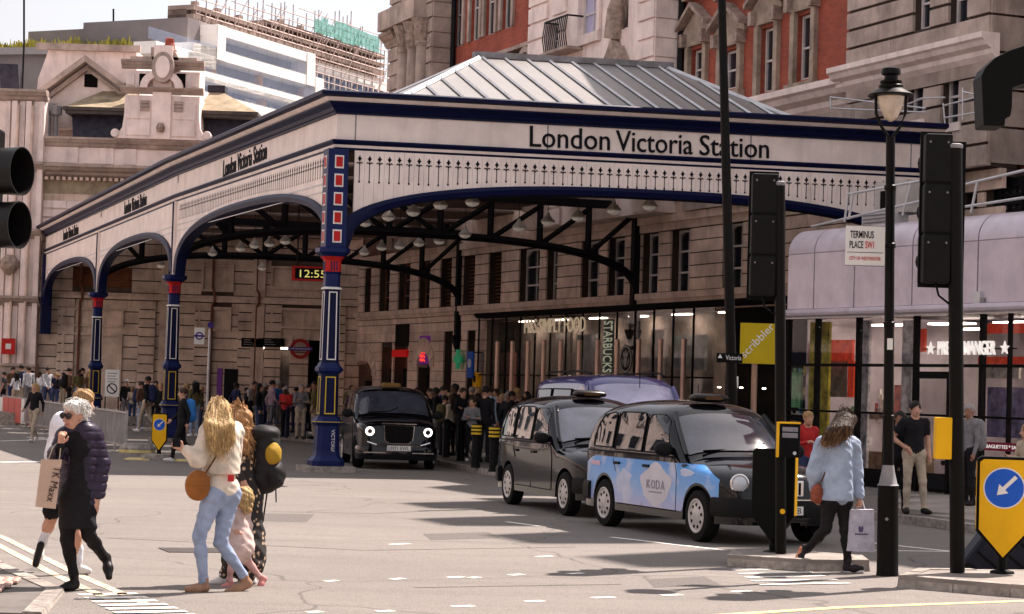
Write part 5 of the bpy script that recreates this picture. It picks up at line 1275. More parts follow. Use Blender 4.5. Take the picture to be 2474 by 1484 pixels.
m_plate = M('number_plate', (.75,.73,.68), .4, var=.03)
m_rlamp = M('rear_lamp', (.45,.01,.01), .2, var=.1, coat=.5)
def wheel(parent, x, sd, r, wd=.20, y=.78, cover=True, steer=0.0):
    w = bpy.data.objects.new('wheel', None); COL.objects.link(w); w.parent = parent; w.location = (x, sd*y, r); w.rotation_euler = (0, 0, steer)
    MB().lathe([(r*.60,-wd/2),(r*.93,-wd/2),(r*.985,-wd*.40),(r,-wd*.28),(r,wd*.28),(r*.985,wd*.40),(r*.93,wd/2),(r*.60,wd/2)], 40, axis='y', caps=False).build('tyre', m_tyre, w, smooth=35)
    o = sd*wd/2
    rim = MB().lathe([(r*.66, o*.55), (r*.665, o*1.02), (r*.62, o*1.06), (r*.56, o*.92), (r*.30, o*.98), (r*.17, o*1.12), (r*.02, o*1.15)][::sd], 32, axis='y', caps=False).build('rim', m_alloy, w, smooth=35)
    mb = MB()
    for k in range(9):
        a = 2*math.pi*k/9; c = (r*.43*math.sin(a), o*1.0, r*.43*math.cos(a)); mb.lathe([(r*.068, 0), (r*.068, -sd*.03)][::-sd], 10, c, axis='y')
    mb.build('cover_holes', m_blackm, w)['kind'] = 'stuff'
    return w
def headlight(parent, x, y, z, r, lit=False, yaw=0.0):
    h = bpy.data.objects.new('headlight', None); COL.objects.link(h); h.parent = parent; h.location = (x, y, z); h.rotation_euler = (0, 0, yaw)
    MB().lathe([(r*.95,-.12),(r*1.05,-.01),(r*1.08,.02),(r*.95,.035),(r*.90,.02)], 24, axis='x').build('ring', m_chrome, h, smooth=40)
    if lit:
        MB().lathe([(r*.92,.01),(r*.92,.03),(r*.62,.032),(r*.62,.01)], 24, axis='x').build('light_ring', M('lit_ring', (1,.97,.90), .4, var=0, em=2.5), h)
        MB().lathe([(r*.60,-.01),(r*.58,.012),(r*.2,.026)], 20, axis='x').build('lens', m_carglass, h)
    else: MB().lathe([(r*.90,.0),(r*.84,.028),(r*.55,.052),(r*.1,.06)], 24, axis='x').build('lens', m_lens, h, smooth=60)
    return h
def mirror(parent, x, y, z, sd):
    m = bpy.data.objects.new('mirror', None); COL.objects.link(m); m.parent = parent
    b = MB().lathe([(.02,-.09),(.10,-.075),(.135,-.03),(.14,.03),(.11,.075),(.09,.085)], 14, (0,0,0), axis='x'); b.v = [(x+p[0]*.9, sd*y+p[1]*.95, z+p[2]*.72) for p in b.v]; b.build('housing', m_bump, m, smooth=50)
    MB().tube([(x, sd*(y-.05), z-.04), (x+.03, sd*(y-.26), z-.07)], .03, 6).build('stalk', m_bump, m)
def door_seams(car, t, segs, sd, mat):
    for pts in segs:
        P = [(x, sd*(car.side(x, z)+.003), z) for x, z in pts]; MB().tube(P, .007, 4).build('seam', mat, t)
# ---- classic black cab
TX4 = Car(top=[(-2.40,.50),(-2.37,.78),(-2.30,1.05),(-2.20,1.34),(-2.02,1.58),(-1.78,1.73),(-1.35,1.795),(-.70,1.825),(-.10,1.80),(.20,1.735),(.42,1.60),(.72,1.34),(1.0,1.125),(1.15,1.085),(1.55,1.04),(1.88,.97),(2.05,.88),(2.13,.76),(2.17,.52)],
          wid=[(-2.40,.60),(-2.34,.74),(-2.15,.82),(-1.7,.865),(-.8,.885),(.4,.885),(1.2,.875),(1.7,.84),(1.95,.77),(2.08,.68),(2.17,.50)], belt=1.05, tum=.155, wheels=(-1.443, 1.443), wr=.335, hood_x=.75)
FW = [(.70,1.11),(-.14,1.11),(-.14,1.55),(-.06,1.615),(.24,1.615),(.36,1.55)]; RW = [(-.22,1.11),(-1.10,1.11),(-1.10,1.57),(-1.03,1.635),(-.29,1.635),(-.22,1.57)]; QW = [(-1.19,1.13),(-1.86,1.13),(-1.88,1.26),(-1.78,1.46),(-1.64,1.58),(-1.27,1.63),(-1.19,1.57)]
def cab_common(car, t, paint):
    for sd in (-1, 1):
        for nm, poly in (('side_window', FW), ('side_window', RW), ('quarter_window', QW)):
            g = [(x+(.03 if False else 0), z) for x, z in poly]; car.patch(poly, .010, sd).build(nm, m_carglass, t, smooth=60)
            tr = [(x, sd*(car.side(x, z)+.014), z) for x, z in poly+poly[:1]]; MB().tube(tr, .011, 4).build('window_trim', m_bump, t)
        door_seams(car, t, [[(-.18,.36),(-.18,1.62)], [(-1.14,.95),(-1.14,1.62)], [(.78,1.08),(.86,.86),(.86,.36)], [(-1.14,.95),(-1.05,.80)], [(.86,.36),(-.18,.36),(-.98,.36)]], sd, m_blackm)
        for x in (-.05, -1.0):
            h = MB().box(x-.09, x+.09, 0, .03, .90, .935).build('door_handle', m_bump, t); h.location = (0, sd*(car.side(x,.92)+.0)-(0 if sd > 0 else .03), 0)
        mirror(t, .68, 1.0, 1.17, sd); wheel(t, 1.443, sd, .335, steer=0.0); wheel(t, -1.443, sd, .335)
        headlight(t, 2.085, sd*.60, .79, .115, yaw=sd*.30)
        MB().lathe([(.05,0),(.05,.03)], 12, (2.15, sd*.52, .46), axis='x').build('fog_lamp', m_lens, t)
        MB().box(-2.36, -2.28, sd*.62-.06, sd*.62+.06, .75, 1.02).build('rear_lamp', m_rlamp, t)
        tr = [(x, sd*(car.side(x, 1.07)+.004), 1.07) for x in [-2.1+.15*k for k in range(20)]]; MB().tube(tr, .012, 4).build('waist_trim', m_bump, t)
        P = MB().tube([(.98, sd*.80, 1.10), (.62, sd*.735, 1.42), (.36, sd*.67, 1.65)], .035, 6).build('pillar', paint, t)
    car.screen(.94, .36, .62).build('windscreen', m_wind, t, smooth=60)
    MB().tube([(.97,-.55,1.165),(.90,0,1.19),(.80,.45,1.27)], .012, 5).build('wiper', m_blackm, t)
    car.band(1.80, .36, .60, .05).build('front_bumper', m_bump, t, smooth=50); car.band(-1.95, .36, .62, .05, front=False).build('rear_bumper', m_bump, t, smooth=50)
    g = MB().box(2.10, 2.165, -.30, .30, .62, .84).build('grille', m_chrome, t, bevel=.02)
    for k in range(9): MB().box(2.166, 2.172, -.26+k*.06, -.23+k*.06, .65, .81).build('grille_slot', m_blackm, g)
    MB().box(2.20, 2.235, -.38, .38, .585, .60).build('chrome_strip', m_chrome, t)
    p = MB().box(2.215, 2.228, -.26, .26, .40, .51).build('number_plate', m_plate, t); o = fit_text('lettering', 'LK13 EXB', .46, .075, .002, m_letter, p, (2.2285, -.23, .4175), rot=(0,0,math.pi/2))
    b = MB().lathe([(.02,-.26),(.07,-.24),(.095,-.15),(.10,0),(.095,.15),(.07,.24),(.02,.26)], 16, axis='y'); b.v = [(p[0]*1.5+.02, p[1]*1.05, p[2]*.62+1.865) for p in b.v]; b.build('roof_sign', m_amber, t, smooth=50)
    MB().box(.165, .172, -.13, .13, 1.84, 1.89).build('sign_panel', M('sign_dim', (.08,.04,.015), .4, var=.1), t)
    MB().tube([(-.9,.3,1.8),(-.9,.3,2.05)], .006, 4).build('aerial', m_blackm, t)
def livery():
    m = bpy.data.materials.new('sky_livery'); m.use_nodes = True; N = m.node_tree.nodes; L = m.node_tree.links; b = N['Principled BSDF']
    tc = N.new('ShaderNodeTexCoord'); sp = N.new('ShaderNodeSeparateXYZ'); L.new(tc.outputs['Object'], sp.inputs[0])
    r = N.new('ShaderNodeMapRange'); r.inputs[1].default_value = .38; r.inputs[2].default_value = .98; L.new(sp.outputs['Z'], r.inputs[0])
    cr = N.new('ShaderNodeValToRGB'); e = cr.color_ramp.elements; e[0].position = 0; e[0].color = (.40,.42,.66,1); e[1].position = 1; e[1].color = (.015,.26,.70,1); k = e.new(.45); k.color = (.14,.36,.72,1)
    L.new(r.outputs[0], cr.inputs[0])
    nz = N.new('ShaderNodeTexNoise'); nz.inputs['Scale'].default_value = 2.2; nz.inputs['Detail'].default_value = 6; L.new(tc.outputs['Object'], nz.inputs['Vector'])
    c = N.new('ShaderNodeMapRange'); c.inputs[1].default_value = .52; c.inputs[2].default_value = .66; c.inputs[4].default_value = .8; L.new(nz.outputs[0], c.inputs[0])
    mx = N.new('ShaderNodeMix'); mx.data_type = 'RGBA'; L.new(c.outputs[0], mx.inputs[0]); L.new(cr.outputs[0], mx.inputs[6]); mx.inputs[7].default_value = (.55,.55,.66,1)
    L.new(mx.outputs[2], b.inputs['Base Color']); b.inputs['Roughness'].default_value = .3; b.inputs['Coat Weight'].default_value = .35
    return m
def place_car(t, pf, head, lx=1.443, ly=-.80):
    c, s_ = math.cos(head), math.sin(head); t.location = (pf[0]-(lx*c-ly*s_), pf[1]-(lx*s_+ly*c), 0.0); t.rotation_euler = (0, 0, head)
# blue advertised cab
t1 = thing('taxi', 'black cab with sky blue advertising wrap on its side', 'taxi')
TX4.body().build('body', m_carblack, t1, smooth=32)
m_liv = livery()
for sd in (-1, 1):                                       # printed wrap, following the wheel arches
    v = []; f = []; nx, nz = 120, 10
    for i in range(nx+1):
        x = -2.16+4.06*i/nx; zl = max(.37, TX4.bot(x)+.035); zh = .995-max(0, x-1.35)**1.5*.42-max(0, -1.75-x)**1.5*.4; zl = min(zl, zh-.01)
        for j in range(nz+1): z = zl+(zh-zl)*j/nz; v.append((x, sd*(TX4.side(x, z)+.004), z))
    f = [(i*(nz+1)+j, (i+1)*(nz+1)+j, (i+1)*(nz+1)+j+1, i*(nz+1)+j+1) for i in range(nx) for j in range(nz)]
    if sd > 0: f = [q[::-1] for q in f]
    MB().add(v, f).build('printed_wrap', m_liv, t1, smooth=60)
cab_common(TX4, t1, m_carblack)
m_cloud = M('cloud_print', (.60,.58,.64), .35, var=.06)
m_ltxt = M('livery_text', (.30,.29,.34), .4, var=0)
for cx_, cz_, rx_, rz_2 in ((1.15,.88,.18,.05), (-.72,.72,.20,.12)): TX4.patch([(cx_+rx_*math.cos(a)*(1+.16*math.sin(5*a+cx_)), cz_+rz_2*math.sin(a)*(1+.2*math.cos(3*a))) for a in [k*math.pi/12 for k in range(24)]], .0055, -1).build('printed_cloud', M('cloud_pale', (.50,.56,.72), .35, var=.08), t1, smooth=60)
cl_ = [(.25+.46*math.cos(a)*(1+.10*math.sin(5*a)), .68+.27*math.sin(a)*(1+.12*math.cos(4*a))) for a in [k*math.pi/16 for k in range(32)]]
TX4.patch(cl_, .006, -1).build('printed_cloud', m_cloud, t1, smooth=60)
for k, ch in enumerate('KODA'):
    x = -.02+k*.145; fit_text('lettering', ch, .115, .12, .002, m_ltxt, t1, (x, -TX4.side(x, .66)-.012, .62))
TX4.patch([(.05,.565),(.45,.565),(.45,.585),(.05,.585)], .009, -1).build('small_print', m_ltxt, t1); TX4.patch([(-1.95,.86),(-1.60,.86),(-1.60,.92),(-1.95,.92)], .009, -1).build('small_print', M('print_pink', (.62,.42,.52), .4), t1)
place_car(t1, G(1692, 1309), math.atan2(-.927, .374))
# plain black cab behind it
t2 = thing('taxi', 'plain glossy black cab standing behind the blue wrapped cab', 'taxi')
TX4.body().build('body', m_carblack, t2, smooth=32); cab_common(TX4, t2, m_carblack)
place_car(t2, G(1370, 1246), math.atan2(-.955, .295))
# ---- newer electric cab coming out from under the canopy
TX5 = Car(top=[(-2.42,.55),(-2.40,.90),(-2.34,1.25),(-2.22,1.60),(-2.0,1.80),(-1.5,1.87),(-.6,1.89),(.2,1.87),(.55,1.81),(.80,1.66),(1.08,1.40),(1.30,1.22),(1.45,1.185),(1.85,1.15),(2.15,1.09),(2.28,.98),(2.34,.80),(2.37,.45)],
          wid=[(-2.42,.70),(-2.36,.82),(-2.1,.89),(-1.4,.925),(0,.935),(1.0,.93),(1.6,.92),(1.95,.90),(2.18,.84),(2.30,.74),(2.37,.55)], belt=1.12, tum=.17, wheels=(-1.45, 1.53), wr=.345, hood_x=1.05, n=3.0)
t3 = thing('taxi', 'black electric cab with glowing ring headlights beside the blue canopy column', 'taxi')
TX5.body().build('body', m_carblack, t3, smooth=32)
for sd in (-1, 1):
    for nm, poly in (('side_window', [(1.00,1.20),(-.05,1.20),(-.05,1.66),(.60,1.66)]), ('side_window', [(-.13,1.20),(-1.15,1.20),(-1.15,1.68),(-.13,1.68)]), ('quarter_window', [(-1.25,1.20),(-1.95,1.22),(-1.85,1.60),(-1.25,1.68)])):
        TX5.patch(poly, .010, sd).build(nm, m_carglass, t3, smooth=60)
    door_seams(TX5, t3, [[(-.09,.4),(-.09,1.68)], [(1.06,1.15),(1.1,.4)]], sd, m_blackm)
    mirror(t3, 1.0, 1.06, 1.24, sd); wheel(t3, 1.53, sd, .345, y=.83, steer=R(-14)); wheel(t3, -1.45, sd, .345, y=.83)
    headlight(t3, 2.335, sd*.66, .86, .105, lit=True, yaw=sd*.15)
    MB().tube([(2.33, sd*.72, .62), (2.36, sd*.50, .55)], .02, 6).build('lamp_strip', m_chrome, t3)
TX5.screen(1.24, .66, .55).build('windscreen', m_wind, t3, smooth=60)
gp_ = [(-.36,1.0),(.36,1.0),(.33,.66),(.24,.58),(-.24,.58),(-.33,.66)]
def yz(mb): mb.v = [(p[1], p[0], p[2]) for p in mb.v]; mb.f = [q[::-1] for q in mb.f]; return mb
yz(MB().prism_xz(gp_, 2.30, 2.375)).build('grille_frame', m_chrome, t3); g = yz(MB().prism_xz([(x*.93, z-.003 if z > .9 else z+.02) for x, z in gp_], 2.376, 2.382)).build('grille', m_blackm, t3)
for k in range(12): MB().box(2.383, 2.387, -.30+k*.053, -.285+k*.053, .64, .97).build('grille_bar', m_bump, g)
MB().box(2.33, 2.36, -.40, .40, 1.03, 1.05).build('bonnet_strip', m_chrome, t3)
TX5.band(1.95, .22, .52, .05).build('front_bumper', m_carblack, t3, smooth=50)
for sd in (-1, 1): MB().box(2.425, 2.435, sd*.30, sd*.80, .37, .395).build('bumper_strip', m_chrome, t3) if sd else None
p = MB().box(2.425, 2.437, -.27, .27, .43, .545).build('number_plate', m_plate, t3); fit_text('lettering', 'LM71 EWL', .47, .08, .002, m_letter, p, (2.4375, -.235, .447), rot=(0,0,math.pi/2))
b = MB().box(.38, .62, -.22, .22, 1.86, 1.97); b.build('roof_sign', M('sign_unlit', (.20,.11,.03), .35, var=.1), t3, bevel=.03)
MB().tube([(1.28,-.6,1.275),(1.2,-.1,1.31),(1.12,.1,1.40)], .014, 5).build('wiper', m_blackm, t3)
hd = math.atan2(-.985, .17); t3.location = (-2.62-1.53*math.cos(hd), 50.1-1.53*math.sin(hd)-.3, 0); t3.rotation_euler = (0,0,hd)
# ---- tall purple van behind the cabs
VAN = Car(top=[(-2.6,.55),(-2.58,1.2),(-2.5,1.85),(-2.35,2.12),(-1.8,2.21),(0,2.24),(.8,2.22),(1.10,2.14),(1.30,1.98),(1.60,1.60),(1.85,1.26),(2.05,1.17),(2.35,1.06),(2.50,.90),(2.56,.5)],
          wid=[(-2.6,.78),(-2.5,.88),(-2.0,.95),(0,.96),(1.6,.95),(2.2,.88),(2.45,.74),(2.56,.55)], belt=1.25, tum=.10, wheels=(-1.5,1.6), wr=.34, hood_x=1.7, n=3.2, sh_cab=.30)
m_purp = M('purple_car_paint', (.045,.042,.17), .2, var=.1, vs=1, coat=.9)
t4 = thing('van', 'tall purple van half hidden behind the two black cabs', 'van')
VAN.body().build('body', m_purp, t4, smooth=32)
m_vglass = M('van_glass', (.05,.05,.10), .05, var=.4, vs=3, spec=.8)
for sd in (-1, 1):
    for poly in ([(1.35,1.36),(.35,1.36),(.35,1.92),(1.02,1.92)], [(.25,1.36),(-1.0,1.36),(-1.0,1.94),(.25,1.94)], [(-1.1,1.36),(-2.3,1.36),(-2.2,1.92),(-1.1,1.94)]): VAN.patch(poly, .01, sd).build('side_window', m_vglass, t4, smooth=60)
    mirror(t4, 1.45, 1.08, 1.45, sd); wheel(t4, 1.6, sd, .34, y=.84); wheel(t4, -1.5, sd, .34, y=.84); headlight(t4, 2.42, sd*.66, .85, .11, yaw=sd*.3)
    door_seams(VAN, t4, [[(.30,.4),(.30,1.95)], [(-1.05,.4),(-1.05,1.95)]], sd, m_blackm)
    MB().tube([(1.86,sd*.80,1.30),(1.5,sd*.82,1.75),(1.22,sd*.80,2.02)], .05, 6).build('pillar', m_purp, t4)
VAN.screen(1.80, 1.22, .5).build('windscreen', M('van_screen', (.30,.29,.42), .03, var=.2, vs=1.5, spec=1.0, coat=.6), t4, smooth=60)
VAN.band(2.1, .3, .6, .05).build('front_bumper', m_bump, t4, smooth=50)
MB().tube([(1.35,.1,2.0),(1.35,.1,2.28)], .008, 4).build('aerial', m_blackm, t4)
hd = math.atan2(-.965, .26); t4.location = (1.98, 41.5, 0); t4.rotation_euler = (0,0,hd)

for sd in (-1, 1):
    MB().tube([(-2.0,sd*.72,2.225),(-1.8,sd*.74,2.27),(.6,sd*.74,2.29),(.9,sd*.72,2.24)], .022, 6).build('roof_rail', m_bump, t4)
    tr = [(x, sd*(VAN.side(x, 1.28)+.006), 1.28) for x in [-2.3+.2*k for k in range(20)]]; MB().tube(tr, .014, 4).build('waist_trim', m_bump, t4)
    for poly in ([(1.35,1.36),(.35,1.36),(.35,1.92),(1.02,1.92)], [(.25,1.36),(-1.0,1.36),(-1.0,1.94),(.25,1.94)], [(-1.1,1.36),(-2.3,1.36),(-2.2,1.92),(-1.1,1.94)]):
        MB().tube([(x, sd*(VAN.side(x, z)+.014), z) for x, z in poly+poly[:1]], .014, 4).build('window_trim', m_blackm, t4)
# ================================================================ street furniture
def anchored(name, label, cat, u, v, z0=0.0, Y=None, group=None):
    """a thing standing on the ground where column u meets picture row v; returns it and the scale (units per metre)"""
    p = G(u, v, z0) if Y is None else GD(u, Y, z0)
    return thing(name, label, cat, p, 0, group), p
class Loc:
    """picture -> metres in the upright plane through a thing's base"""
    def __init__(s, p): s.p = p
    def __call__(s, u, v): q = AT(u, v, s.p.y)-s.p; return q.x, q.z
m_pole = M('pole_paint', (.003,.0024,.002), .42, var=.25, vs=8, spec=.12)
m_yel = M('sign_yellow', (.80,.42,.012), .4, var=.06, vs=3)
m_sblue = M('sign_blue', (.012,.10,.50), .35, var=.05)
m_swhite = M('sign_face_white', (.74,.72,.69), .4, var=.04)
m_visor = M('visor_black', (.003,.0028,.0028), .55, var=.2, spec=.1)
# ---- lamp post with bell lantern
lp, p = anchored('street_lamp', 'old black lamp post with domed lantern beside the crossing', 'street lamp', 2143, 1391, 0.0)
L_ = Loc(p); k = 1/ (L_(2243,1391)[0]-L_(2143,1391)[0])*100          # units per metre
bx, bz = L_(2143,1391); tx_, tz_ = L_(2151, 300); lean = math.atan2(tx_-bx, tz_); lp.rotation_euler = (0, lean, 0)
def hv(v): return L_(2143, v)[1]
MB().lathe([(.125,0),(.118,.05),(.112,.95),(.118,.98)], 20).build('pillar', m_pole, lp, smooth=40)
MB().lathe([(.12,.98),(.10,1.0),(.075,1.12),(.062,1.2)], 20).build('flare', m_lead, lp, smooth=40)
MB().lathe([(.06,1.2),(.055,2.4),(.05,hv(330))], 16).build('shaft', m_pole, lp, smooth=40)
for v in (1015, 790, 600, 460): MB().lathe([(.054,0),(.066,.01),(.066,.05),(.054,.06)], 16, (0,0,hv(v))).build('collar', m_pole, lp)
z0 = hv(318)
MB().tube([(-.03,0,z0-.05),(-.10,0,z0+.05),(-.16,0,z0+.2),(-.165,0,hv(232))], .017, 8).build('yoke', m_pole, lp); MB().tube([(.03,0,z0-.05),(.10,0,z0+.05),(.16,0,z0+.2),(.165,0,hv(232))], .017, 8).build('yoke', m_pole, lp)
MB().lathe([(.018,hv(294)),(.07,hv(285)),(.12,hv(262)),(.148,hv(240)),(.15,hv(233))], 24).build('lamp_glass', M('lantern_glass', (.62,.50,.40), .25, var=.15, vs=6, spec=.7), lp, smooth=60)
MB().lathe([(.15,hv(234)),(.25,hv(233)),(.252,hv(229)),(.17,hv(219)),(.13,hv(213))], 28).build('lamp_shade', m_pole, lp, smooth=40)
MB().lathe([(.13,hv(214)),(.135,hv(207)),(.11,hv(203)),(.12,hv(200)),(.12,hv(196)),(.075,hv(193)),(.072,hv(183)),(.105,hv(180)),(.105,hv(172)),(.095,hv(166)),(.06,hv(163)),(.02,hv(162))], 24).build('lamp_cap', m_pole, lp, smooth=40)
MB().lathe([(.018,0),(.018,.012)], 12, (-.03,-.115,.62), axis='y').build('access_lock', m_lead, lp); MB().box(-.03,.03,-.064,-.052,hv(845),hv(818)).build('number_tag', m_swhite, lp)
# ---- street name plate
sp_, q = thing('street_sign', 'white TERMINUS PLACE SW1 street name plate on the lamp post', 'sign', AT(2041, 640, p.y-.09)), None
def sl_(u, v): q = AT(u, v, p.y-.09)-sp_.location; return q.x, q.z
w_, h_ = sl_(2136, 640)[0], sl_(2041, 545)[1]
MB().box(0, w_, 0, .012, 0, h_).build('plate', m_swhite, sp_); MB().box(-.008, w_+.008, -.004, .016, -.008, -.0005).box(-.008, w_+.008, -.004, .016, h_+.0005, h_+.008).build('plate_edge', m_lead, sp_)
fit_text('lettering', 'TERMINUS', w_*.60, h_*.185, .002, m_letter, sp_, (w_*.11, -.003, h_*.69), bold=.01); fit_text('lettering', 'PLACE', w_*.35, h_*.185, .002, m_letter, sp_, (w_*.10, -.003, h_*.43), bold=.01)
m_rt = M('sign_red', (.55,.02,.02), .5, var=0); fit_text('lettering', 'SW1', w_*.22, h_*.185, .002, m_rt, sp_, (w_*.50, -.003, h_*.43), bold=.01); fit_text('lettering', 'CITY OF WESTMINSTER', w_*.80, h_*.09, .002, m_rt, sp_, (w_*.10, -.003, h_*.13))
MB().box(w_*.04, w_*.96, -.0015, 0, h_*.32, h_*.335).build('rule', m_letter, sp_)
# ---- traffic signals
def signal_pole(name, label, u, v, z0, vtop, r, lean_u):
    t, p = anchored(name, label, 'traffic signal', u, v, z0); l = Loc(p); x1, z1 = l(lean_u, vtop)
    MB().tube([(0,0,0),(x1*.5,0,z1*.5),(x1,0,z1)], r, 16).build('pole', m_pole, t, smooth=40); MB().lathe([(r*1.02,0),(r*1.1,.01),(r*1.1,.04),(r*.8,.05)], 16, (x1,0,z1-.01)).build('pole_cap', m_lead, t)
    return t, p, l
def sighead(t, l, u0, u1, v0, v1, dy, depth, nm='signal_head'):
    x0, z1 = l(u0, v0); x1, z0 = l(u1, v1); h = MB().box(x0+.015, x1-.015, dy+.015, dy+depth-.015, z0+.01, z1-.01).build(nm, m_visor, t)
    n = 3; hh = (z1-z0)/n
    m_mod = M('signal_module', (.003,.0028,.0028), .45, var=.3, vs=7, spec=.14)
    for i in range(n):
        MB().box(x0, x1, dy, dy+depth, z0+i*hh+.007, z0+(i+1)*hh-.007).build('module', m_mod, h, bevel=.022)
        for xx in (x0+.05, x1-.05): MB().lathe([(.012,0),(.009,-.010)], 8, (xx, dy-.001, z0+(i+.82)*hh), axis='y').build('bolt', m_lead, h)
    MB().tube([((x0+x1)/2, dy+.05, z0+.01), ((x0+x1)/2+.03, dy+.02, z0-.12), (x1+.03, dy+.06, z0-.22)], .012, 6).build('cable', m_visor, h)
    for i in range(n):
        c = ((x0+x1)/2, dy+depth, z0+(i+.5)*hh); r = min((x1-x0)*.42, hh*.4)
        MB().lathe([(r,0),(r*1.02,.22),(r*.94,.22),(r*.92,.0)], 16, c, axis='y').build('visor', m_visor, h)
    MB().box(x0-.02, x1+.02, dy+depth*.5, dy+depth*.56, z0-.03, z1+.03).build('backing_board', m_visor, h)
    return h
t, pm, l = signal_pole('traffic_signal', 'tall black signal pole on the small island with head turned away', 1886, 1337, .13, 447, .062, 1883)
sighead(t, l, 1817, 1872, 418, 718, -.05, .30)
for v in (445, 690): x0, z0 = l(1840, v); x1, _ = l(1886, v); MB().box(x0, x1, .0, .04, z0-.02, z0+.02).build('bracket', m_pole, t)
x, z = l(1848, 650); MB().tube([l3 for l3 in ((x-.02, .12, z+.3), (x+.04, .0, z+.52))], .012, 5).build('stay', m_lead, t)
x0, z1 = l(1874, 1020); x1, z0 = l(1926, 1105)
b = MB().box(x0, x1, -.20, -.065, z0, z1).build('push_button_box', m_visor, t, bevel=.012); MB().box(x0-.006, x0+.016, -.206, -.10, z0, z1+.006).box(x0+.0165, x1, -.206, -.06, z1-.012, z1+.006).build('yellow_edge', m_yel, b)
MB().box(x0+.05, x1-.03, -.206, -.2005, z1-.10, z1-.05).box(x0+.05, x1-.03, -.206, -.2005, z1-.17, z1-.115).build('button_label', m_lead, b); MB().lathe([(.022,0),(.018,-.016)][::-1], 12, (x1-.06, -.2, z0+.05), axis='y').build('push_button', m_lens, b)
xk, zk = l(1888, 1235); MB().lathe([(.03,0),(.03,-.01)][::-1], 12, (xk,-.06,zk), axis='y').build('sticker', m_yel, t)
t, pr_, l = signal_pole('traffic_signal', 'thick black signal pole on the right island with large head', 2312, 1383, .13, 357, .078, 2306)
sighead(t, l, 2234, 2292, 322, 688, -.06, .34); 
x0, z1 = l(2292, 340); x1, z0 = l(2330, 688); MB().box(x0+.005, x1, .08, .30, z0, z1).build('backing_board', m_visor, t)
for v in (350, 660): x0, z0 = l(2262, v); x1, _ = l(2306, v); MB().box(x0, x1, .0, .04, z0-.02, z0+.02).build('bracket', m_pole, t)
x0, z1 = l(2259, 1008); x1, z0 = l(2296, 1110); b = MB().box(x0, x1, -.06, .09, z0, z1).build('push_button_box', m_yel, t, bevel=.012)
x0, z0 = l(2264, 1124); MB().lathe([(.02,0),(.03,.03),(.02,.05)], 10, (x0+.06,0,z0)).build('button_knob', m_visor, t)
# head cut by the picture's upper right corner
o = AT(2440, 250, 14.5)
t = thing('traffic_signal', 'black signal hood cut off at the upper right corner', 'traffic signal', (AT(2590, 900, 14.5).x, 14.5, .13))
def ul(u, v): q = AT(u, v, 14.5)-Vector(t.location); return q.x, q.z
hd_ = MB().prism_xz([ul(u, v) for u, v in ((2366,186),(2376,165),(2400,142),(2436,124),(2473,112),(2520,108),(2520,204),(2473,204),(2441,214),(2440,262),(2436,284),(2424,288),(2422,308),(2371,306))], -.06, .22).build('signal_hood', m_visor, t, bevel=.01)
x0, z0 = ul(2515, 160); MB().tube([(x0,.08,z0),(0,.08,z0)], .04, 10).build('arm', m_pole, t); MB().tube([(0,.08,0),(0,.08,z0+.6)], .065, 14).build('pole', m_pole, t)
# hoods at the left edge
P0 = AT(-95, 480, 13.0)
t = thing('traffic_signal', 'two black signal hoods at the left edge of the picture', 'traffic signal', (P0.x, 13.0, 0))
def ll(u, v): q = AT(u, v, 13.0)-Vector(t.location); return q.x, q.z
for uu, vv, r in ((54, 414, .148), (48, 544, .145)):
    x, z = ll(uu, vv); ax = Vector((.955, -.295, 0)); vis = MB(); N = 28; pts = []
    for kk, (rr_, s_) in enumerate(((r*.9, -.34), (r*1.0, 0.0), (r*.955, 0.0), (r*.86, -.32), (.001, -.33))):
        pts.append((rr_, s_))
    vis.lathe(pts, N, axis='x'); a = math.atan2(ax.y, ax.x)
    vis.v = [(x+p_[0]*math.cos(a)-p_[1]*math.sin(a), p_[0]*math.sin(a)+p_[1]*math.cos(a), z+p_[2]) for p_ in vis.v]
    vis.build('visor', M('visor_sheen', (.006,.005,.005), .4, var=.15, spec=.3), t, smooth=50)
x, z = ll(-60, 480); MB().box(x-.16, x+.10, -.02, .30, z-.75, z+.45).build('signal_head', m_visor, t, bevel=.02); MB().tube([(0,.1,0),(0,.1,4.4)], .06, 12).build('pole', m_pole, t)
# ---- keep-left bollards
def keep_left(t, w, h, face=-1, arrow=True):
    """pentagon shield: body, yellow face, blue disc with white arrow"""
    pl = [(-w/2, h*.28), (0, 0), (w/2, h*.28), (w/2, h*.97), (w*.42, h), (-w*.42, h), (-w/2, h*.97)]
    MB().prism_xz(pl, -.05, .07).build('shell', m_visor, t, bevel=.012)
    MB().prism_xz([(x*.90, .04*h+z*.93) for x, z in pl], -.056, -.0505).build('face', m_yel, t)
    MB().box(-w/2-.004, -w/2+.004, -.03, .05, h*.30, h*.95).build('side_strip', m_yel, t)
    r = w*.36; cz = h*.70
    MB().lathe([(r*1.07,.0),(r*1.07,-.003)][::-1], 32, (0,-.056,cz), axis='y').build('disc_rim', m_swhite, t); d = MB().lathe([(r,.0),(r,-.003)][::-1], 32, (0,-.0595,cz), axis='y').build('disc', m_sblue, t)
    a = R(225); ar = [(-.78,-.10),(.12,-.10),(.12,-.34),(.62,0),(.12,.34),(.12,.10),(-.78,.10)]
    ar = [(x*r*.98*math.cos(a)-z*r*.98*math.sin(a)+r*.06, x*r*.98*math.sin(a)+z*r*.98*math.cos(a)+cz+r*.06) for x, z in ar]
    MB().prism_xz(ar, -.066, -.0628).build('arrow', m_swhite, d)
    MB().tube([(0,.0,-.10),(0,.0,.06)], .05, 10).build('post', m_visor, t); MB().lathe([(.13,-.12),(.12,-.10),(.06,-.085)], 14).build('foot', m_visor, t)
q = G(2420, 1384, .13); q.z += .12
t = thing('keep_left_bollard', 'yellow keep left bollard with blue arrow disc on the right island', 'bollard', q, R(-9))
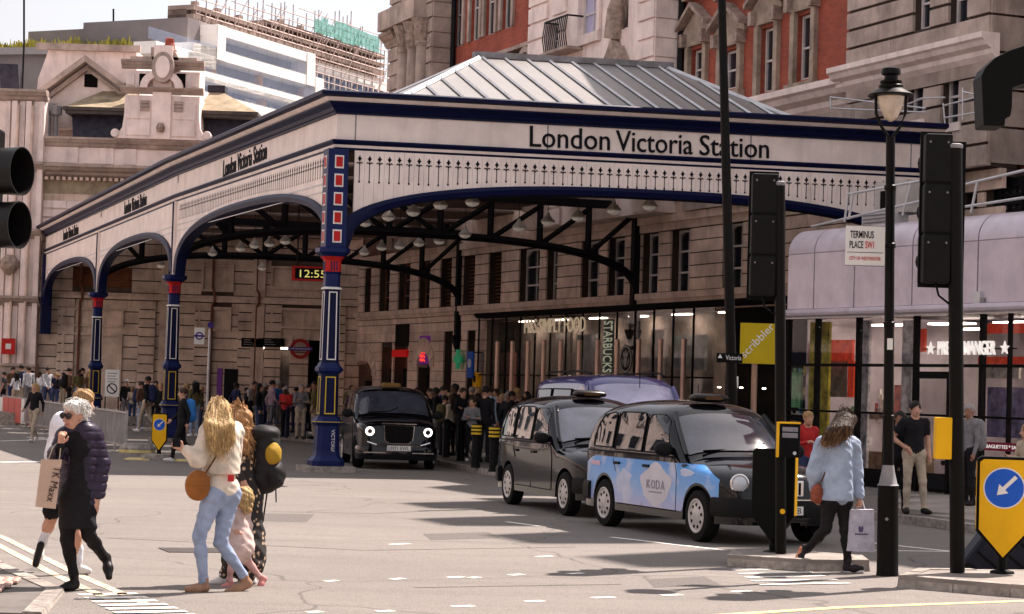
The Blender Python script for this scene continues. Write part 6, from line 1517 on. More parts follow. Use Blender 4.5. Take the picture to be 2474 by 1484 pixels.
keep_left(t, .56, 1.10)
q = G(383, 1112, 0.0); q.z = .20
t = thing('keep_left_bollard', 'small yellow keep left bollard beside the railing end', 'bollard', q, R(0)); keep_left(t, .36, .90)
fb = MB().lathe([(.42,-.2),(.40,-.06),(.30,-.05)], 8).build('stone_base', m_kerb, t); MB().box(-.75,.9,-.35,.35,-.2,-.17).build('ground_plate', m_yellow, t)
q = G(331, 1098, 0.0); t = thing('concrete_block', 'low yellow and grey stone block beside the small keep left bollard', 'block', q, R(12)); MB().lathe([(.45,0),(.45,.16),(.36,.28)], 8).build('block', m_kerb, t); MB().lathe([(.455,.05),(.455,.12)], 8).build('yellow_band', m_yellow, t)
q = G(1876, 1335, .13); q.z += .10
t = thing('keep_left_bollard', 'keep left bollard seen from its dark back beside the tall signal pole', 'bollard', Vector((q.x-.02, q.y+.16, q.z)), R(180-28)); keep_left(t, .52, 1.08)
# ---- tall thin column behind the cabs with small signs
t, p = anchored('lamp_column', 'very tall thin black column rising out of the picture behind the taxis', 'lamp column', 1774, 1195, .13, 38.0); l = Loc(p); x1, z1 = l(1741, -80)
MB().tube([(0,0,0),(x1*.5,0,z1*.5),(x1,0,z1)], [.10,.085,.07], 14).build('shaft', m_pole, t, smooth=40); MB().lathe([(.15,0),(.15,1.2),(.11,1.35)], 14).build('base', m_pole, t)
x0, z0 = l(1729, 876); x2, z2 = l(1792, 855); f = MB().box(x0, x2, -.11, -.09, z0, z2).build('finger_sign', m_visor, t); fit_text('lettering', 'Victoria', (x2-x0)*.6, (z2-z0)*.5, .003, m_swhite, f, (x0+(x2-x0)*.35, -.113, z0+(z2-z0)*.3)); MB().prism_xz([(x0+.02,z0+.08),(x0+.10,z0+.08),(x0+.06,z0+.15)], -.114, -.11).build('arrow', m_swhite, f)
t, p = anchored('parking_sign', 'small white plate on a thin post behind the cab roof', 'sign', 1773, 1190, .13, 40.0); l = Loc(p); x0, z0 = l(1764, 937); x1, z1 = l(1783, 910); MB().tube([(0,0,0),(0,0,z1)], .02, 8).build('post', m_pole, t); MB().box(x0, x1, -.035, -.02, z0, z1).build('plate', m_swhite, t, bevel=.01); MB().box(x0+.03, x1-.03, -.038, -.0355, z0+.05, z1-.12).build('symbol', m_letter, t)
t, p = anchored('shop_board', 'mustard yellow board with slanted white lettering on a pale post', 'sign', 1815, 1170, .13, 43.0); l = Loc(p); x0, z0 = l(1785, 878); x1, z1 = l(1875, 783)
MB().tube([(0,0,0),(0,0,z1-.1)], .06, 10).build('post', M('brass_post', (.36,.23,.17), .4, .6, var=.15), t); MB().box(x0, x1, -.12, -.065, z0, z1).build('board', M('mustard', (.50,.36,.012), .5, var=.06), t)
fit_text('lettering', 'scribbler', .86, .16, .004, m_swhite, t, (x0+.10, -.124, z0+.10), rot=(0, R(-47), 0))
# ---- bollards along the kerb
m_byel = M('bollard_yellow', (.62,.40,.03), .5, var=.1)
def bollard(u, v, label, band):
    q = G(u, v, .13); t = thing('bollard', label, 'bollard', q, 0, 'bollards along the kerb')
    MB().lathe([(.11,0),(.105,.03),(.095,.05),(.09,.86),(.075,.90)], 14).build('post', m_visor, t, smooth=40)
    if band:
        MB().lathe([(.115,.86),(.115,.92),(.10,.97)], 14).build('head', m_visor, t)
        for z in (.74, .82, .90): MB().lathe([(.117,z),(.119,z+.01),(.119,z+.035),(.117,z+.045)], 14).build('yellow_band', m_byel, t)
        MB().lathe([(.114,.70),(.114,.86)], 14).build('collar', m_visor, t)
    else: MB().lathe([(.095,.86),(.10,.88),(.10,.93),(.06,.97)], 14).build('head', m_visor, t)
for u, v, lab, b in ((1041,1095,'plain black bollard just right of the electric cab',0), (1076,1105,'second plain black bollard from the electric cab',0), (1112,1113,'third plain black bollard from the electric cab',0), (1148,1130,'black bollard with yellow bands next to the plain ones',1), (1191,1140,'black bollard with yellow bands nearest the black cab',1), (757,1043,'plain black bollard left of the tall blue column',0), (735,1040,'plain black bollard farther left of the tall blue column',0)): bollard(u, v, lab, b)
# ---- guard railing at the left
ra, rb = Vector((-9.65, 54.5, 0)), Vector((-21.1, 89.2, 0)); d = rb-ra; ang = math.atan2(d.y, d.x); LN = d.length
gr = thing('guard_railing', 'long grey steel guard railing curving along the left kerb', 'railing', ra, ang)
m_galv = M('galvanised', (.40,.37,.36), .45, .55, var=.15)
for z in (.16, 1.0): MB().box(0, LN, -.022, .022, z, z+.045).build('rail', m_galv, gr)
bm_ = MB().box(-.009, .009, -.009, .009, .205, 1.0).mesh('bar', m_galv); pm_ = MB().box(-.03, .03, -.03, .03, 0, 1.08).mesh('post', m_galv)
nb_ = 270
for i in range(nb_): put('bar', bm_, gr, (LN*(i+.5)/nb_, 0, 0))
for i in range(20): put('post', pm_, gr, (LN*i/19, 0, 0))
rb_ = thing('red_barrier', 'red and white striped barrier behind the railing at the left edge', 'barrier', GD(118, 74.0), math.atan2(.93,-.36))
m_rb = M('barrier_red', (.55,.12,.10), .6, var=.1)
for i in range(9): MB().box(i*1.6, i*1.6+1.5, -.04, .04, .10, 1.0).build('panel', m_rb if i % 4 != 3 else m_swhite, rb_)
# ---- under the canopy: stop flag, notice, hoarding, barrier rail
t, p = anchored('bus_stop_sign', 'white bus stop flag with blue roundel on a pale post', 'bus stop', 498, 1040, .13, 70.0); l = Loc(p)
MB().tube([(0,0,0),(0,0,l(498,795)[1])], .045, 8).build('post', m_rib, t); x0, z0 = l(468, 845); x1, z1 = l(495, 792); MB().box(x0, x1, -.03, .03, z0+.18, z1).build('flag', m_swhite, t)
m_viol = M('roundel_violet', (.06,.03,.22), .5, var=.05)
cx_, cz_ = (x0+x1)/2, (z0+.18+z1)/2; MB().lathe([(.13,-.035),(.13,-.031),(.085,-.031),(.085,-.035)], 20, (cx_,0,cz_), axis='y').box(cx_-.17, cx_+.17, -.04, -.0355, cz_-.03, cz_+.03).build('roundel', m_viol, t)
MB().lathe([(.10,-.03),(.10,.03)], 18, (.02,0,l(498,785)[1]), axis='y').build('stop_disc', m_viol, t)
t, p = anchored('notice_board', 'white notice board with no smoking symbol by the third column', 'notice board', 271, 1040, .13, 76.0); l = Loc(p); x0, z0 = l(253, 958); x1, z1 = l(290, 894)
MB().box(x0, x1, -.05, .0, z0, z1).build('board', m_swhite, t); MB().box(x0, x0+.04, -.02, .0, 0, z0).box(x1-.04, x1, -.02, .0, 0, z0).build('legs', m_visor, t)
cx_, cz_ = (x0+x1)/2, z0+(z1-z0)*.30; MB().lathe([(.19,-.056),(.19,-.051),(.15,-.051),(.15,-.056)], 20, (cx_,0,cz_), axis='y').build('symbol_ring', m_letter, t); MB().prism_xz([(cx_-.13,cz_+.10),(cx_-.10,cz_+.13),(cx_+.13,cz_-.10),(cx_+.10,cz_-.13)], -.057, -.0515).build('symbol_slash', m_letter, t)
for kz in range(4): MB().box(x0+.08, x1-.08-.06*(kz % 2), -.053, -.0505, z1-.14-kz*.10, z1-.11-kz*.10).build('print_line', m_lead, t)
t, p = anchored('hoarding', 'purple and black timetable hoarding amid the crowd', 'hoarding', 548, 1040, .13, 78.0); l = Loc(p); x0, z0 = l(522, 1000); x1, z1 = l(538, 890); MB().box(x0, x1, -.1, .1, 0, z1).build('side', M('hoarding_purple', (.16,.04,.22), .5, var=.1), t); x0, z0 = l(539, 1000); x1, z1 = l(575, 892); MB().box(x0, x1, -.08, .1, 0, z1).build('face', m_visor, t)
for uu in (540, 590, 640, 690):
    t, p = anchored('queue_barrier', 'blue metal queue barrier in front of the crowd, ' + {540:'nearest the bus stop post',590:'second from the bus stop post',640:'third from the bus stop post',690:'nearest the blue column'}[uu], 'barrier', uu, 1030, .13, 72.0-(uu-540)*.02, 'queue barriers')
    MB().tube([(0,0,0),(0,0,1.0),(.62,0,1.0),(.62,0,0)], .025, 6).build('frame', m_blue, t); MB().tube([(0,0,.45),(.62,0,.45)], .018, 6).build('rail', m_blue, t)
    for kx in range(5): MB().tube([(.1+kx*.1,0,.45),(.1+kx*.1,0,1.0)], .010, 5).build('bar', m_blue, t)
# station clock hanging under the canopy
cp = AT(708, 678, 60.0); t = thing('digital_clock', 'red framed digital clock reading 12:55 under the canopy', 'clock', cp, R(4))
w_ = AT(800, 678, 60).x-cp.x; h_ = AT(708, 643, 60).z-cp.z
MB().box(-.04, w_+.04, -.10, .10, 0, .05).box(-.04, w_+.04, -.10, .10, h_-.05, h_).box(-.04, .05, -.10, .10, .051, h_-.051).box(w_-.05, w_+.04, -.10, .10, .051, h_-.051).build('frame', m_redp, t)
MB().box(.05, w_-.05, -.06, .08, .05, h_-.05).build('screen', m_letter, t); fit_text('digits', '12:55', w_*.68, h_*.52, .004, M('clock_digits', (.75,.72,.20), .5, var=0, em=.25), t, (w_*.17, -.065, h_*.24))
for x in (.1, w_-.1): MB().tube([(x,0,h_),(x,0,7.9*zr(0,14)-cp.z)], .02, 6).build('hanger', m_dark, t)
# pendant lamps
m_shade = M('lamp_shade_white', (.50,.44,.39), .4, var=.06); m_lglow = M('lamp_bowl', (.75,.70,.63), .5, var=0, em=.05)
lamp_spots = [(882,539),(938,525),(998,513),(1064,496),(1141,489),(1253,550),(1323,536),(1396,525),(1482,508),(1569,498),(880,610),(922,598),(965,595),(1012,588),(1061,583),(1123,567),(513,612),(581,600),(615,593),(651,589),(689,583),(389,641),(633,647)]
first = None
for i, (u, v) in enumerate(lamp_spots):
    yh = 941+.03*(u-1236); zl = 6.7; Y = (zl-1.9)*5200/(yh-v); q = AT(u, v, Y)
    if first is None:
        first = t = thing('pendant_lamp', 'x', 'lamp', q, 0, 'pendant lamps under the canopy'); t.scale = (.85, .85, .9)
        MB().lathe([(.22,-.02),(.235,-.01),(.235,.03),(.07,.20),(.05,.28),(.02,.30)], 8).build('shade', m_shade, t); MB().lathe([(.05,-.13),(.15,-.10),(.20,-.05),(.215,-.021)], 8).build('bowl', m_lglow, t); MB().tube([(0,0,.3),(0,0,1.45)], .012, 5).build('cord', m_dark, t)
    else:
        t = copy_tree(first); t.location = q
    row = 'upper row above the cabs' if i < 10 else ('row over the shop fronts' if i < 16 else 'row left of the tall blue column')
    n_in = [i+1, i-9, i-15][0 if i < 10 else (1 if i < 16 else 2)]
    t['label'] = 'white pendant lamp, number %s from the left, %s' % (('one','two','three','four','five','six','seven','eight','nine','ten')[n_in-1], row)
# ---- signs on the shop fronts (each fixed to the wall it hangs on)
def wall_thing(name, label, cat, F, u, v, dy): x, z = F.loc(u, v, dy); return thing(name, label, cat, F.w(x, dy, z), F.a), x, z
t, x, z = wall_thing('shop_sign', 'gold lettering spread across the glass shop front behind the van', 'sign', H, 1266, 806, -.40); x1, _ = H.loc(1413, 806, -.40); _, z1 = H.loc(1266, 772, -.40)
fit_text('lettering', 'M&S SIMPLY FOOD', x1-x, z1-z, .02, M('gold_letter', (.80,.66,.48), .35, .0, var=.1, em=.10), t, (0,0,0)); MB().box(0, x1-x, .03, .05, (z1-z)*.45, (z1-z)*.5).build('sign_rail', m_visor, t)
t, x, z = wall_thing('shop_sign', 'vertical pale green lettering on the shop glass', 'sign', H, 1459, 776, -.42); x1, z1 = H.loc(1476, 900, -.42)
fit_text('lettering', 'STARBUCKS', z-z1, x1-x, .015, M('green_white', (.52,.60,.46), .4, var=.05, em=.12), t, (.0, 0, 0), rot=(0, math.pi/2, 0)); MB().box(-.05, x1-x+.06, .03, .045, z1-z, .05).build('sign_back', M('sign_dark', (.02,.03,.03), .4), t)
t, x, z = wall_thing('round_sign', 'round dark emblem with a pale ring on the shop glass', 'sign', H, 1513, 868, -.42); m_em = M('emblem_grey', (.32,.31,.30), .5, var=.1)
MB().lathe([(.46,0),(.46,-.03)][::-1], 28, axis='y').build('disc', m_visor, t); MB().lathe([(.44,-.031),(.44,-.04),(.38,-.04),(.38,-.031)][::1], 28, axis='y').build('ring', m_em, t)
MB().prism_xz([(-.16,.08),(-.2,.26),(-.08,.18),(0,.32),(.08,.18),(.2,.26),(.16,.08)], -.045, -.031).build('crown', m_em, t); MB().prism_xz([(-.10,.06),(.10,.06),(.14,-.06),(.05,-.26),(-.05,-.26),(-.14,-.06)], -.045, -.031).build('figure', m_em, t)
for sg in (-1,1): MB().prism_xz([(sg*.17,-.25),(sg*.27,-.1),(sg*.26,.06),(sg*.2,-.08)], -.045, -.031).build('tail', m_em, t)
t, x, z = wall_thing('pharmacy_cross', 'small green pharmacy cross on the stone pier', 'sign', H, 1106, 868, -.25); m_gc = M('cross_green', (.03,.42,.20), .5, var=.1, em=.06); MB().box(-.13,.13,-.05,.05,-.38,.38).build('upright', m_gc, t); MB().box(-.36,-.131,-.05,.05,-.13,.13).build('arm', m_gc, t); MB().box(.131,.36,-.05,.05,-.13,.13).build('arm', m_gc, t)
t, x, z = wall_thing('blade_sign', 'blue blade sign with white emblem beside the green cross', 'sign', H, 1136, 878, -.5); MB().box(-.26,.26,-.04,.04,-.55,.45).build('panel', m_sblue, t); MB().lathe([(.17,-.05),(.17,-.041),(.12,-.041),(.12,-.05)], 18, (0,0,.0), axis='y').build('emblem_ring', m_swhite, t); MB().prism_xz([(-.04,-.10),(.05,-.1),(.07,.02),(0,.12),(-.06,.03)], -.05, -.041).build('emblem', m_swhite, t); MB().box(-.03,.03,-.02,.5,.40,.45).build('arm', m_visor, t)
t, x, z = wall_thing('neon_sign', 'glowing red and violet sign in the arched doorway', 'sign', H, 1025, 848, -.05); m_nr = M('neon_red', (1,.06,.03), .5, var=0, em=.5); m_nv = M('neon_violet', (.20,.03,.28), .5, var=.1, em=.06)
MB().box(-.62,.62,0,.03,-.55,.62).build('panel', m_nv, t)
for kz in range(4):
    MB().prism_xz([(-.5,.12-.16*kz),(-.38,.20-.16*kz),(-.22,.10-.16*kz),(-.06,.18-.16*kz),(.1,.08-.16*kz),(.1,.03-.16*kz),(-.08,.11-.16*kz),(-.22,.03-.16*kz),(-.38,.12-.16*kz),(-.5,.05-.16*kz)], -.02, -.001).build('neon_tube', m_nr, t)
t, x, z = wall_thing('shop_fascia', 'small red fascia over a dark shop doorway in the stone wall', 'sign', H, 966, 854, -.12); MB().box(-.9,.9,-.05,.06,-.15,.15).build('board', M('fascia_red', (.42,.01,.01), .5, var=.1, em=.15), t); MB().box(-.85,.85,.061,.09,.3,1.3).build('upper_panel', m_visor, t)
t, x, z = wall_thing('yellow_box', 'small yellow box fixed low on the wall under the blue blade sign', 'wall box', H, 1152, 918, -.3); MB().box(-.22,.22,-.1,.1,-.28,.28).build('case', m_yel, t, bevel=.02); MB().box(-.12,.12,-.11,-.101,-.1,.15).build('panel', m_visor, t)
t, x, z = wall_thing('roundel_sign', 'red ring sign with dark blue bar on the station wall', 'sign', BK, 725, 843, -.3); MB().lathe([(.45,-.04),(.45,.04),(.30,.04),(.30,-.04)], 28, axis='y').build('ring', M('roundel_red', (.35,.02,.02), .5, var=.08), t); MB().box(-.55,.55,-.055,-.041,-.085,.085).build('bar', m_viol, t); MB().box(-.03,.03,0,.3,.40,.46).build('arm', m_visor, t); fit_text('lettering', 'UNDERGROUND', .9, .07, .003, m_swhite, t, (-.45,-.058,-.035))
for u, v, lab in ((610,828,'dark sign board over the lit station entrance'), (660,828,'second dark sign board, nearer the red ring sign')):
    t, x, z = wall_thing('entrance_sign', lab, 'sign', BK, u, v, -.2); MB().box(-.5,.5,0,.05,-.2,.2).build('board', m_visor, t); [MB().box(-.4,-.1+.1*k,-.004,-.001,.1-.1*k,.13-.1*k).build('print_line', m_lead, t) for k in range(3)]
t, x, z = wall_thing('wall_poster', 'small red square sign low on the far left stone corner', 'sign', BK, 20, 837, -.9); MB().box(-.3,.3,0,.05,-.35,.35).build('board', m_redp, t); MB().box(-.12,.12,-.006,-.001,-.12,.12).build('symbol', m_swhite, t)
# slender metal posts in front of the glass shop front
m_cop = M('copper_post', (.58,.38,.30), .3, .35, var=.12, spec=.5)
pos_ = (1202,1238,1276,1314,1355,1400,1444,1491,1543,1596,1652)
for i, u in enumerate(pos_):
    x, z = H.loc(u, 829-(i*.6), -2.6); q = H.w(x, -2.6, .13)
    t = thing('metal_post', 'copper coloured post before the shop glass, ' + ('first','second','third','fourth','fifth','sixth','seventh','eighth','ninth','tenth','last')[i] + ' counting from the stone wall towards the van', 'post', q, 0, 'row of copper posts before the shop front')
    MB().tube([(0,0,0),(0,0,z-.13)], .075, 12).build('shaft', m_cop, t, smooth=40); MB().lathe([(.08,0),(.08,.04),(.03,.07)], 12, (0,0,z-.13)).build('cap', m_cop, t); MB().lathe([(.14,0),(.14,.03),(.08,.05)], 12).build('foot', m_cop, t)
# suitcase tilted behind the right signal pole
q = G(2318, 1380, 0.0); sc_ = thing('suitcase', 'black wheeled suitcase tilted over behind the right signal pole', 'suitcase', q, R(8)); sc_.rotation_euler = (0, R(38), R(8)); sc_.scale = (1.35, 1.2, 1.3)
MB().box(-.06,.40,-.14,.14,.05,.62).build('shell', M('case_black', (.012,.013,.022), .45, var=.2), sc_, bevel=.05)
for x in (-.0,.33): MB().lathe([(.05,-.03),(.05,.03)], 12, (x,-.1,.04), axis='y').build('wheel', m_tyre, sc_)
for x in (.08,.24): MB().tube([(x,0,.6),(x,0,.95)], .012, 6).build('handle_tube', m_lead, sc_)
MB().tube([(.06,0,.95),(.26,0,.95)], .018, 6).build('handle', m_visor, sc_)
for z in (.2,.35,.5): MB().box(-.03,.37,-.146,-.141,z,z+.02).build('rib', m_visor, sc_)
# scaffold rail over the hotel's lower roof, right of the canopy
hr = thing('terrace_handrail', 'thin metal handrails on the ledge above the right end of the canopy', 'handrail', H.o, H.a)
def hl(u, v, dy): x, z = H.loc(u, v, dy); return (x, dy, z)
for a, b in (((2005,235),(2235,262)), ((2005,262),(2235,272)), ((2150,268),(2230,238)), ((2282,300),(2278,250)), ((2282,255),(2360,235)), ((2282,285),(2360,272)), ((2325,212),(2325,290)), ((2230,238),(2282,236)), ((2325,222),(2370,232)), ((2005,235),(2007,265))):
    MB().tube([hl(*a, -1.2), hl(*b, -1.2)], .022, 5).build('tube', m_rib, hr)
# ================================================================ people: one blended skin per figure, clothes and hair as children
def V3(*a): return np.array(a, dtype=np.float32)
class Sdf:
    """a figure as a smooth union of tapered limbs and ellipsoids, turned into one closed mesh (surface nets)"""
    def __init__(s): s.p = []
    def cap(s, a, b, ra, rb=None, m=0, k=.03, fl=None, wr=0.0, wf=40.0, zc=None):
        s.p.append(('c', V3(*a), V3(*b), ra, ra if rb is None else rb, m, k, fl, wr, wf, zc)); return s
    def ell(s, c, r, m=0, k=.02, rz=0.0, wr=0.0, wf=40.0, tilt=0.0):
        s.p.append(('e', V3(*c), r, rz, tilt, m, k, wr, wf)); return s
    def mesh(s, name, mats, h=.01, cut=None):
        lo = np.full(3, 9e9); hi = -lo
        bb = []
        for q in s.p:
            if q[0] == 'c': r = max(q[3], q[4]); a = np.minimum(q[1], q[2])-r; b = np.maximum(q[1], q[2])+r
            else: r = max(q[2]); a = q[1]-r; b = q[1]+r
            bb.append((a, b)); lo = np.minimum(lo, a); hi = np.maximum(hi, b)
        lo -= 3*h; hi += 3*h; n = np.ceil((hi-lo)/h).astype(int)+1
        D = np.full(n, .2, np.float32); B = np.full(n, 9, np.float32); MT = np.zeros(n, np.int8)
        for q, (a, b) in zip(s.p, bb):
            k = q[6]; mg = k+2.5*h
            i0 = np.maximum(0, np.floor((a-mg-lo)/h).astype(int)); i1 = np.minimum(n, np.ceil((b+mg-lo)/h).astype(int)+1)
            sl_ = tuple(slice(i0[t], i1[t]) for t in range(3))
            X, Y, Z = [(lo[t]+h*np.arange(i0[t], i1[t])).astype(np.float32) for t in range(3)]
            X = X[:, None, None]; Y = Y[None, :, None]; Z = Z[None, None, :]
            if q[0] == 'c':
                A, E, ra, rb, m, k, fl, wr, wf, zc = q[1:]
                px, py, pz = X-A[0], Y-A[1], Z-A[2]; ex, ey, ez = E-A
                if fl is not None:                       # thinner along a horizontal direction
                    fx, fy, fs = fl; t = (px*fx+py*fy)*(fs-1); px = px+t*fx; py = py+t*fy; te = (ex*fx+ey*fy)*(fs-1); ex, ey = ex+te*fx, ey+te*fy
                den = ex*ex+ey*ey+ez*ez+1e-9; t = np.clip((px*ex+py*ey+pz*ez)/den, 0, 1)
                d = np.sqrt((px-t*ex)**2+(py-t*ey)**2+(pz-t*ez)**2)-(ra+(rb-ra)*t)
            else:
                C, r, rz, tilt, m, k, wr, wf = q[1:]; zc = None
                px, py, pz = X-C[0], Y-C[1], Z-C[2]
                if tilt: ct, st = math.cos(tilt), math.sin(tilt); px, pz = px*ct+pz*st, -px*st+pz*ct
                if rz: c_, s_ = math.cos(rz), math.sin(rz); px, py = px*c_+py*s_, -px*s_+py*c_
                k0 = np.sqrt((px/r[0])**2+(py/r[1])**2+(pz/r[2])**2); k1 = np.sqrt((px/r[0]**2)**2+(py/r[1]**2)**2+(pz/r[2]**2)**2)+1e-6
                d = k0*(k0-1)/k1
            if wr and wf < 0: d = d + wr*(1-np.abs(np.sin(Z*-wf+X*2)))**3          # quilting seams
            elif wr: d = d + wr*(np.sin(X*wf+2*np.sin(Z*wf*.6))*np.sin(Z*wf*.8+Y*wf*.5+1.3)+.5*np.sin(Z*wf*1.9+X*wf*.7+Y*wf))
            if zc is not None: d = np.maximum(d, zc-Z)
            d = d.astype(np.float32)
            if m < 0: D[sl_] = np.maximum(D[sl_], -d); continue
            b_ = B[sl_]; up = d < b_; MT[sl_][up] = m; b_[up] = d[up]
            o = D[sl_]; hh = np.maximum(k-np.abs(o-d), 0)/max(k, 1e-6); D[sl_] = np.minimum(o, d)-hh*hh*k*.25
        # surface nets
        S = D < 0; c = [S[i:n[0]-1+i, j:n[1]-1+j, l:n[2]-1+l] for i in (0,1) for j in (0,1) for l in (0,1)]
        tot = sum(x.astype(np.int8) for x in c); act = (tot > 0) & (tot < 8); idx = np.argwhere(act); ids = np.full(act.shape, -1, np.int32); ids[act] = np.arange(len(idx))
        P = np.zeros((len(idx), 3), np.float32); W = np.zeros(len(idx), np.float32); cor = [(i,j,l) for i in (0,1) for j in (0,1) for l in (0,1)]
        val = {q: D[idx[:,0]+q[0], idx[:,1]+q[1], idx[:,2]+q[2]] for q in cor}
        for a in cor:
            for t in range(3):
                if a[t] == 0:
                    b = list(a); b[t] = 1; b = tuple(b); va, vb = val[a], val[b]; m = (va < 0) != (vb < 0); f = np.where(m, va/(va-vb+1e-12), 0)
                    pos = np.array(a, np.float32)[None]+np.zeros((len(idx),3), np.float32); pos[:, t] += f; P += pos*m[:,None]; W += m
        P = (P/W[:,None]+idx)*h+lo
        faces = []; fm = []
        for t in range(3):
            o = [0,0,0]; o[t] = 1; e0 = S[:n[0]-o[0], :n[1]-o[1], :n[2]-o[2]]; e1 = S[o[0]:, o[1]:, o[2]:]; cr = np.argwhere(e0 != e1)
            u, v = [(1,2),(2,0),(0,1)][t]
            cr = cr[(cr[:,u] > 0) & (cr[:,v] > 0)]
            def cell(du, dv): q = cr.copy(); q[:,u] -= du; q[:,v] -= dv; return ids[q[:,0], q[:,1], q[:,2]]
            try: quad = np.stack([cell(1,1), cell(0,1), cell(0,0), cell(1,0)], 1)
            except IndexError: continue
            flip = ~S[cr[:,0], cr[:,1], cr[:,2]]; quad[flip] = quad[flip][:, ::-1]; ok = (quad >= 0).all(1); faces.append(quad[ok])
            mm = MT[cr[:,0], cr[:,1], cr[:,2]]; fm.append(mm[ok])
        Fq = np.concatenate(faces); fm = np.concatenate(fm)
        me = bpy.data.meshes.new(name); me.vertices.add(len(P)); me.vertices.foreach_set('co', P.ravel().astype(np.float32))
        me.loops.add(len(Fq)*4); me.loops.foreach_set('vertex_index', Fq.ravel().astype(np.int32)); me.polygons.add(len(Fq))
        me.polygons.foreach_set('loop_start', (np.arange(len(Fq))*4).astype(np.int32)); me.polygons.foreach_set('loop_total', np.full(len(Fq), 4, np.int32))
        for m in mats: me.materials.append(m)
        me.polygons.foreach_set('material_index', fm.astype(np.int32)); me.polygons.foreach_set('use_smooth', np.ones(len(Fq), bool)); me.update(calc_edges=True); me.validate()
        return me
m_skin = M('skin', (.50,.27,.19), .5, var=.10, vs=9); m_skin2 = M('skin_tan', (.30,.15,.10), .5, var=.1, vs=9); m_skin3 = M('skin_dark', (.10,.05,.034), .5, var=.1, vs=9)
def hairm(n, c):
    if 'hair_'+n in MATS: return MATS['hair_'+n]
    m = M('hair_'+n, c, .45, var=.45, vs=1.0, bump=.7, bs=1.0, spec=.15); N = m.node_tree.nodes; L = m.node_tree.links
    mp = N.new('ShaderNodeMapping'); mp.inputs['Scale'].default_value = (70, 70, 7); g = [x for x in N if x.type == 'NEW_GEOMETRY'][0]; L.new(g.outputs['Position'], mp.inputs['Vector'])
    for x in N:
        if x.type == 'TEX_NOISE': L.new(mp.outputs[0], x.inputs['Vector'])
    return m
h_white = hairm('white', (.66,.62,.58)); h_blond = hairm('blond', (.42,.27,.12)); h_brown = hairm('brown', (.045,.025,.016)); h_dark = hairm('dark', (.016,.012,.011)); h_curl = hairm('copper', (.38,.20,.09)); h_grey = hairm('grey', (.30,.28,.27)); h_sand = hairm('sandy', (.34,.20,.09))
def cloth(n, c, r=.85, var=.18): return M('cloth_'+n, c, r, var=var, vs=7, bump=.25, bs=26)
c_black = cloth('black', (.012,.011,.013)); c_navy = cloth('navy', (.02,.028,.07)); c_white = cloth('white', (.66,.66,.70)); c_cream = cloth('cream', (.62,.54,.45)); c_jean = cloth('light_denim', (.27,.33,.46), .85, .16); c_djean = cloth('dark_denim', (.045,.06,.13)); c_grey = cloth('grey', (.20,.19,.20)); c_red = cloth('red', (.45,.03,.03)); c_blue = cloth('blue', (.03,.18,.50)); c_beige = cloth('beige', (.42,.34,.26)); c_pink = cloth('pink', (.55,.32,.30)); c_olive = cloth('olive', (.12,.10,.04)); c_brown = cloth('brown', (.13,.07,.045)); c_suit = cloth('suit_blue', (.035,.05,.18)); c_purp = M('puffer_plum', (.022,.014,.032), .35, var=.3, vs=9, coat=.2); c_denimj = cloth('denim_jacket', (.33,.40,.52), .85, .14); c_mauve = cloth('mauve', (.30,.20,.24)); c_green = cloth('green', (.06,.14,.08))
s_black = M('shoe_black', (.014,.012,.012), .45, var=.2); s_white = M('shoe_white', (.66,.63,.62), .6, var=.1); s_brown = M('shoe_brown', (.30,.17,.11), .6, var=.15); m_lip = M('lip', (.38,.12,.10), .4, var=0); m_eye = M('eye_dark', (.02,.015,.014), .2, var=0); m_sung = M('sunglasses', (.012,.008,.008), .1, var=0, coat=.6)
def strands(guides, n, r, seed, spread=.035, wave=.0, r_end=.4):
    """loose hair: n thin tapering tubes round each guide curve (list of points)"""
    g = np.random.RandomState(seed); mb = MB()
    for pts in guides:
        P_ = [np.array(q, float) for q in pts]
        for _ in range(n):
            o0 = g.normal(0, spread, 3); o1 = g.normal(0, spread*1.25, 3); ph = g.uniform(0, 6.28); L_ = g.uniform(.80, 1.10); c = []
            for k in range(7):
                t = min(1.08, k/6*L_); a = t*(len(P_)-1); i = min(int(a), len(P_)-2); f = a-i; q = P_[i]*(1-f)+P_[i+1]*f
                q = q+o0*(1-t)+o1*t+np.array((math.sin(ph+t*11), math.cos(ph+t*9), 0))*wave*t; c.append(tuple(q))
            mb.tube(c, [r*(1-(1-r_end)*k/6) for k in range(7)], 4, cap=False)
    return mb
def un(v): v = np.array(v, float); return v/(np.linalg.norm(v)+1e-9)
def head_parts(S, c, fd, sc=1.0, skin=0, eyes=None, lips=None, up=(0,0,1)):
    """skull, jaw, nose, ears, brow; c is the head centre, fd where the face looks"""
    c = np.array(c, float); f = un(fd); up = un(up); sd = np.cross(f, up); rz = math.atan2(f[1], f[0])
    def at(a, b, d): return tuple(c+(f*a+sd*b+up*d)*sc)
    S.ell(at(-.012,0,.02), (.098*sc,.077*sc,.105*sc), skin, .02, rz); S.ell(at(.025,0,-.055), (.062*sc,.055*sc,.062*sc), skin, .03, rz)
    S.cap(at(.085,0,.008), at(.108,0,-.026), .010*sc, .017*sc, skin, .015)
    for s_ in (-1, 1):
        S.ell(at(-.008, s_*.079, -.005), (.022*sc,.012*sc,.032*sc), skin, .008, rz)
        if eyes is not None: S.ell(at(.083, s_*.032, .014), (.012*sc,.015*sc,.009*sc), eyes, .003, rz)
    if lips is not None: S.cap(at(.080,-.020,-.062), at(.080,.020,-.062), .009*sc, .009*sc, lips, .004)
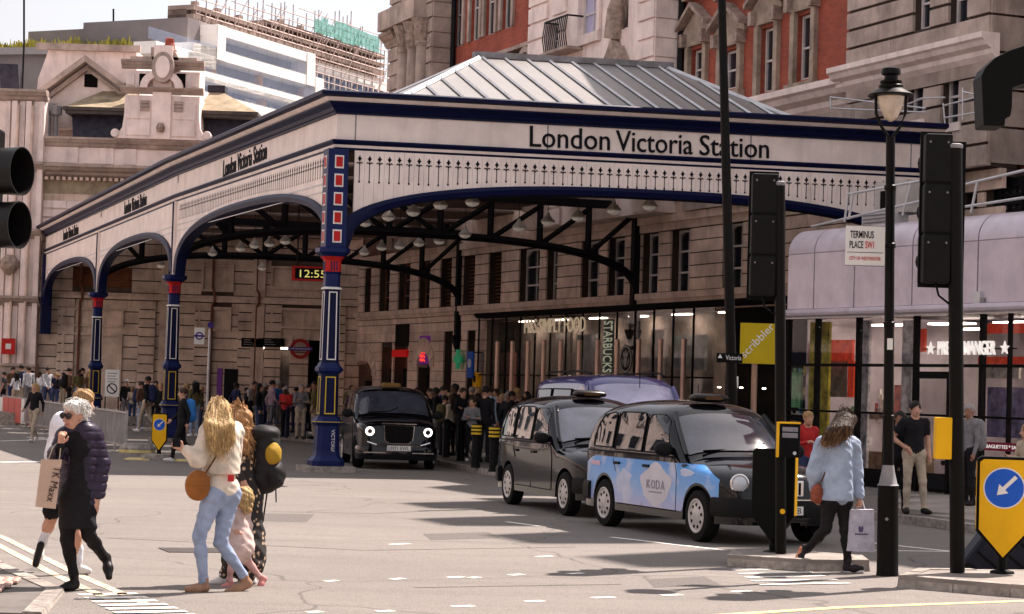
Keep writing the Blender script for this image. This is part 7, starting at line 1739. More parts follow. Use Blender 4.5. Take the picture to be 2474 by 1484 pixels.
def hand_parts(S, w, d, side, m=0, sc=1.0, curl=.4):
    """palm, four fingers and a thumb growing from the wrist w in direction d; side points to the thumb"""
    w = np.array(w, float); d = un(d); t = un(np.array(side, float)-d*np.dot(side, d)); nrm = np.cross(d, t)
    pc = w+d*.045*sc; S.cap(tuple(w), tuple(w+d*.075*sc), .025*sc, .031*sc, m, .02, None)
    for i, (o, l) in enumerate(((.028,.068),(.010,.078),(-.009,.073),(-.027,.058))):
        a = w+(d*.082+t*o)*sc; b = a+(d*math.cos(curl*.6)+nrm*math.sin(curl*.6))*l*.5*sc; c2 = b+(d*math.cos(curl*1.8)+nrm*math.sin(curl*1.8))*l*.5*sc
        S.cap(tuple(a), tuple(b), .0092*sc, .0086*sc, m, .006); S.cap(tuple(b), tuple(c2), .0086*sc, .0072*sc, m, .006)
    a = w+(d*.03+t*.026)*sc; b = a+(d*.6+t*.7)*.036*sc; S.cap(tuple(a), tuple(b), .012*sc, .0105*sc, m, .01); S.cap(tuple(b), tuple(b+(d*.95+t*.2+nrm*.2)*.03*sc), .0105*sc, .008*sc, m, .006)
def foot_parts(S, an, heel, toe, m, sc=1.0, sole=None):
    an, heel, toe = [np.array(x, float) for x in (an, heel, toe)]
    S.cap(tuple(an), tuple(heel*.75+an*.25), .040*sc, .036*sc, m, .03); S.cap(tuple(heel), tuple(toe*.55+heel*.45), .037*sc, .043*sc, m, .03); S.cap(tuple(toe*.55+heel*.45), tuple(toe), .043*sc, .030*sc, m, .03)
def body(S, J, fd, sc=1.0, top=2, leg=3, shoe=4, skin=0, sleeve=True, short=None, wr=.004, female=False, hands=True, hips=1.0):
    """trunk and limbs from a joint dictionary"""
    f = un(fd); fl = (f[0], f[1], 1.42); g = lambda k: J[k]; w = sc
    A = lambda *k: tuple(np.mean([J[x] for x in k], 0))
    S.cap(g('neck'), tuple(np.array(g('head'))-np.array((0,0,.05*w))), .052*w, .047*w, skin, .03)
    S.cap(g('shL'), g('shR'), .068*w, .068*w, top, .05, (f[0], f[1], 1.15), wr); S.cap(g('chest'), g('waist'), (.142 if female else .152)*w, (.118 if female else .135)*w, top, .07, fl, wr)
    S.cap(g('waist'), g('pelvis'), (.118 if female else .135)*w, .145*w*hips, top, .06, (f[0], f[1], 1.3), wr); S.cap(g('neck'), g('chest'), .062*w, .125*w, top, .06, fl)
    S.cap(g('hpL'), g('hpR'), .098*w*hips, .098*w*hips, leg, .05, None, wr)
    for s_ in 'LR':
        sl = top if sleeve else skin
        S.cap(g('sh'+s_), g('el'+s_), .058*w, .044*w, top if sleeve else top, .03, None, wr) if sleeve else (S.cap(g('sh'+s_), tuple(np.array(g('sh'+s_))*.45+np.array(g('el'+s_))*.55), .064*w, .060*w, top, .03, None, wr), S.cap(g('sh'+s_), g('el'+s_), .046*w, .040*w, skin, .03))
        S.cap(g('el'+s_), g('wr'+s_), .043*w, .030*w, sl, .02, None, wr*.6)
        if hands:
            d = np.array(g('wr'+s_))-np.array(g('el'+s_)); sd = J.get('th'+s_, f); hand_parts(S, g('wr'+s_), J.get('hd'+s_, d), sd, skin, w, J.get('cu'+s_, .45))
        kn, hp, an = g('kn'+s_), g('hp'+s_), g('an'+s_)
        if short is None: S.cap(hp, kn, .092*w*hips, .060*w, leg, .04, None, wr); S.cap(kn, tuple(np.array(kn)*.62+np.array(an)*.38), .058*w, .056*w, leg, .03, None, wr); S.cap(tuple(np.array(kn)*.62+np.array(an)*.38), an, .055*w, .040*w, leg, .03, None, wr)
        else:
            S.cap(hp, tuple(np.array(hp)*(1-short)+np.array(kn)*short), .10*w, .088*w, leg, .03, None, wr); S.cap(hp, kn, .078*w, .052*w, skin, .03); S.cap(kn, tuple(np.array(kn)*.65+np.array(an)*.35), .048*w, .054*w, skin, .03); S.cap(tuple(np.array(kn)*.65+np.array(an)*.35), an, .052*w, .034*w, skin, .03)
        foot_parts(S, an, g('he'+s_), g('to'+s_), shoe, w)
def figure(name, label, base, me, rz=0.0, group=None):
    o = put('person', me, None, base, rz); return tag(o, label, 'person', group)
# ---------------------------------------------------------------- passers-by in the foreground, joints read off the photograph
class Pose:
    def __init__(s, base, conv): s.b = base; s.c = conv; s.J = {}
    def at(s, x, y, dy=0.0):
        u, v = s.c(x, y); q = AT(u, v, s.b.y+dy)-s.b; return (q.x, q.y, q.z)
    def set(s, **k):
        for n, v in k.items(): s.J[n] = s.at(*v)
        return s.J
convL = lambda x, y: (x*.4357, 837.2+y*.4357)
convR = lambda x, y: (1738.8+x*.3706, 933.8+y*.3706)
# white haired woman with a paper bag
pb = G(*convL(385, 1352)); P = Pose(pb, convL)
J = P.set(head=(412,385,-.02), neck=(432,468), chest=(432,560), waist=(425,700), pelvis=(420,800), shL=(505,500,.05), shR=(362,505,-.05), elL=(562,660,.06), wrL=(540,835,-.02), elR=(308,600,-.12), wrR=(336,545,-.24), hpL=(458,850,.03), hpR=(388,850,-.03), knL=(492,1045,-.02), anL=(575,1165,.22), heL=(592,1172,.26), toL=(604,1278,.16), knR=(372,1075,-.04), anR=(408,1260,0), heR=(418,1325,.03), toR=(345,1338,-.10))
J['hdL'] = (-.15,-.1,-1); J['thL'] = (-1,-.3,0); J['hdR'] = (.1,-.1,1); J['thR'] = (1,-.2,.2); J['cuR'] = 1.2; fd = (-.62,-.78,-.12)
S = Sdf(); body(S, J, fd, 1.0, 2, 3, 4, 0, True, None, .003, True); head_parts(S, J['head'], fd, 1.03, 0, None, 5)
S.cap(P.at(432,800), P.at(428,1010), .155, .185, 2, .05, (-.6,-.8,1.25), .006, 30, P.at(428,1000)[2])
wA = figure('person', 'white haired woman in black dress and dark quilted jacket stepping off the kerb', pb, S.mesh('person', [m_skin, h_white, c_black, M('leggings', (.010,.009,.010), .7, var=.2), s_black, m_lip], .0085))
hc = np.array(J['head']); f = un(fd); sd = np.cross(f, (0,0,1))
S = Sdf(); S.ell(tuple(hc+f*-.025+np.array((0,0,.055))), (.108,.098,.095), 0, .03, math.atan2(f[1], f[0]), .006, 70); S.ell(tuple(hc+f*-.06+np.array((0,0,-.005))), (.07,.088,.09), 0, .03, math.atan2(f[1], f[0]), .005, 70); S.ell(tuple(hc+f*.045+np.array((0,0,.095))), (.06,.075,.035), 0, .03, math.atan2(f[1], f[0]), .006, 80)
hr_ = put('hair', S.mesh('hair', [h_white], .0085), wA)
gd = [[hc+np.array((0,0,.13)), hc-f*.02+np.array((.09*math.cos(q),.09*math.sin(q),.10)), hc-f*.045+np.array((.105*math.cos(q),.105*math.sin(q),.02))] for q in [k*.5 for k in range(13)] if np.dot((math.cos(q), math.sin(q), 0), f) < .55]
o = strands(gd, 26, .004, 5, .016, .010).build('strands', h_white, hr_, smooth=True); o['kind'] = 'stuff'
mb = MB()
for s_ in (-1,1): q = hc+f*.098+sd*s_*.036+np.array((0,0,.012)); mb.lathe([(.003,-.006),(.03,-.004),(.03,.004),(.003,.006)], 12, tuple(q), axis='y')
q0 = hc+f*.10+np.array((0,0,.02)); mb.tube([tuple(q0-sd*.07-f*.02), tuple(q0), tuple(q0+sd*.07-f*.02), tuple(q0+sd*.085-f*.11)], .006, 5)
mb.build('sunglasses', m_sung, wA)
S = Sdf()                                               # quilted jacket, open in front
hem = P.at(430, 880)[2]
S.cap(P.at(440,500,.06), P.at(432,860,.06), .185, .215, 0, .05, (-.62,-.78,1.25), .012, -42, hem); S.cap(P.at(362,495,-.03), P.at(512,492,.06), .085, .085, 0, .05)
S.cap(P.at(520,505,.08), P.at(562,655,.08), .090, .082, 0, .04, None, .012, -42); S.cap(P.at(562,655,.08), P.at(548,815,.0), .08, .062, 0, .03, None, .012, -42)
S.cap(P.at(355,510,-.02), P.at(306,600,-.10), .082, .072, 0, .04, None, .012, -42); S.cap(P.at(306,600,-.10), P.at(326,570,-.2), .068, .05, 0, .03, None, .010, -42)
S.cap(P.at(402,470,.05), P.at(475,470,.08), .06, .06, 0, .03)
S.cap(P.at(396,440,-.20), P.at(396,1000,-.24), .125, .165, -1, .01)
put('jacket', S.mesh('jacket', [c_purp], .0085), wA)
bgp = P.at(262, 760, -.25); bag = thing('paper_bag', 'upright beige carrier bag hanging at the white haired woman\'s side', 'bag', Vector(bgp)+pb, R(15)); bag.scale = (.78,.78,.78); mb = MB(); mb.hexa([(-.12,-.06,-.26),(.10,-.06,-.28),(.10,.06,-.28),(-.12,.06,-.26),(-.075,-.05,.27),(.15,-.05,.27),(.15,.05,.27),(-.075,.05,.27)]); mb.build('bag_body', M('kraft_paper', (.50,.36,.28), .8, var=.1), bag); fit_text('lettering', 'TK Maxx', .40, .085, .002, M('ink', (.03,.02,.02), .6, var=0), bag, (.065,-.064,.20), rot=(0, R(100), 0)); MB().tube([(.0,-.04,.27),(.05,-.02,.42),(.14,-.03,.50),(.12,-.04,.27)], .006, 5).build('handle', c_beige, bag)
# man in white T-shirt walking behind her
pb = G(*convL(455, 1262)); P = Pose(pb, convL)
J = P.set(head=(470,318,.0), neck=(420,400), chest=(340,450), waist=(310,600), pelvis=(300,740), shL=(410,430,-.16), shR=(330,430,.16), elL=(440,560,-.22), wrL=(470,640,-.3), elR=(300,560,.24), wrR=(360,650,.3), hpL=(340,790,-.08), hpR=(300,790,.08), knL=(415,985,-.08), anL=(432,1180,-.05), heL=(428,1240,-.02), toL=(492,1245,-.10), knR=(283,955,.1), anR=(240,1075,.12), heR=(232,1095,.13), toR=(200,1210,.06)); fd = (.92,.25,-.05)
S = Sdf(); body(S, J, fd, 1.02, 2, 3, 4, 0, False, .72, .004); head_parts(S, J['head'], (.85,-.5,-.1), 1.0, 0, None, 5)
S.cap(P.at(437,1120,-.05), P.at(432,1190,-.05), .045, .043, 6, .01); S.cap(P.at(255,1035,.11), P.at(240,1080,.12), .045, .043, 6, .01)
mB = figure('person', 'man in white T-shirt and black shorts walking behind the white haired woman', pb, S.mesh('person', [m_skin, h_sand, c_white, c_black, s_white, m_lip, c_white], .01))
S = Sdf(); S.cap(P.at(226,1100,.07), P.at(198,1205,.01), .036, .034, 0, .01); put('shoe_sole', S.mesh('shoe_sole', [s_black], .01), mB)
hc = np.array(J['head']); f = un((.85,-.5,0)); S = Sdf(); S.ell(tuple(hc+f*-.02+np.array((0,0,.06))), (.112,.10,.09), 0, .03, math.atan2(f[1],f[0]), .007, 60); S.ell(tuple(hc+f*-.065+np.array((0,0,.0))), (.06,.088,.10), 0, .03, math.atan2(f[1],f[0]), .006, 60); put('hair', S.mesh('hair', [h_sand], .01), mB)
# blond woman in jeans and cream jacket
pb = G(*convL(1085, 1356)); P = Pose(pb, convL)
J = P.set(head=(1205,375,0), neck=(1225,450), chest=(1228,545), waist=(1222,680), pelvis=(1228,770), shL=(1165,490,-.13), shR=(1295,490,.13), elL=(1095,625,-.22), wrL=(1020,572,-.30), elR=(1280,640,.20), wrR=(1180,610,-.05), hpL=(1185,820,-.06), hpR=(1268,820,.07), knL=(1105,1050,-.10), anL=(1128,1290,-.06), heL=(1140,1340,-.04), toL=(1040,1348,-.12), knR=(1222,1085,.02), anR=(1345,1265,.14), heR=(1378,1318,.16), toR=(1260,1362,.05)); J['hdL'] = (-.9,-.2,.45); J['thL'] = (0,-.3,1); J['cuL'] = .9; fd = (-.75,.62,-.2)
S = Sdf(); body(S, J, fd, 1.0, 2, 3, 4, 0, True, None, .004, True, True, 1.14); head_parts(S, J['head'], (-.8,.55,-.15), 1.0, 0)
wC = figure('person', 'blond woman in cream jacket and light blue jeans looking at her phone', pb, S.mesh('person', [m_skin, h_blond, c_cream, c_jean, s_brown], .0085))
hc = np.array(J['head']); S = Sdf(); S.ell(tuple(hc+np.array((.015,-.01,.035))), (.11,.113,.113), 0, .04)
for i in range(9):
    a = -1+2*i/8; e = np.array(P.at(1222+52*a, 545+28*math.cos(a*1.6)+16*(i % 2), -.25+.08*a)); h0 = hc+np.array((.02+.065*a,-.07+.03*a,.02)); mid = (h0+e)/2+np.array((.02*a,-.045,.03))
    S.cap(tuple(h0), tuple(mid), .045, .042, 0, .03); S.cap(tuple(mid), tuple(e), .042, .020, 0, .03)
S.cap(tuple(hc+np.array((.06,.0,0))), P.at(1288,520,-.14), .055, .028, 0, .04)
hr_ = put('hair', S.mesh('hair', [h_blond], .0085), wC)
gd = []
for i in range(9):
    a = -1+2*i/8; e = np.array(P.at(1222+56*a, 555+28*math.cos(a*1.6)+18*(i % 2), -.27+.08*a)); h0 = hc+np.array((.02+.07*a,-.085+.03*a,.06)); gd.append([hc+np.array((.015+.03*a,-.03,.125)), h0, (h0+e)/2+np.array((.02*a,-.05,.03)), e])
o = strands(gd, 48, .0032, 1, .020, .018).build('strands', h_blond, hr_, smooth=True); o['kind'] = 'stuff'
S = Sdf(); S.cap(P.at(1228,500), P.at(1225,700), .18, .185, 0, .06, (-.75,.62,1.25), .004, 34, P.at(1225,705)[2]); S.cap(P.at(1165,488,-.13), P.at(1095,622,-.22), .092, .084, 0, .04, None, .004, 36); S.cap(P.at(1095,622,-.22), P.at(1035,578,-.29), .08, .05, 0, .03, None, .004, 40); S.cap(P.at(1295,490,.13), P.at(1290,640,.2), .09, .078, 0, .04, None, .004, 36); S.cap(P.at(1160,470,-.1), P.at(1300,470,.1), .085, .085, 0, .05, None, .006); put('jacket', S.mesh('jacket', [c_cream], .0085), wC)
MB().box(-.035,.035,-.006,.006,-.015,.06).build('phone', m_letter, wC).location = P.at(978,548,-.34)
q = P.at(1095,770,-.20); hb = thing('shoulder_bag', 'round tan shoulder bag on the blond woman\'s hip', 'bag', Vector(q)+pb, R(25)); hb.scale = (.85,.85,.85); b = MB().lathe([(.02,-.05),(.12,-.048),(.145,-.03),(.145,.03),(.12,.048),(.02,.05)], 20, axis='y'); b.v = [(x*.9, y, z*1.12) for x, y, z in b.v]; b.build('pouch', M('tan_leather', (.28,.10,.025), .5, var=.25), hb, smooth=50); MB().box(-.12,.12,-.056,-.050,.0,.10).build('flap', M('tan_leather', (.36,.14,.035), .5), hb, bevel=.004)
MB().tube([(.07,-.02,.12),(.22,-.05,.38),(.36,-.06,.66),(.40,.05,.80)], .009, 5).build('strap', M('dark_leather', (.12,.05,.02), .5), hb)
MB().box(-.028,.028,-.008,.0,-.03,.03).build('red_tag', c_red, wC).location = P.at(1280,730,-.16)
# child between the two women
pb = G(*convL(1330, 1330)); P = Pose(pb, convL)
J = P.set(head=(1345,850,0), neck=(1338,900), chest=(1325,950), waist=(1322,1020), pelvis=(1325,1070), shL=(1285,925,-.05), shR=(1365,925,.06), elL=(1270,980,-.08), wrL=(1300,1015,-.1), elR=(1385,990,.08), wrR=(1390,1060,.06), hpL=(1305,1090,-.03), hpR=(1345,1090,.04), knL=(1290,1190,-.06), anL=(1272,1290,-.02), heL=(1285,1325,0), toL=(1225,1335,-.05), knR=(1370,1190,.05), anR=(1440,1275,.12), heR=(1468,1290,.14), toR=(1430,1345,.08)); fd = (-.8,.5,0)
S = Sdf(); body(S, J, fd, .58, 2, 3, 4, 0, True, None, .003); head_parts(S, J['head'], fd, .88, 0); S.cap(P.at(1325,1000), P.at(1322,1110), .10, .15, 2, .04, None, .006, 40)
wE = figure('person', 'small blond child in pale pink dress and leggings between two women', pb, S.mesh('person', [m_skin, h_blond, c_pink if False else cloth('pale_pink', (.56,.42,.38)), c_pink, M('shoe_pink', (.55,.22,.20), .5)], .0085)); hc = np.array(J['head']); S = Sdf(); S.ell(tuple(hc+np.array((.01,-.02,.03))), (.10,.10,.10), 0, .03, 0, .006, 60); S.cap(tuple(hc+np.array((.03,-.04,.0))), P.at(1370,900,-.06), .07, .05, 0, .03, None, .006, 60); put('hair', S.mesh('hair', [h_blond], .0085), wE)
# woman with rucksack and flowered dress
m_flor = bpy.data.materials.new('flowered_cloth'); m_flor.use_nodes = True; N = m_flor.node_tree.nodes; L = m_flor.node_tree.links; vo = N.new('ShaderNodeTexVoronoi'); vo.inputs['Scale'].default_value = 17; vo.inputs['Randomness'].default_value = .75; ge = N.new('ShaderNodeNewGeometry'); L.new(ge.outputs['Position'], vo.inputs['Vector']); cr = N.new('ShaderNodeValToRGB'); e = cr.color_ramp.elements; e[0].position = .22; e[0].color = (.60,.42,.28,1); e[1].position = .36; e[1].color = (.016,.012,.012,1); L.new(vo.outputs['Distance'], cr.inputs[0]); L.new(cr.outputs[0], N['Principled BSDF'].inputs['Base Color']); N['Principled BSDF'].inputs['Roughness'].default_value = .85
pb = G(*convL(1300, 1312)); P = Pose(pb, convL)
J = P.set(head=(1305,408,0), neck=(1325,480), chest=(1350,570), waist=(1365,700), pelvis=(1375,790), shL=(1300,520,-.12), shR=(1385,520,.14), elL=(1300,640,-.16), wrL=(1345,740,-.2), elR=(1400,650,.2), wrR=(1390,760,.12), hpL=(1350,830,-.08), hpR=(1400,830,.08), knL=(1330,1060,-.1), anL=(1240,1265,0), heL=(1262,1305,.02), toL=(1172,1312,-.06), knR=(1385,1070,.1), anR=(1385,1270,.12), heR=(1400,1310,.14), toR=(1320,1318,.06)); fd = (-.86,.45,0)
S = Sdf(); body(S, J, fd, 1.0, 2, 2, 4, 0, True, None, .004, True); head_parts(S, J['head'], fd, 1.0, 0); S.cap(P.at(1375,800), P.at(1352,1165,0), .15, .235, 2, .05, (-.86,.45,1.2), .012, 26)
wD = figure('person', 'woman in dark flowered dress carrying a big rucksack beside the blond woman', pb, S.mesh('person', [m_skin, h_curl, m_flor, m_flor, s_white], .0095)); hc = np.array(J['head']); S = Sdf(); S.ell(tuple(hc+np.array((.03,-.01,.03))), (.13,.12,.12), 0, .04, 0, .012, 46)
for i in range(7): a = i/6; S.cap(tuple(hc+np.array((.05,-.06+.12*a,.0))), P.at(1345+50*a, 530+50*(i % 2), -.14+.20*a), .065, .05, 0, .04, None, .014, 46)
hr_ = put('hair', S.mesh('hair', [h_curl], .0095), wD)
gd = [[hc+np.array((.02,-.03,.12)), hc+np.array((.07,-.08+.14*i/6,.0)), np.array(P.at(1350+55*i/6, 545+55*(i % 2), -.17+.22*i/6))] for i in range(7)]
o = strands(gd, 40, .0045, 4, .035, .030).build('strands', h_curl, hr_, smooth=True); o['kind'] = 'stuff'
q = P.at(1478,640,.04); rk = thing('rucksack', 'big black hiking rucksack with mustard panel on the woman\'s back', 'rucksack', Vector(q)+pb, R(-20)); S = Sdf(); S.cap((-.02,0,-.16), (.0,0,.16), .15, .14, 0, .05, (1,0,1.15), .006, 30); S.ell((-.03,0,.27), (.15,.16,.08), 0, .04, 0, .006, 30); S.ell((.10,.0,-.12), (.09,.13,.13), 0, .03, 0, .005, 30); put('main_bag', S.mesh('main_bag', [M('ripstop_black', (.016,.015,.016), .6, var=.2)], .01), rk); S = Sdf(); S.ell((.09,-.05,.08), (.075,.10,.11), 0, .03, 0, .004, 30); put('front_pocket', S.mesh('front_pocket', [M('mustard_cloth', (.36,.21,.025), .7, var=.15)], .01), rk); MB().tube([(-.08,-.13,-.22),(-.10,-.14,.0)], .014, 5).build('orange_strap', M('orange_cloth', (.60,.22,.02), .6), rk); MB().tube([(.02,.0,-.26),(-.0,-.03,-.55),(-.14,-.05,-.95)], .008, 5).build('dangling_strap', c_black, rk); MB().tube([(.08,.05,-.24),(.09,.05,-.38)], .007, 5).build('dangling_strap', c_black, rk)
# woman in denim jacket crossing on the right
pb = G(*convR(862, 1212)); P = Pose(pb, convR)
J = P.set(head=(815,232,0), neck=(790,335), chest=(765,440), waist=(752,600), pelvis=(762,700), shL=(668,385,-.05), shR=(862,388,.05), elL=(610,560,.02), wrL=(625,690,.10), elR=(885,560,.06), wrR=(908,725,.0), hpL=(715,750,-.03), hpR=(805,750,.03), knL=(690,930,-.02), anL=(568,1062,.18), heL=(546,1052,.22), toL=(500,1165,.14), knR=(815,935,.0), anR=(832,1130,.0), heR=(822,1188,.02), toR=(922,1188,-.04)); J['hdR'] = (.02,-.1,-1); J['thR'] = (-.3,-1,0); J['cuR'] = 1.5; fd = (.85,.5,0)
S = Sdf(); body(S, J, fd, 1.0, 2, 3, 4, 0, True, None, .003, True); head_parts(S, J['head'], fd, 1.0, 0)
wF = figure('person', 'long haired woman in pale denim jacket and black leggings crossing the road', pb, S.mesh('person', [m_skin, h_brown, c_denimj, M('leggings', (.010,.009,.010), .7), M('trainer_dark', (.03,.025,.03), .6, var=.2)], .0085))
S = Sdf(); S.cap(P.at(765,430), P.at(752,730), .19, .225, 0, .06, (.85,.5,1.25), .005, 30, P.at(752,742)[2]); S.cap(P.at(668,385,-.05), P.at(612,560,.0), .095, .085, 0, .04, None, .004, 38); S.cap(P.at(612,560,0), P.at(622,670,.08), .082, .062, 0, .03, None, .004, 38); S.cap(P.at(862,388,.05), P.at(885,560,.06), .095, .085, 0, .04, None, .004, 38); S.cap(P.at(885,560,.06), P.at(906,705,.0), .08, .06, 0, .03, None, .004, 38); S.cap(P.at(690,372,-.04), P.at(850,372,.04), .085, .085, 0, .05, None, .006); put('jacket', S.mesh('jacket', [c_denimj], .0085), wF)
hc = np.array(J['head']); S = Sdf(); S.ell(tuple(hc+np.array((-.01,-.02,.03))), (.114,.113,.113), 0, .04)
for i in range(8):
    a = i/7; e = np.array(P.at(668+150*a, 375-50*a+20*(i % 2), -.20)); h0 = hc+np.array((-.085+.16*a,-.06-.03*math.sin(a*3.1),.03)); mid = h0*.45+e*.55+np.array((-.01,-.04,.02))
    S.cap(tuple(h0), tuple(mid), .05, .044, 0, .03); S.cap(tuple(mid), tuple(e), .042, .020, 1, .03)
hr_ = put('hair', S.mesh('hair', [h_brown, hairm('ombre', (.22,.12,.06))], .0085), wF)
gd = []; gd2 = []
for i in range(8):
    a = i/7; e = np.array(P.at(664+158*a, 392-50*a+24*(i % 2), -.22)); h0 = hc+np.array((-.09+.17*a,-.075-.03*math.sin(a*3.1),.06)); mid = h0*.45+e*.55+np.array((-.01,-.05,.02)); gd.append([hc+np.array((-.03+.05*a,-.03,.125)), h0, mid, e*.6+mid*.4]); gd2.append([mid, e])
o = strands(gd, 50, .0034, 2, .020, .018).build('strands', h_brown, hr_, smooth=True); o['kind'] = 'stuff'
o = strands(gd2, 14, .0044, 3, .024, .012).build('strand_ends', hairm('ombre', (.22,.12,.06)), hr_, smooth=True); o['kind'] = 'stuff'
for (a, b, s_) in (('heL','toL',-1), ('heR','toR',1)):
    h0, t0 = np.array(J[a]), np.array(J[b]); d = un(t0-h0); nn = np.array((0,0,-1.)) if s_ > 0 else un(np.array((-.75,-.55,-.3))); S = Sdf(); S.cap(tuple(h0+nn*.035), tuple(t0+nn*.03), .030, .030, 0, .01); put('shoe_sole', S.mesh('shoe_sole', [s_white if s_ > 0 else M('sole_coral', (.62,.25,.14), .6, var=.2)], .01), wF)
q = P.at(908,935,.0); wb = thing('carrier_bag', 'white printed carrier bag in the denim woman\'s hand', 'bag', Vector(q)+pb, R(10)); MB().hexa([(-.15,-.05,-.23),(.165,-.05,-.24),(.165,.05,-.24),(-.15,.05,-.23),(-.125,-.045,.22),(.15,-.045,.23),(.15,.045,.23),(-.125,.045,.22)]).build('bag_body', M('white_paper_bag', (.52,.50,.58), .7, var=.14, vs=12), wb); MB().prism_xz([(-.03,.02),(-.02,.05),(0,.03),(.02,.05),(.03,.02),(.02,-.02),(-.02,-.02)], -.054, -.049).build('crest', M('ink_blue', (.10,.09,.18), .6, var=0), wb); MB().box(-.07,.08,-.056,-.0515,-.05,-.035).build('print_line', M('ink_blue', (.1,.09,.18)), wb); MB().tube([(-.05,0,.22),(-.02,0,.32),(.03,0,.32),(.06,0,.22)], .006, 5).build('handle', c_white, wb)
q = P.at(632,700,-.06); fb_ = thing('handbag', 'small red brown handbag swinging beside the denim jacket', 'bag', Vector(q)+pb, R(20)); S = Sdf(); S.ell((0,0,0), (.08,.06,.11), 0, .02, 0, .006, 50); put('pouch', S.mesh('pouch', [M('russet_leather', (.26,.07,.04), .5, var=.25, vs=14)], .01), fb_); MB().tube([(.02,-.02,.1),(.14,-.10,.45),(.28,-.12,.80)], .010, 5).build('strap', M('strap_brown', (.10,.05,.03), .6), fb_)
# ---------------------------------------------------------------- ready poses for the people farther off
def std(kind, height=1.72, female=False, res=.016, hair='short', bag=False, head_turn=0.0):
    """a standing or walking figure facing -y, its feet at the origin; slots: skin, hair, top, legs, shoes, extra"""
    s = height/1.72; J = dict(head=(0,-.02,1.595), neck=(0,.0,1.45), chest=(0,.0,1.30), waist=(0,.0,1.10), pelvis=(0,0,.98), shL=(.17,0,1.40), shR=(-.17,0,1.40), elL=(.22,.03,1.13), elR=(-.22,.03,1.13), wrL=(.23,-.05,.89), wrR=(-.23,-.05,.89), hpL=(.085,0,.92), hpR=(-.085,0,.92), knL=(.10,-.01,.50), knR=(-.10,-.01,.50), anL=(.10,.02,.09), anR=(-.10,.02,.09), heL=(.10,.05,.045), heR=(-.10,.05,.045), toL=(.13,-.15,.04), toR=(-.13,-.15,.04))
    if female: J.update(shL=(.15,0,1.39), shR=(-.15,0,1.39), hpL=(.09,0,.92), hpR=(-.09,0,.92))
    if kind == 'walk': J.update(knL=(.09,-.16,.52), anL=(.09,-.22,.10), heL=(.09,-.20,.05), toL=(.10,-.40,.07), knR=(-.09,.04,.50), anR=(-.09,.32,.19), heR=(-.09,.37,.19), toR=(-.09,.22,.05), elL=(.21,.12,1.14), wrL=(.22,.10,.92), elR=(-.21,-.05,1.14), wrR=(-.20,-.22,.98))
    if kind == 'phone': J.update(elR=(-.22,.02,1.13), wrR=(-.08,-.24,1.18), elL=(.22,.02,1.13), wrL=(.08,-.22,1.15), head=(0,-.06,1.585))
    if kind == 'cross': J.update(elR=(-.24,-.03,1.14), wrR=(.10,-.20,1.17), elL=(.24,-.03,1.14), wrL=(-.10,-.18,1.20))
    if kind == 'hip': J.update(elR=(-.34,.05,1.16), wrR=(-.17,-.06,1.02), knL=(.13,-.05,.50), anL=(.17,-.02,.09), heL=(.17,.01,.045), toL=(.22,-.18,.04))
    J = {k: tuple(c*s for c in v) for k, v in J.items()}
    S = Sdf(); body(S, J, (0,-1,0), s, 2, 3, 4, 0, kind != 'hip', None, .003, female, True); fdv = (math.sin(head_turn), -math.cos(head_turn), -.1); head_parts(S, J['head'], fdv, s, 0)
    h = np.array(J['head']); f = un(fdv); S.ell(tuple(h-f*.022*s+np.array((0,0,.045*s))), (.095*s,.105*s,.092*s), 1, .02, 0, .004, 60)
    if hair == 'long':
        for a in (-.07, 0, .07): S.cap(tuple(h+np.array((a,.04,.02))*s), tuple(h+np.array((a*1.2,.085,-.27))*s), .06*s, .035*s, 1, .04)
    if hair == 'bun': S.ell(tuple(h+np.array((0,.10,.07))*s), (.05*s,.05*s,.05*s), 1, .02)
    if bag: S.cap((0,.17*s,1.36*s), (0,.19*s,1.06*s), .12*s, .13*s, 5, .03)
    return S.mesh('person_%s' % kind, [m_skin, h_brown, c_grey, c_djean, s_black, c_black], res)
BASE = [std('stand'), std('stand', 1.64, True, hair='long'), std('walk'), std('walk', 1.64, True, hair='long'), std('phone'), std('phone', 1.64, True, hair='bun'), std('cross'), std('hip'), std('stand', 1.75, False, bag=True, head_turn=.5), std('walk', 1.74, False, bag=True), std('cross', 1.64, True, hair='long', head_turn=-.5)]
SK = [m_skin, m_skin, m_skin2, m_skin3, m_skin]; HR = [h_brown, h_dark, h_sand, h_dark, h_grey, h_blond, h_brown]
TOPS = [('black', c_black), ('dark navy', c_navy), ('grey', c_grey), ('black', c_black), ('brown', c_brown), ('white', c_white), ('olive', c_olive), ('black', c_black), ('mauve', c_mauve), ('beige', c_beige), ('black', c_black), ('brown', c_brown), ('dark navy', c_navy), ('black', c_black), ('charcoal', cloth('charcoal', (.05,.05,.055))), ('pale blue', cloth('pale_blue', (.33,.42,.55)))]
LEGS = [('dark jeans', c_djean), ('black trousers', c_black), ('grey trousers', c_grey), ('black trousers', c_black), ('beige trousers', c_beige), ('light jeans', c_jean)]
def folk(me, base, rz, sk, hr, top, leg, shoe, extra, label, group=None, sc=1.0):
    o = put('person', me, None, base, rz); o.scale = (sc, sc, sc)
    for i, m in enumerate((sk, hr, top, leg, shoe, extra)):
        o.material_slots[i].link = 'OBJECT'; o.material_slots[i].material = m
    return tag(o, label, 'person', group)
def stand_at(u, Y, z=.13): return GD(u, Y, z)
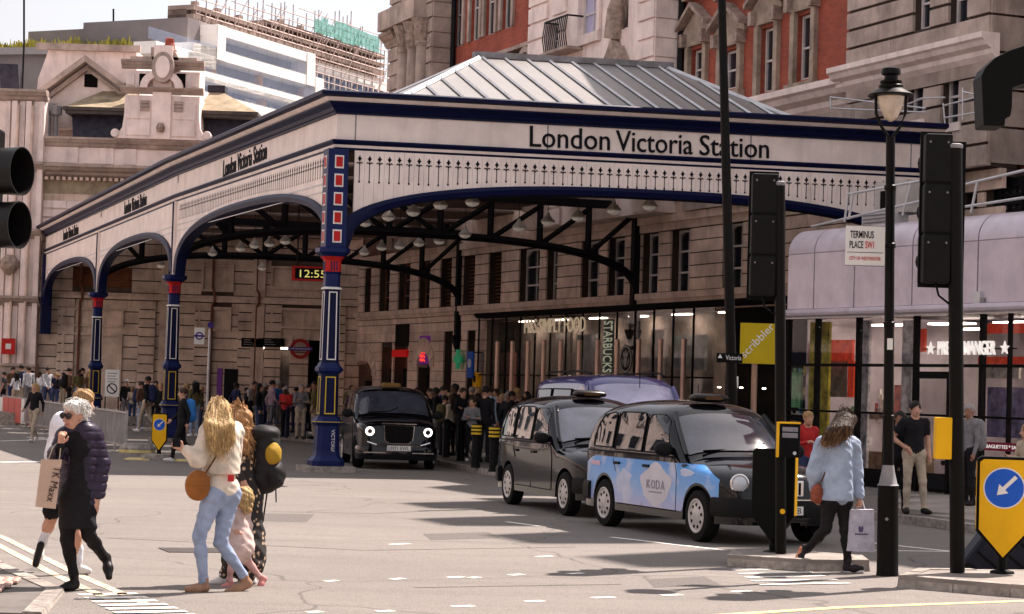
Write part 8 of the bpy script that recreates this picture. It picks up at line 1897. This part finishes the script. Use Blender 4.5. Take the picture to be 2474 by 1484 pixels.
# people one can pick out
folk(BASE[3], G(80,1070), R(-20), m_skin, h_blond, c_black, c_beige, s_white, c_black, 'woman in black jacket and beige trousers walking by the railing on the far left', sc=1.02)
w = folk(BASE[9], G(437,1118), R(-75), m_skin, h_brown, c_black, c_black, s_white, c_blue, 'walker with blue rucksack beside the small keep left bollard', sc=.98)
folk(BASE[4], stand_at(1063, 59.0), R(60), m_skin, h_dark, c_suit, c_navy, s_black, c_black, 'man in bright blue suit jacket near the bollards', sc=1.05)
folk(BASE[6], stand_at(1113, 56.0), R(30), m_skin, h_brown, c_black, c_black, s_black, c_black, 'man in black suit standing behind the third plain bollard', sc=1.03)
folk(BASE[0], stand_at(1168, 52.0), R(150), m_skin, h_dark, c_black, c_black, s_black, c_black, 'tall man in black seen from behind near the banded bollards', sc=1.06)
folk(BASE[2], stand_at(1232, 56.0), R(80), m_skin2, h_dark, c_black, cloth('check', (.20,.07,.09), .85, .5), s_black, c_black, 'person in black top and dark red patterned trousers left of the black cab')
folk(BASE[7], G(2204,1242,.13), R(8), m_skin, h_dark, c_black, c_beige, s_black, c_black, 'man in black T-shirt and beige trousers beside the lamp post', sc=1.03)
folk(BASE[1], G(2168,1238,.13), R(-12), m_skin2, h_dark, c_black, c_black, s_black, c_black, 'woman in dark clothes next to the man in black T-shirt', sc=.98)
folk(BASE[8], G(2338,1222,.13), R(-70), m_skin2, h_grey, c_grey, c_black, s_black, c_grey, 'man in grey jacket walking past behind the thick signal pole', sc=1.0)
folk(BASE[5], G(1944,1232,.05), R(15), m_skin, h_sand, c_red, c_djean, s_black, c_black, 'woman in red top standing behind the tall signal pole', sc=1.0)
folk(BASE[10], G(2478,1300,.13), R(-60), m_skin, h_sand, c_beige, c_black, s_black, c_black, 'person in beige coat cut by the right edge', sc=.93)
# the waiting crowd
ru = random.Random(11); crowd = []
spots = []
for u, Y in ((6,88),(22,90),(36,85),(50,91),(66,87),(80,92),(98,88),(112,84),(126,90),(140,86),(156,91),(168,87),(182,85),(196,90),(210,86),(222,92)): spots.append((u, Y))
for u, Y in ((300,88),(316,92),(332,84),(346,90),(358,80),(372,86),(384,78),(398,84),(412,80),(426,90),(452,82),(468,76),(482,86)): spots.append((u, Y))
for u, Y in ((556,84),(572,80),(588,86),(600,78),(612,84),(624,76),(634,82),(648,75),(668,77),(680,84),(692,76),(706,82),(724,74),(738,80),(752,74),(764,84),(776,78)): spots.append((u, Y))
for u, Y in ((842,78),(856,74),(868,80),(880,72),(894,77),(908,74),(922,80),(936,72),(950,78),(962,74),(976,70),(990,77),(1004,72),(1018,68),(1030,74),(1044,66),(1082,66),(1096,70),(1128,62),(1142,68),(1154,60),(1184,64),(1196,58),(1208,62),(1220,66),(1246,60),(1262,63),(1280,58),(1300,60),(1318,57),(1050,60),(1072,57),(1088,62),(1100,58),(1124,57),(1138,60),(1150,55),(1178,56),(1190,60),(1204,55),(1216,59),(1240,55),(1256,57),(1136,54),(1092,55),(1222,54)): spots.append((u, Y))
def where(u):
    if u < 235: return 'by the third canopy column'
    if u < 500: return 'between second and third columns'
    if u < 800: return 'near the blue queue barriers'
    if u < 1050: return 'behind the electric cab'
    return 'before the glass shop front'
from collections import defaultdict
pending = defaultdict(list)
bynoun = {0:'man standing',1:'long haired woman standing',2:'man walking',3:'long haired woman walking',4:'man looking at phone',5:'woman with bun looking at phone',6:'man with folded arms',7:'person with hand on hip',8:'man with rucksack standing',9:'man with rucksack walking',10:'woman with folded arms'}
fixed = {668: (0, c_blue, 'bright blue'), 724: (6, c_grey, 'grey'), 300: (8, c_black, 'black'), 692: (4, c_red, 'red'), 66: (0, c_white, 'white'), 98: (4, c_white, 'white'), 112: (2, c_white, 'white'), 398: (1, c_pink, 'pink'), 468: (1, c_olive, 'olive')}
for i, (u, Y) in enumerate(spots):
    b = ru.randrange(len(BASE)); tn, tm = TOPS[ru.randrange(len(TOPS))]; ln, lm = LEGS[ru.randrange(len(LEGS))]
    if u in fixed: b, tm, tn = fixed[u]
    if u > 830 and tn in ('white',) and ru.random() < .5: tn, tm = 'black', c_black
    Y2 = min(94, max(84.5, Y+ru.uniform(-3,3))) if u < 235 else (Y*.92 if u < 800 else Y)+ru.uniform(-3.5,3.5)
    o = folk(BASE[b], stand_at(u+ru.uniform(-6,6), Y2, .45 if u < 235 else .13), ru.uniform(-2.6, 2.6), SK[ru.randrange(5)], HR[ru.randrange(7)], tm, lm, s_black if ru.random() < .7 else s_white, ((c_black, c_navy, c_olive)[ru.randrange(3)]), '', 'crowd waiting under the canopy', ru.uniform(.88, 1.07))
    pending['%s, %s top, %s, %s' % (bynoun[b], tn, ln, where(u))].append(o)
for lab, os_ in pending.items():
    for k, o in enumerate(os_): o['label'] = lab if len(os_) == 1 else lab + ', ' + (('left one', 'right one') if len(os_) == 2 else ('left one', 'middle one', 'right one', 'last one'))[min(k, 3)]
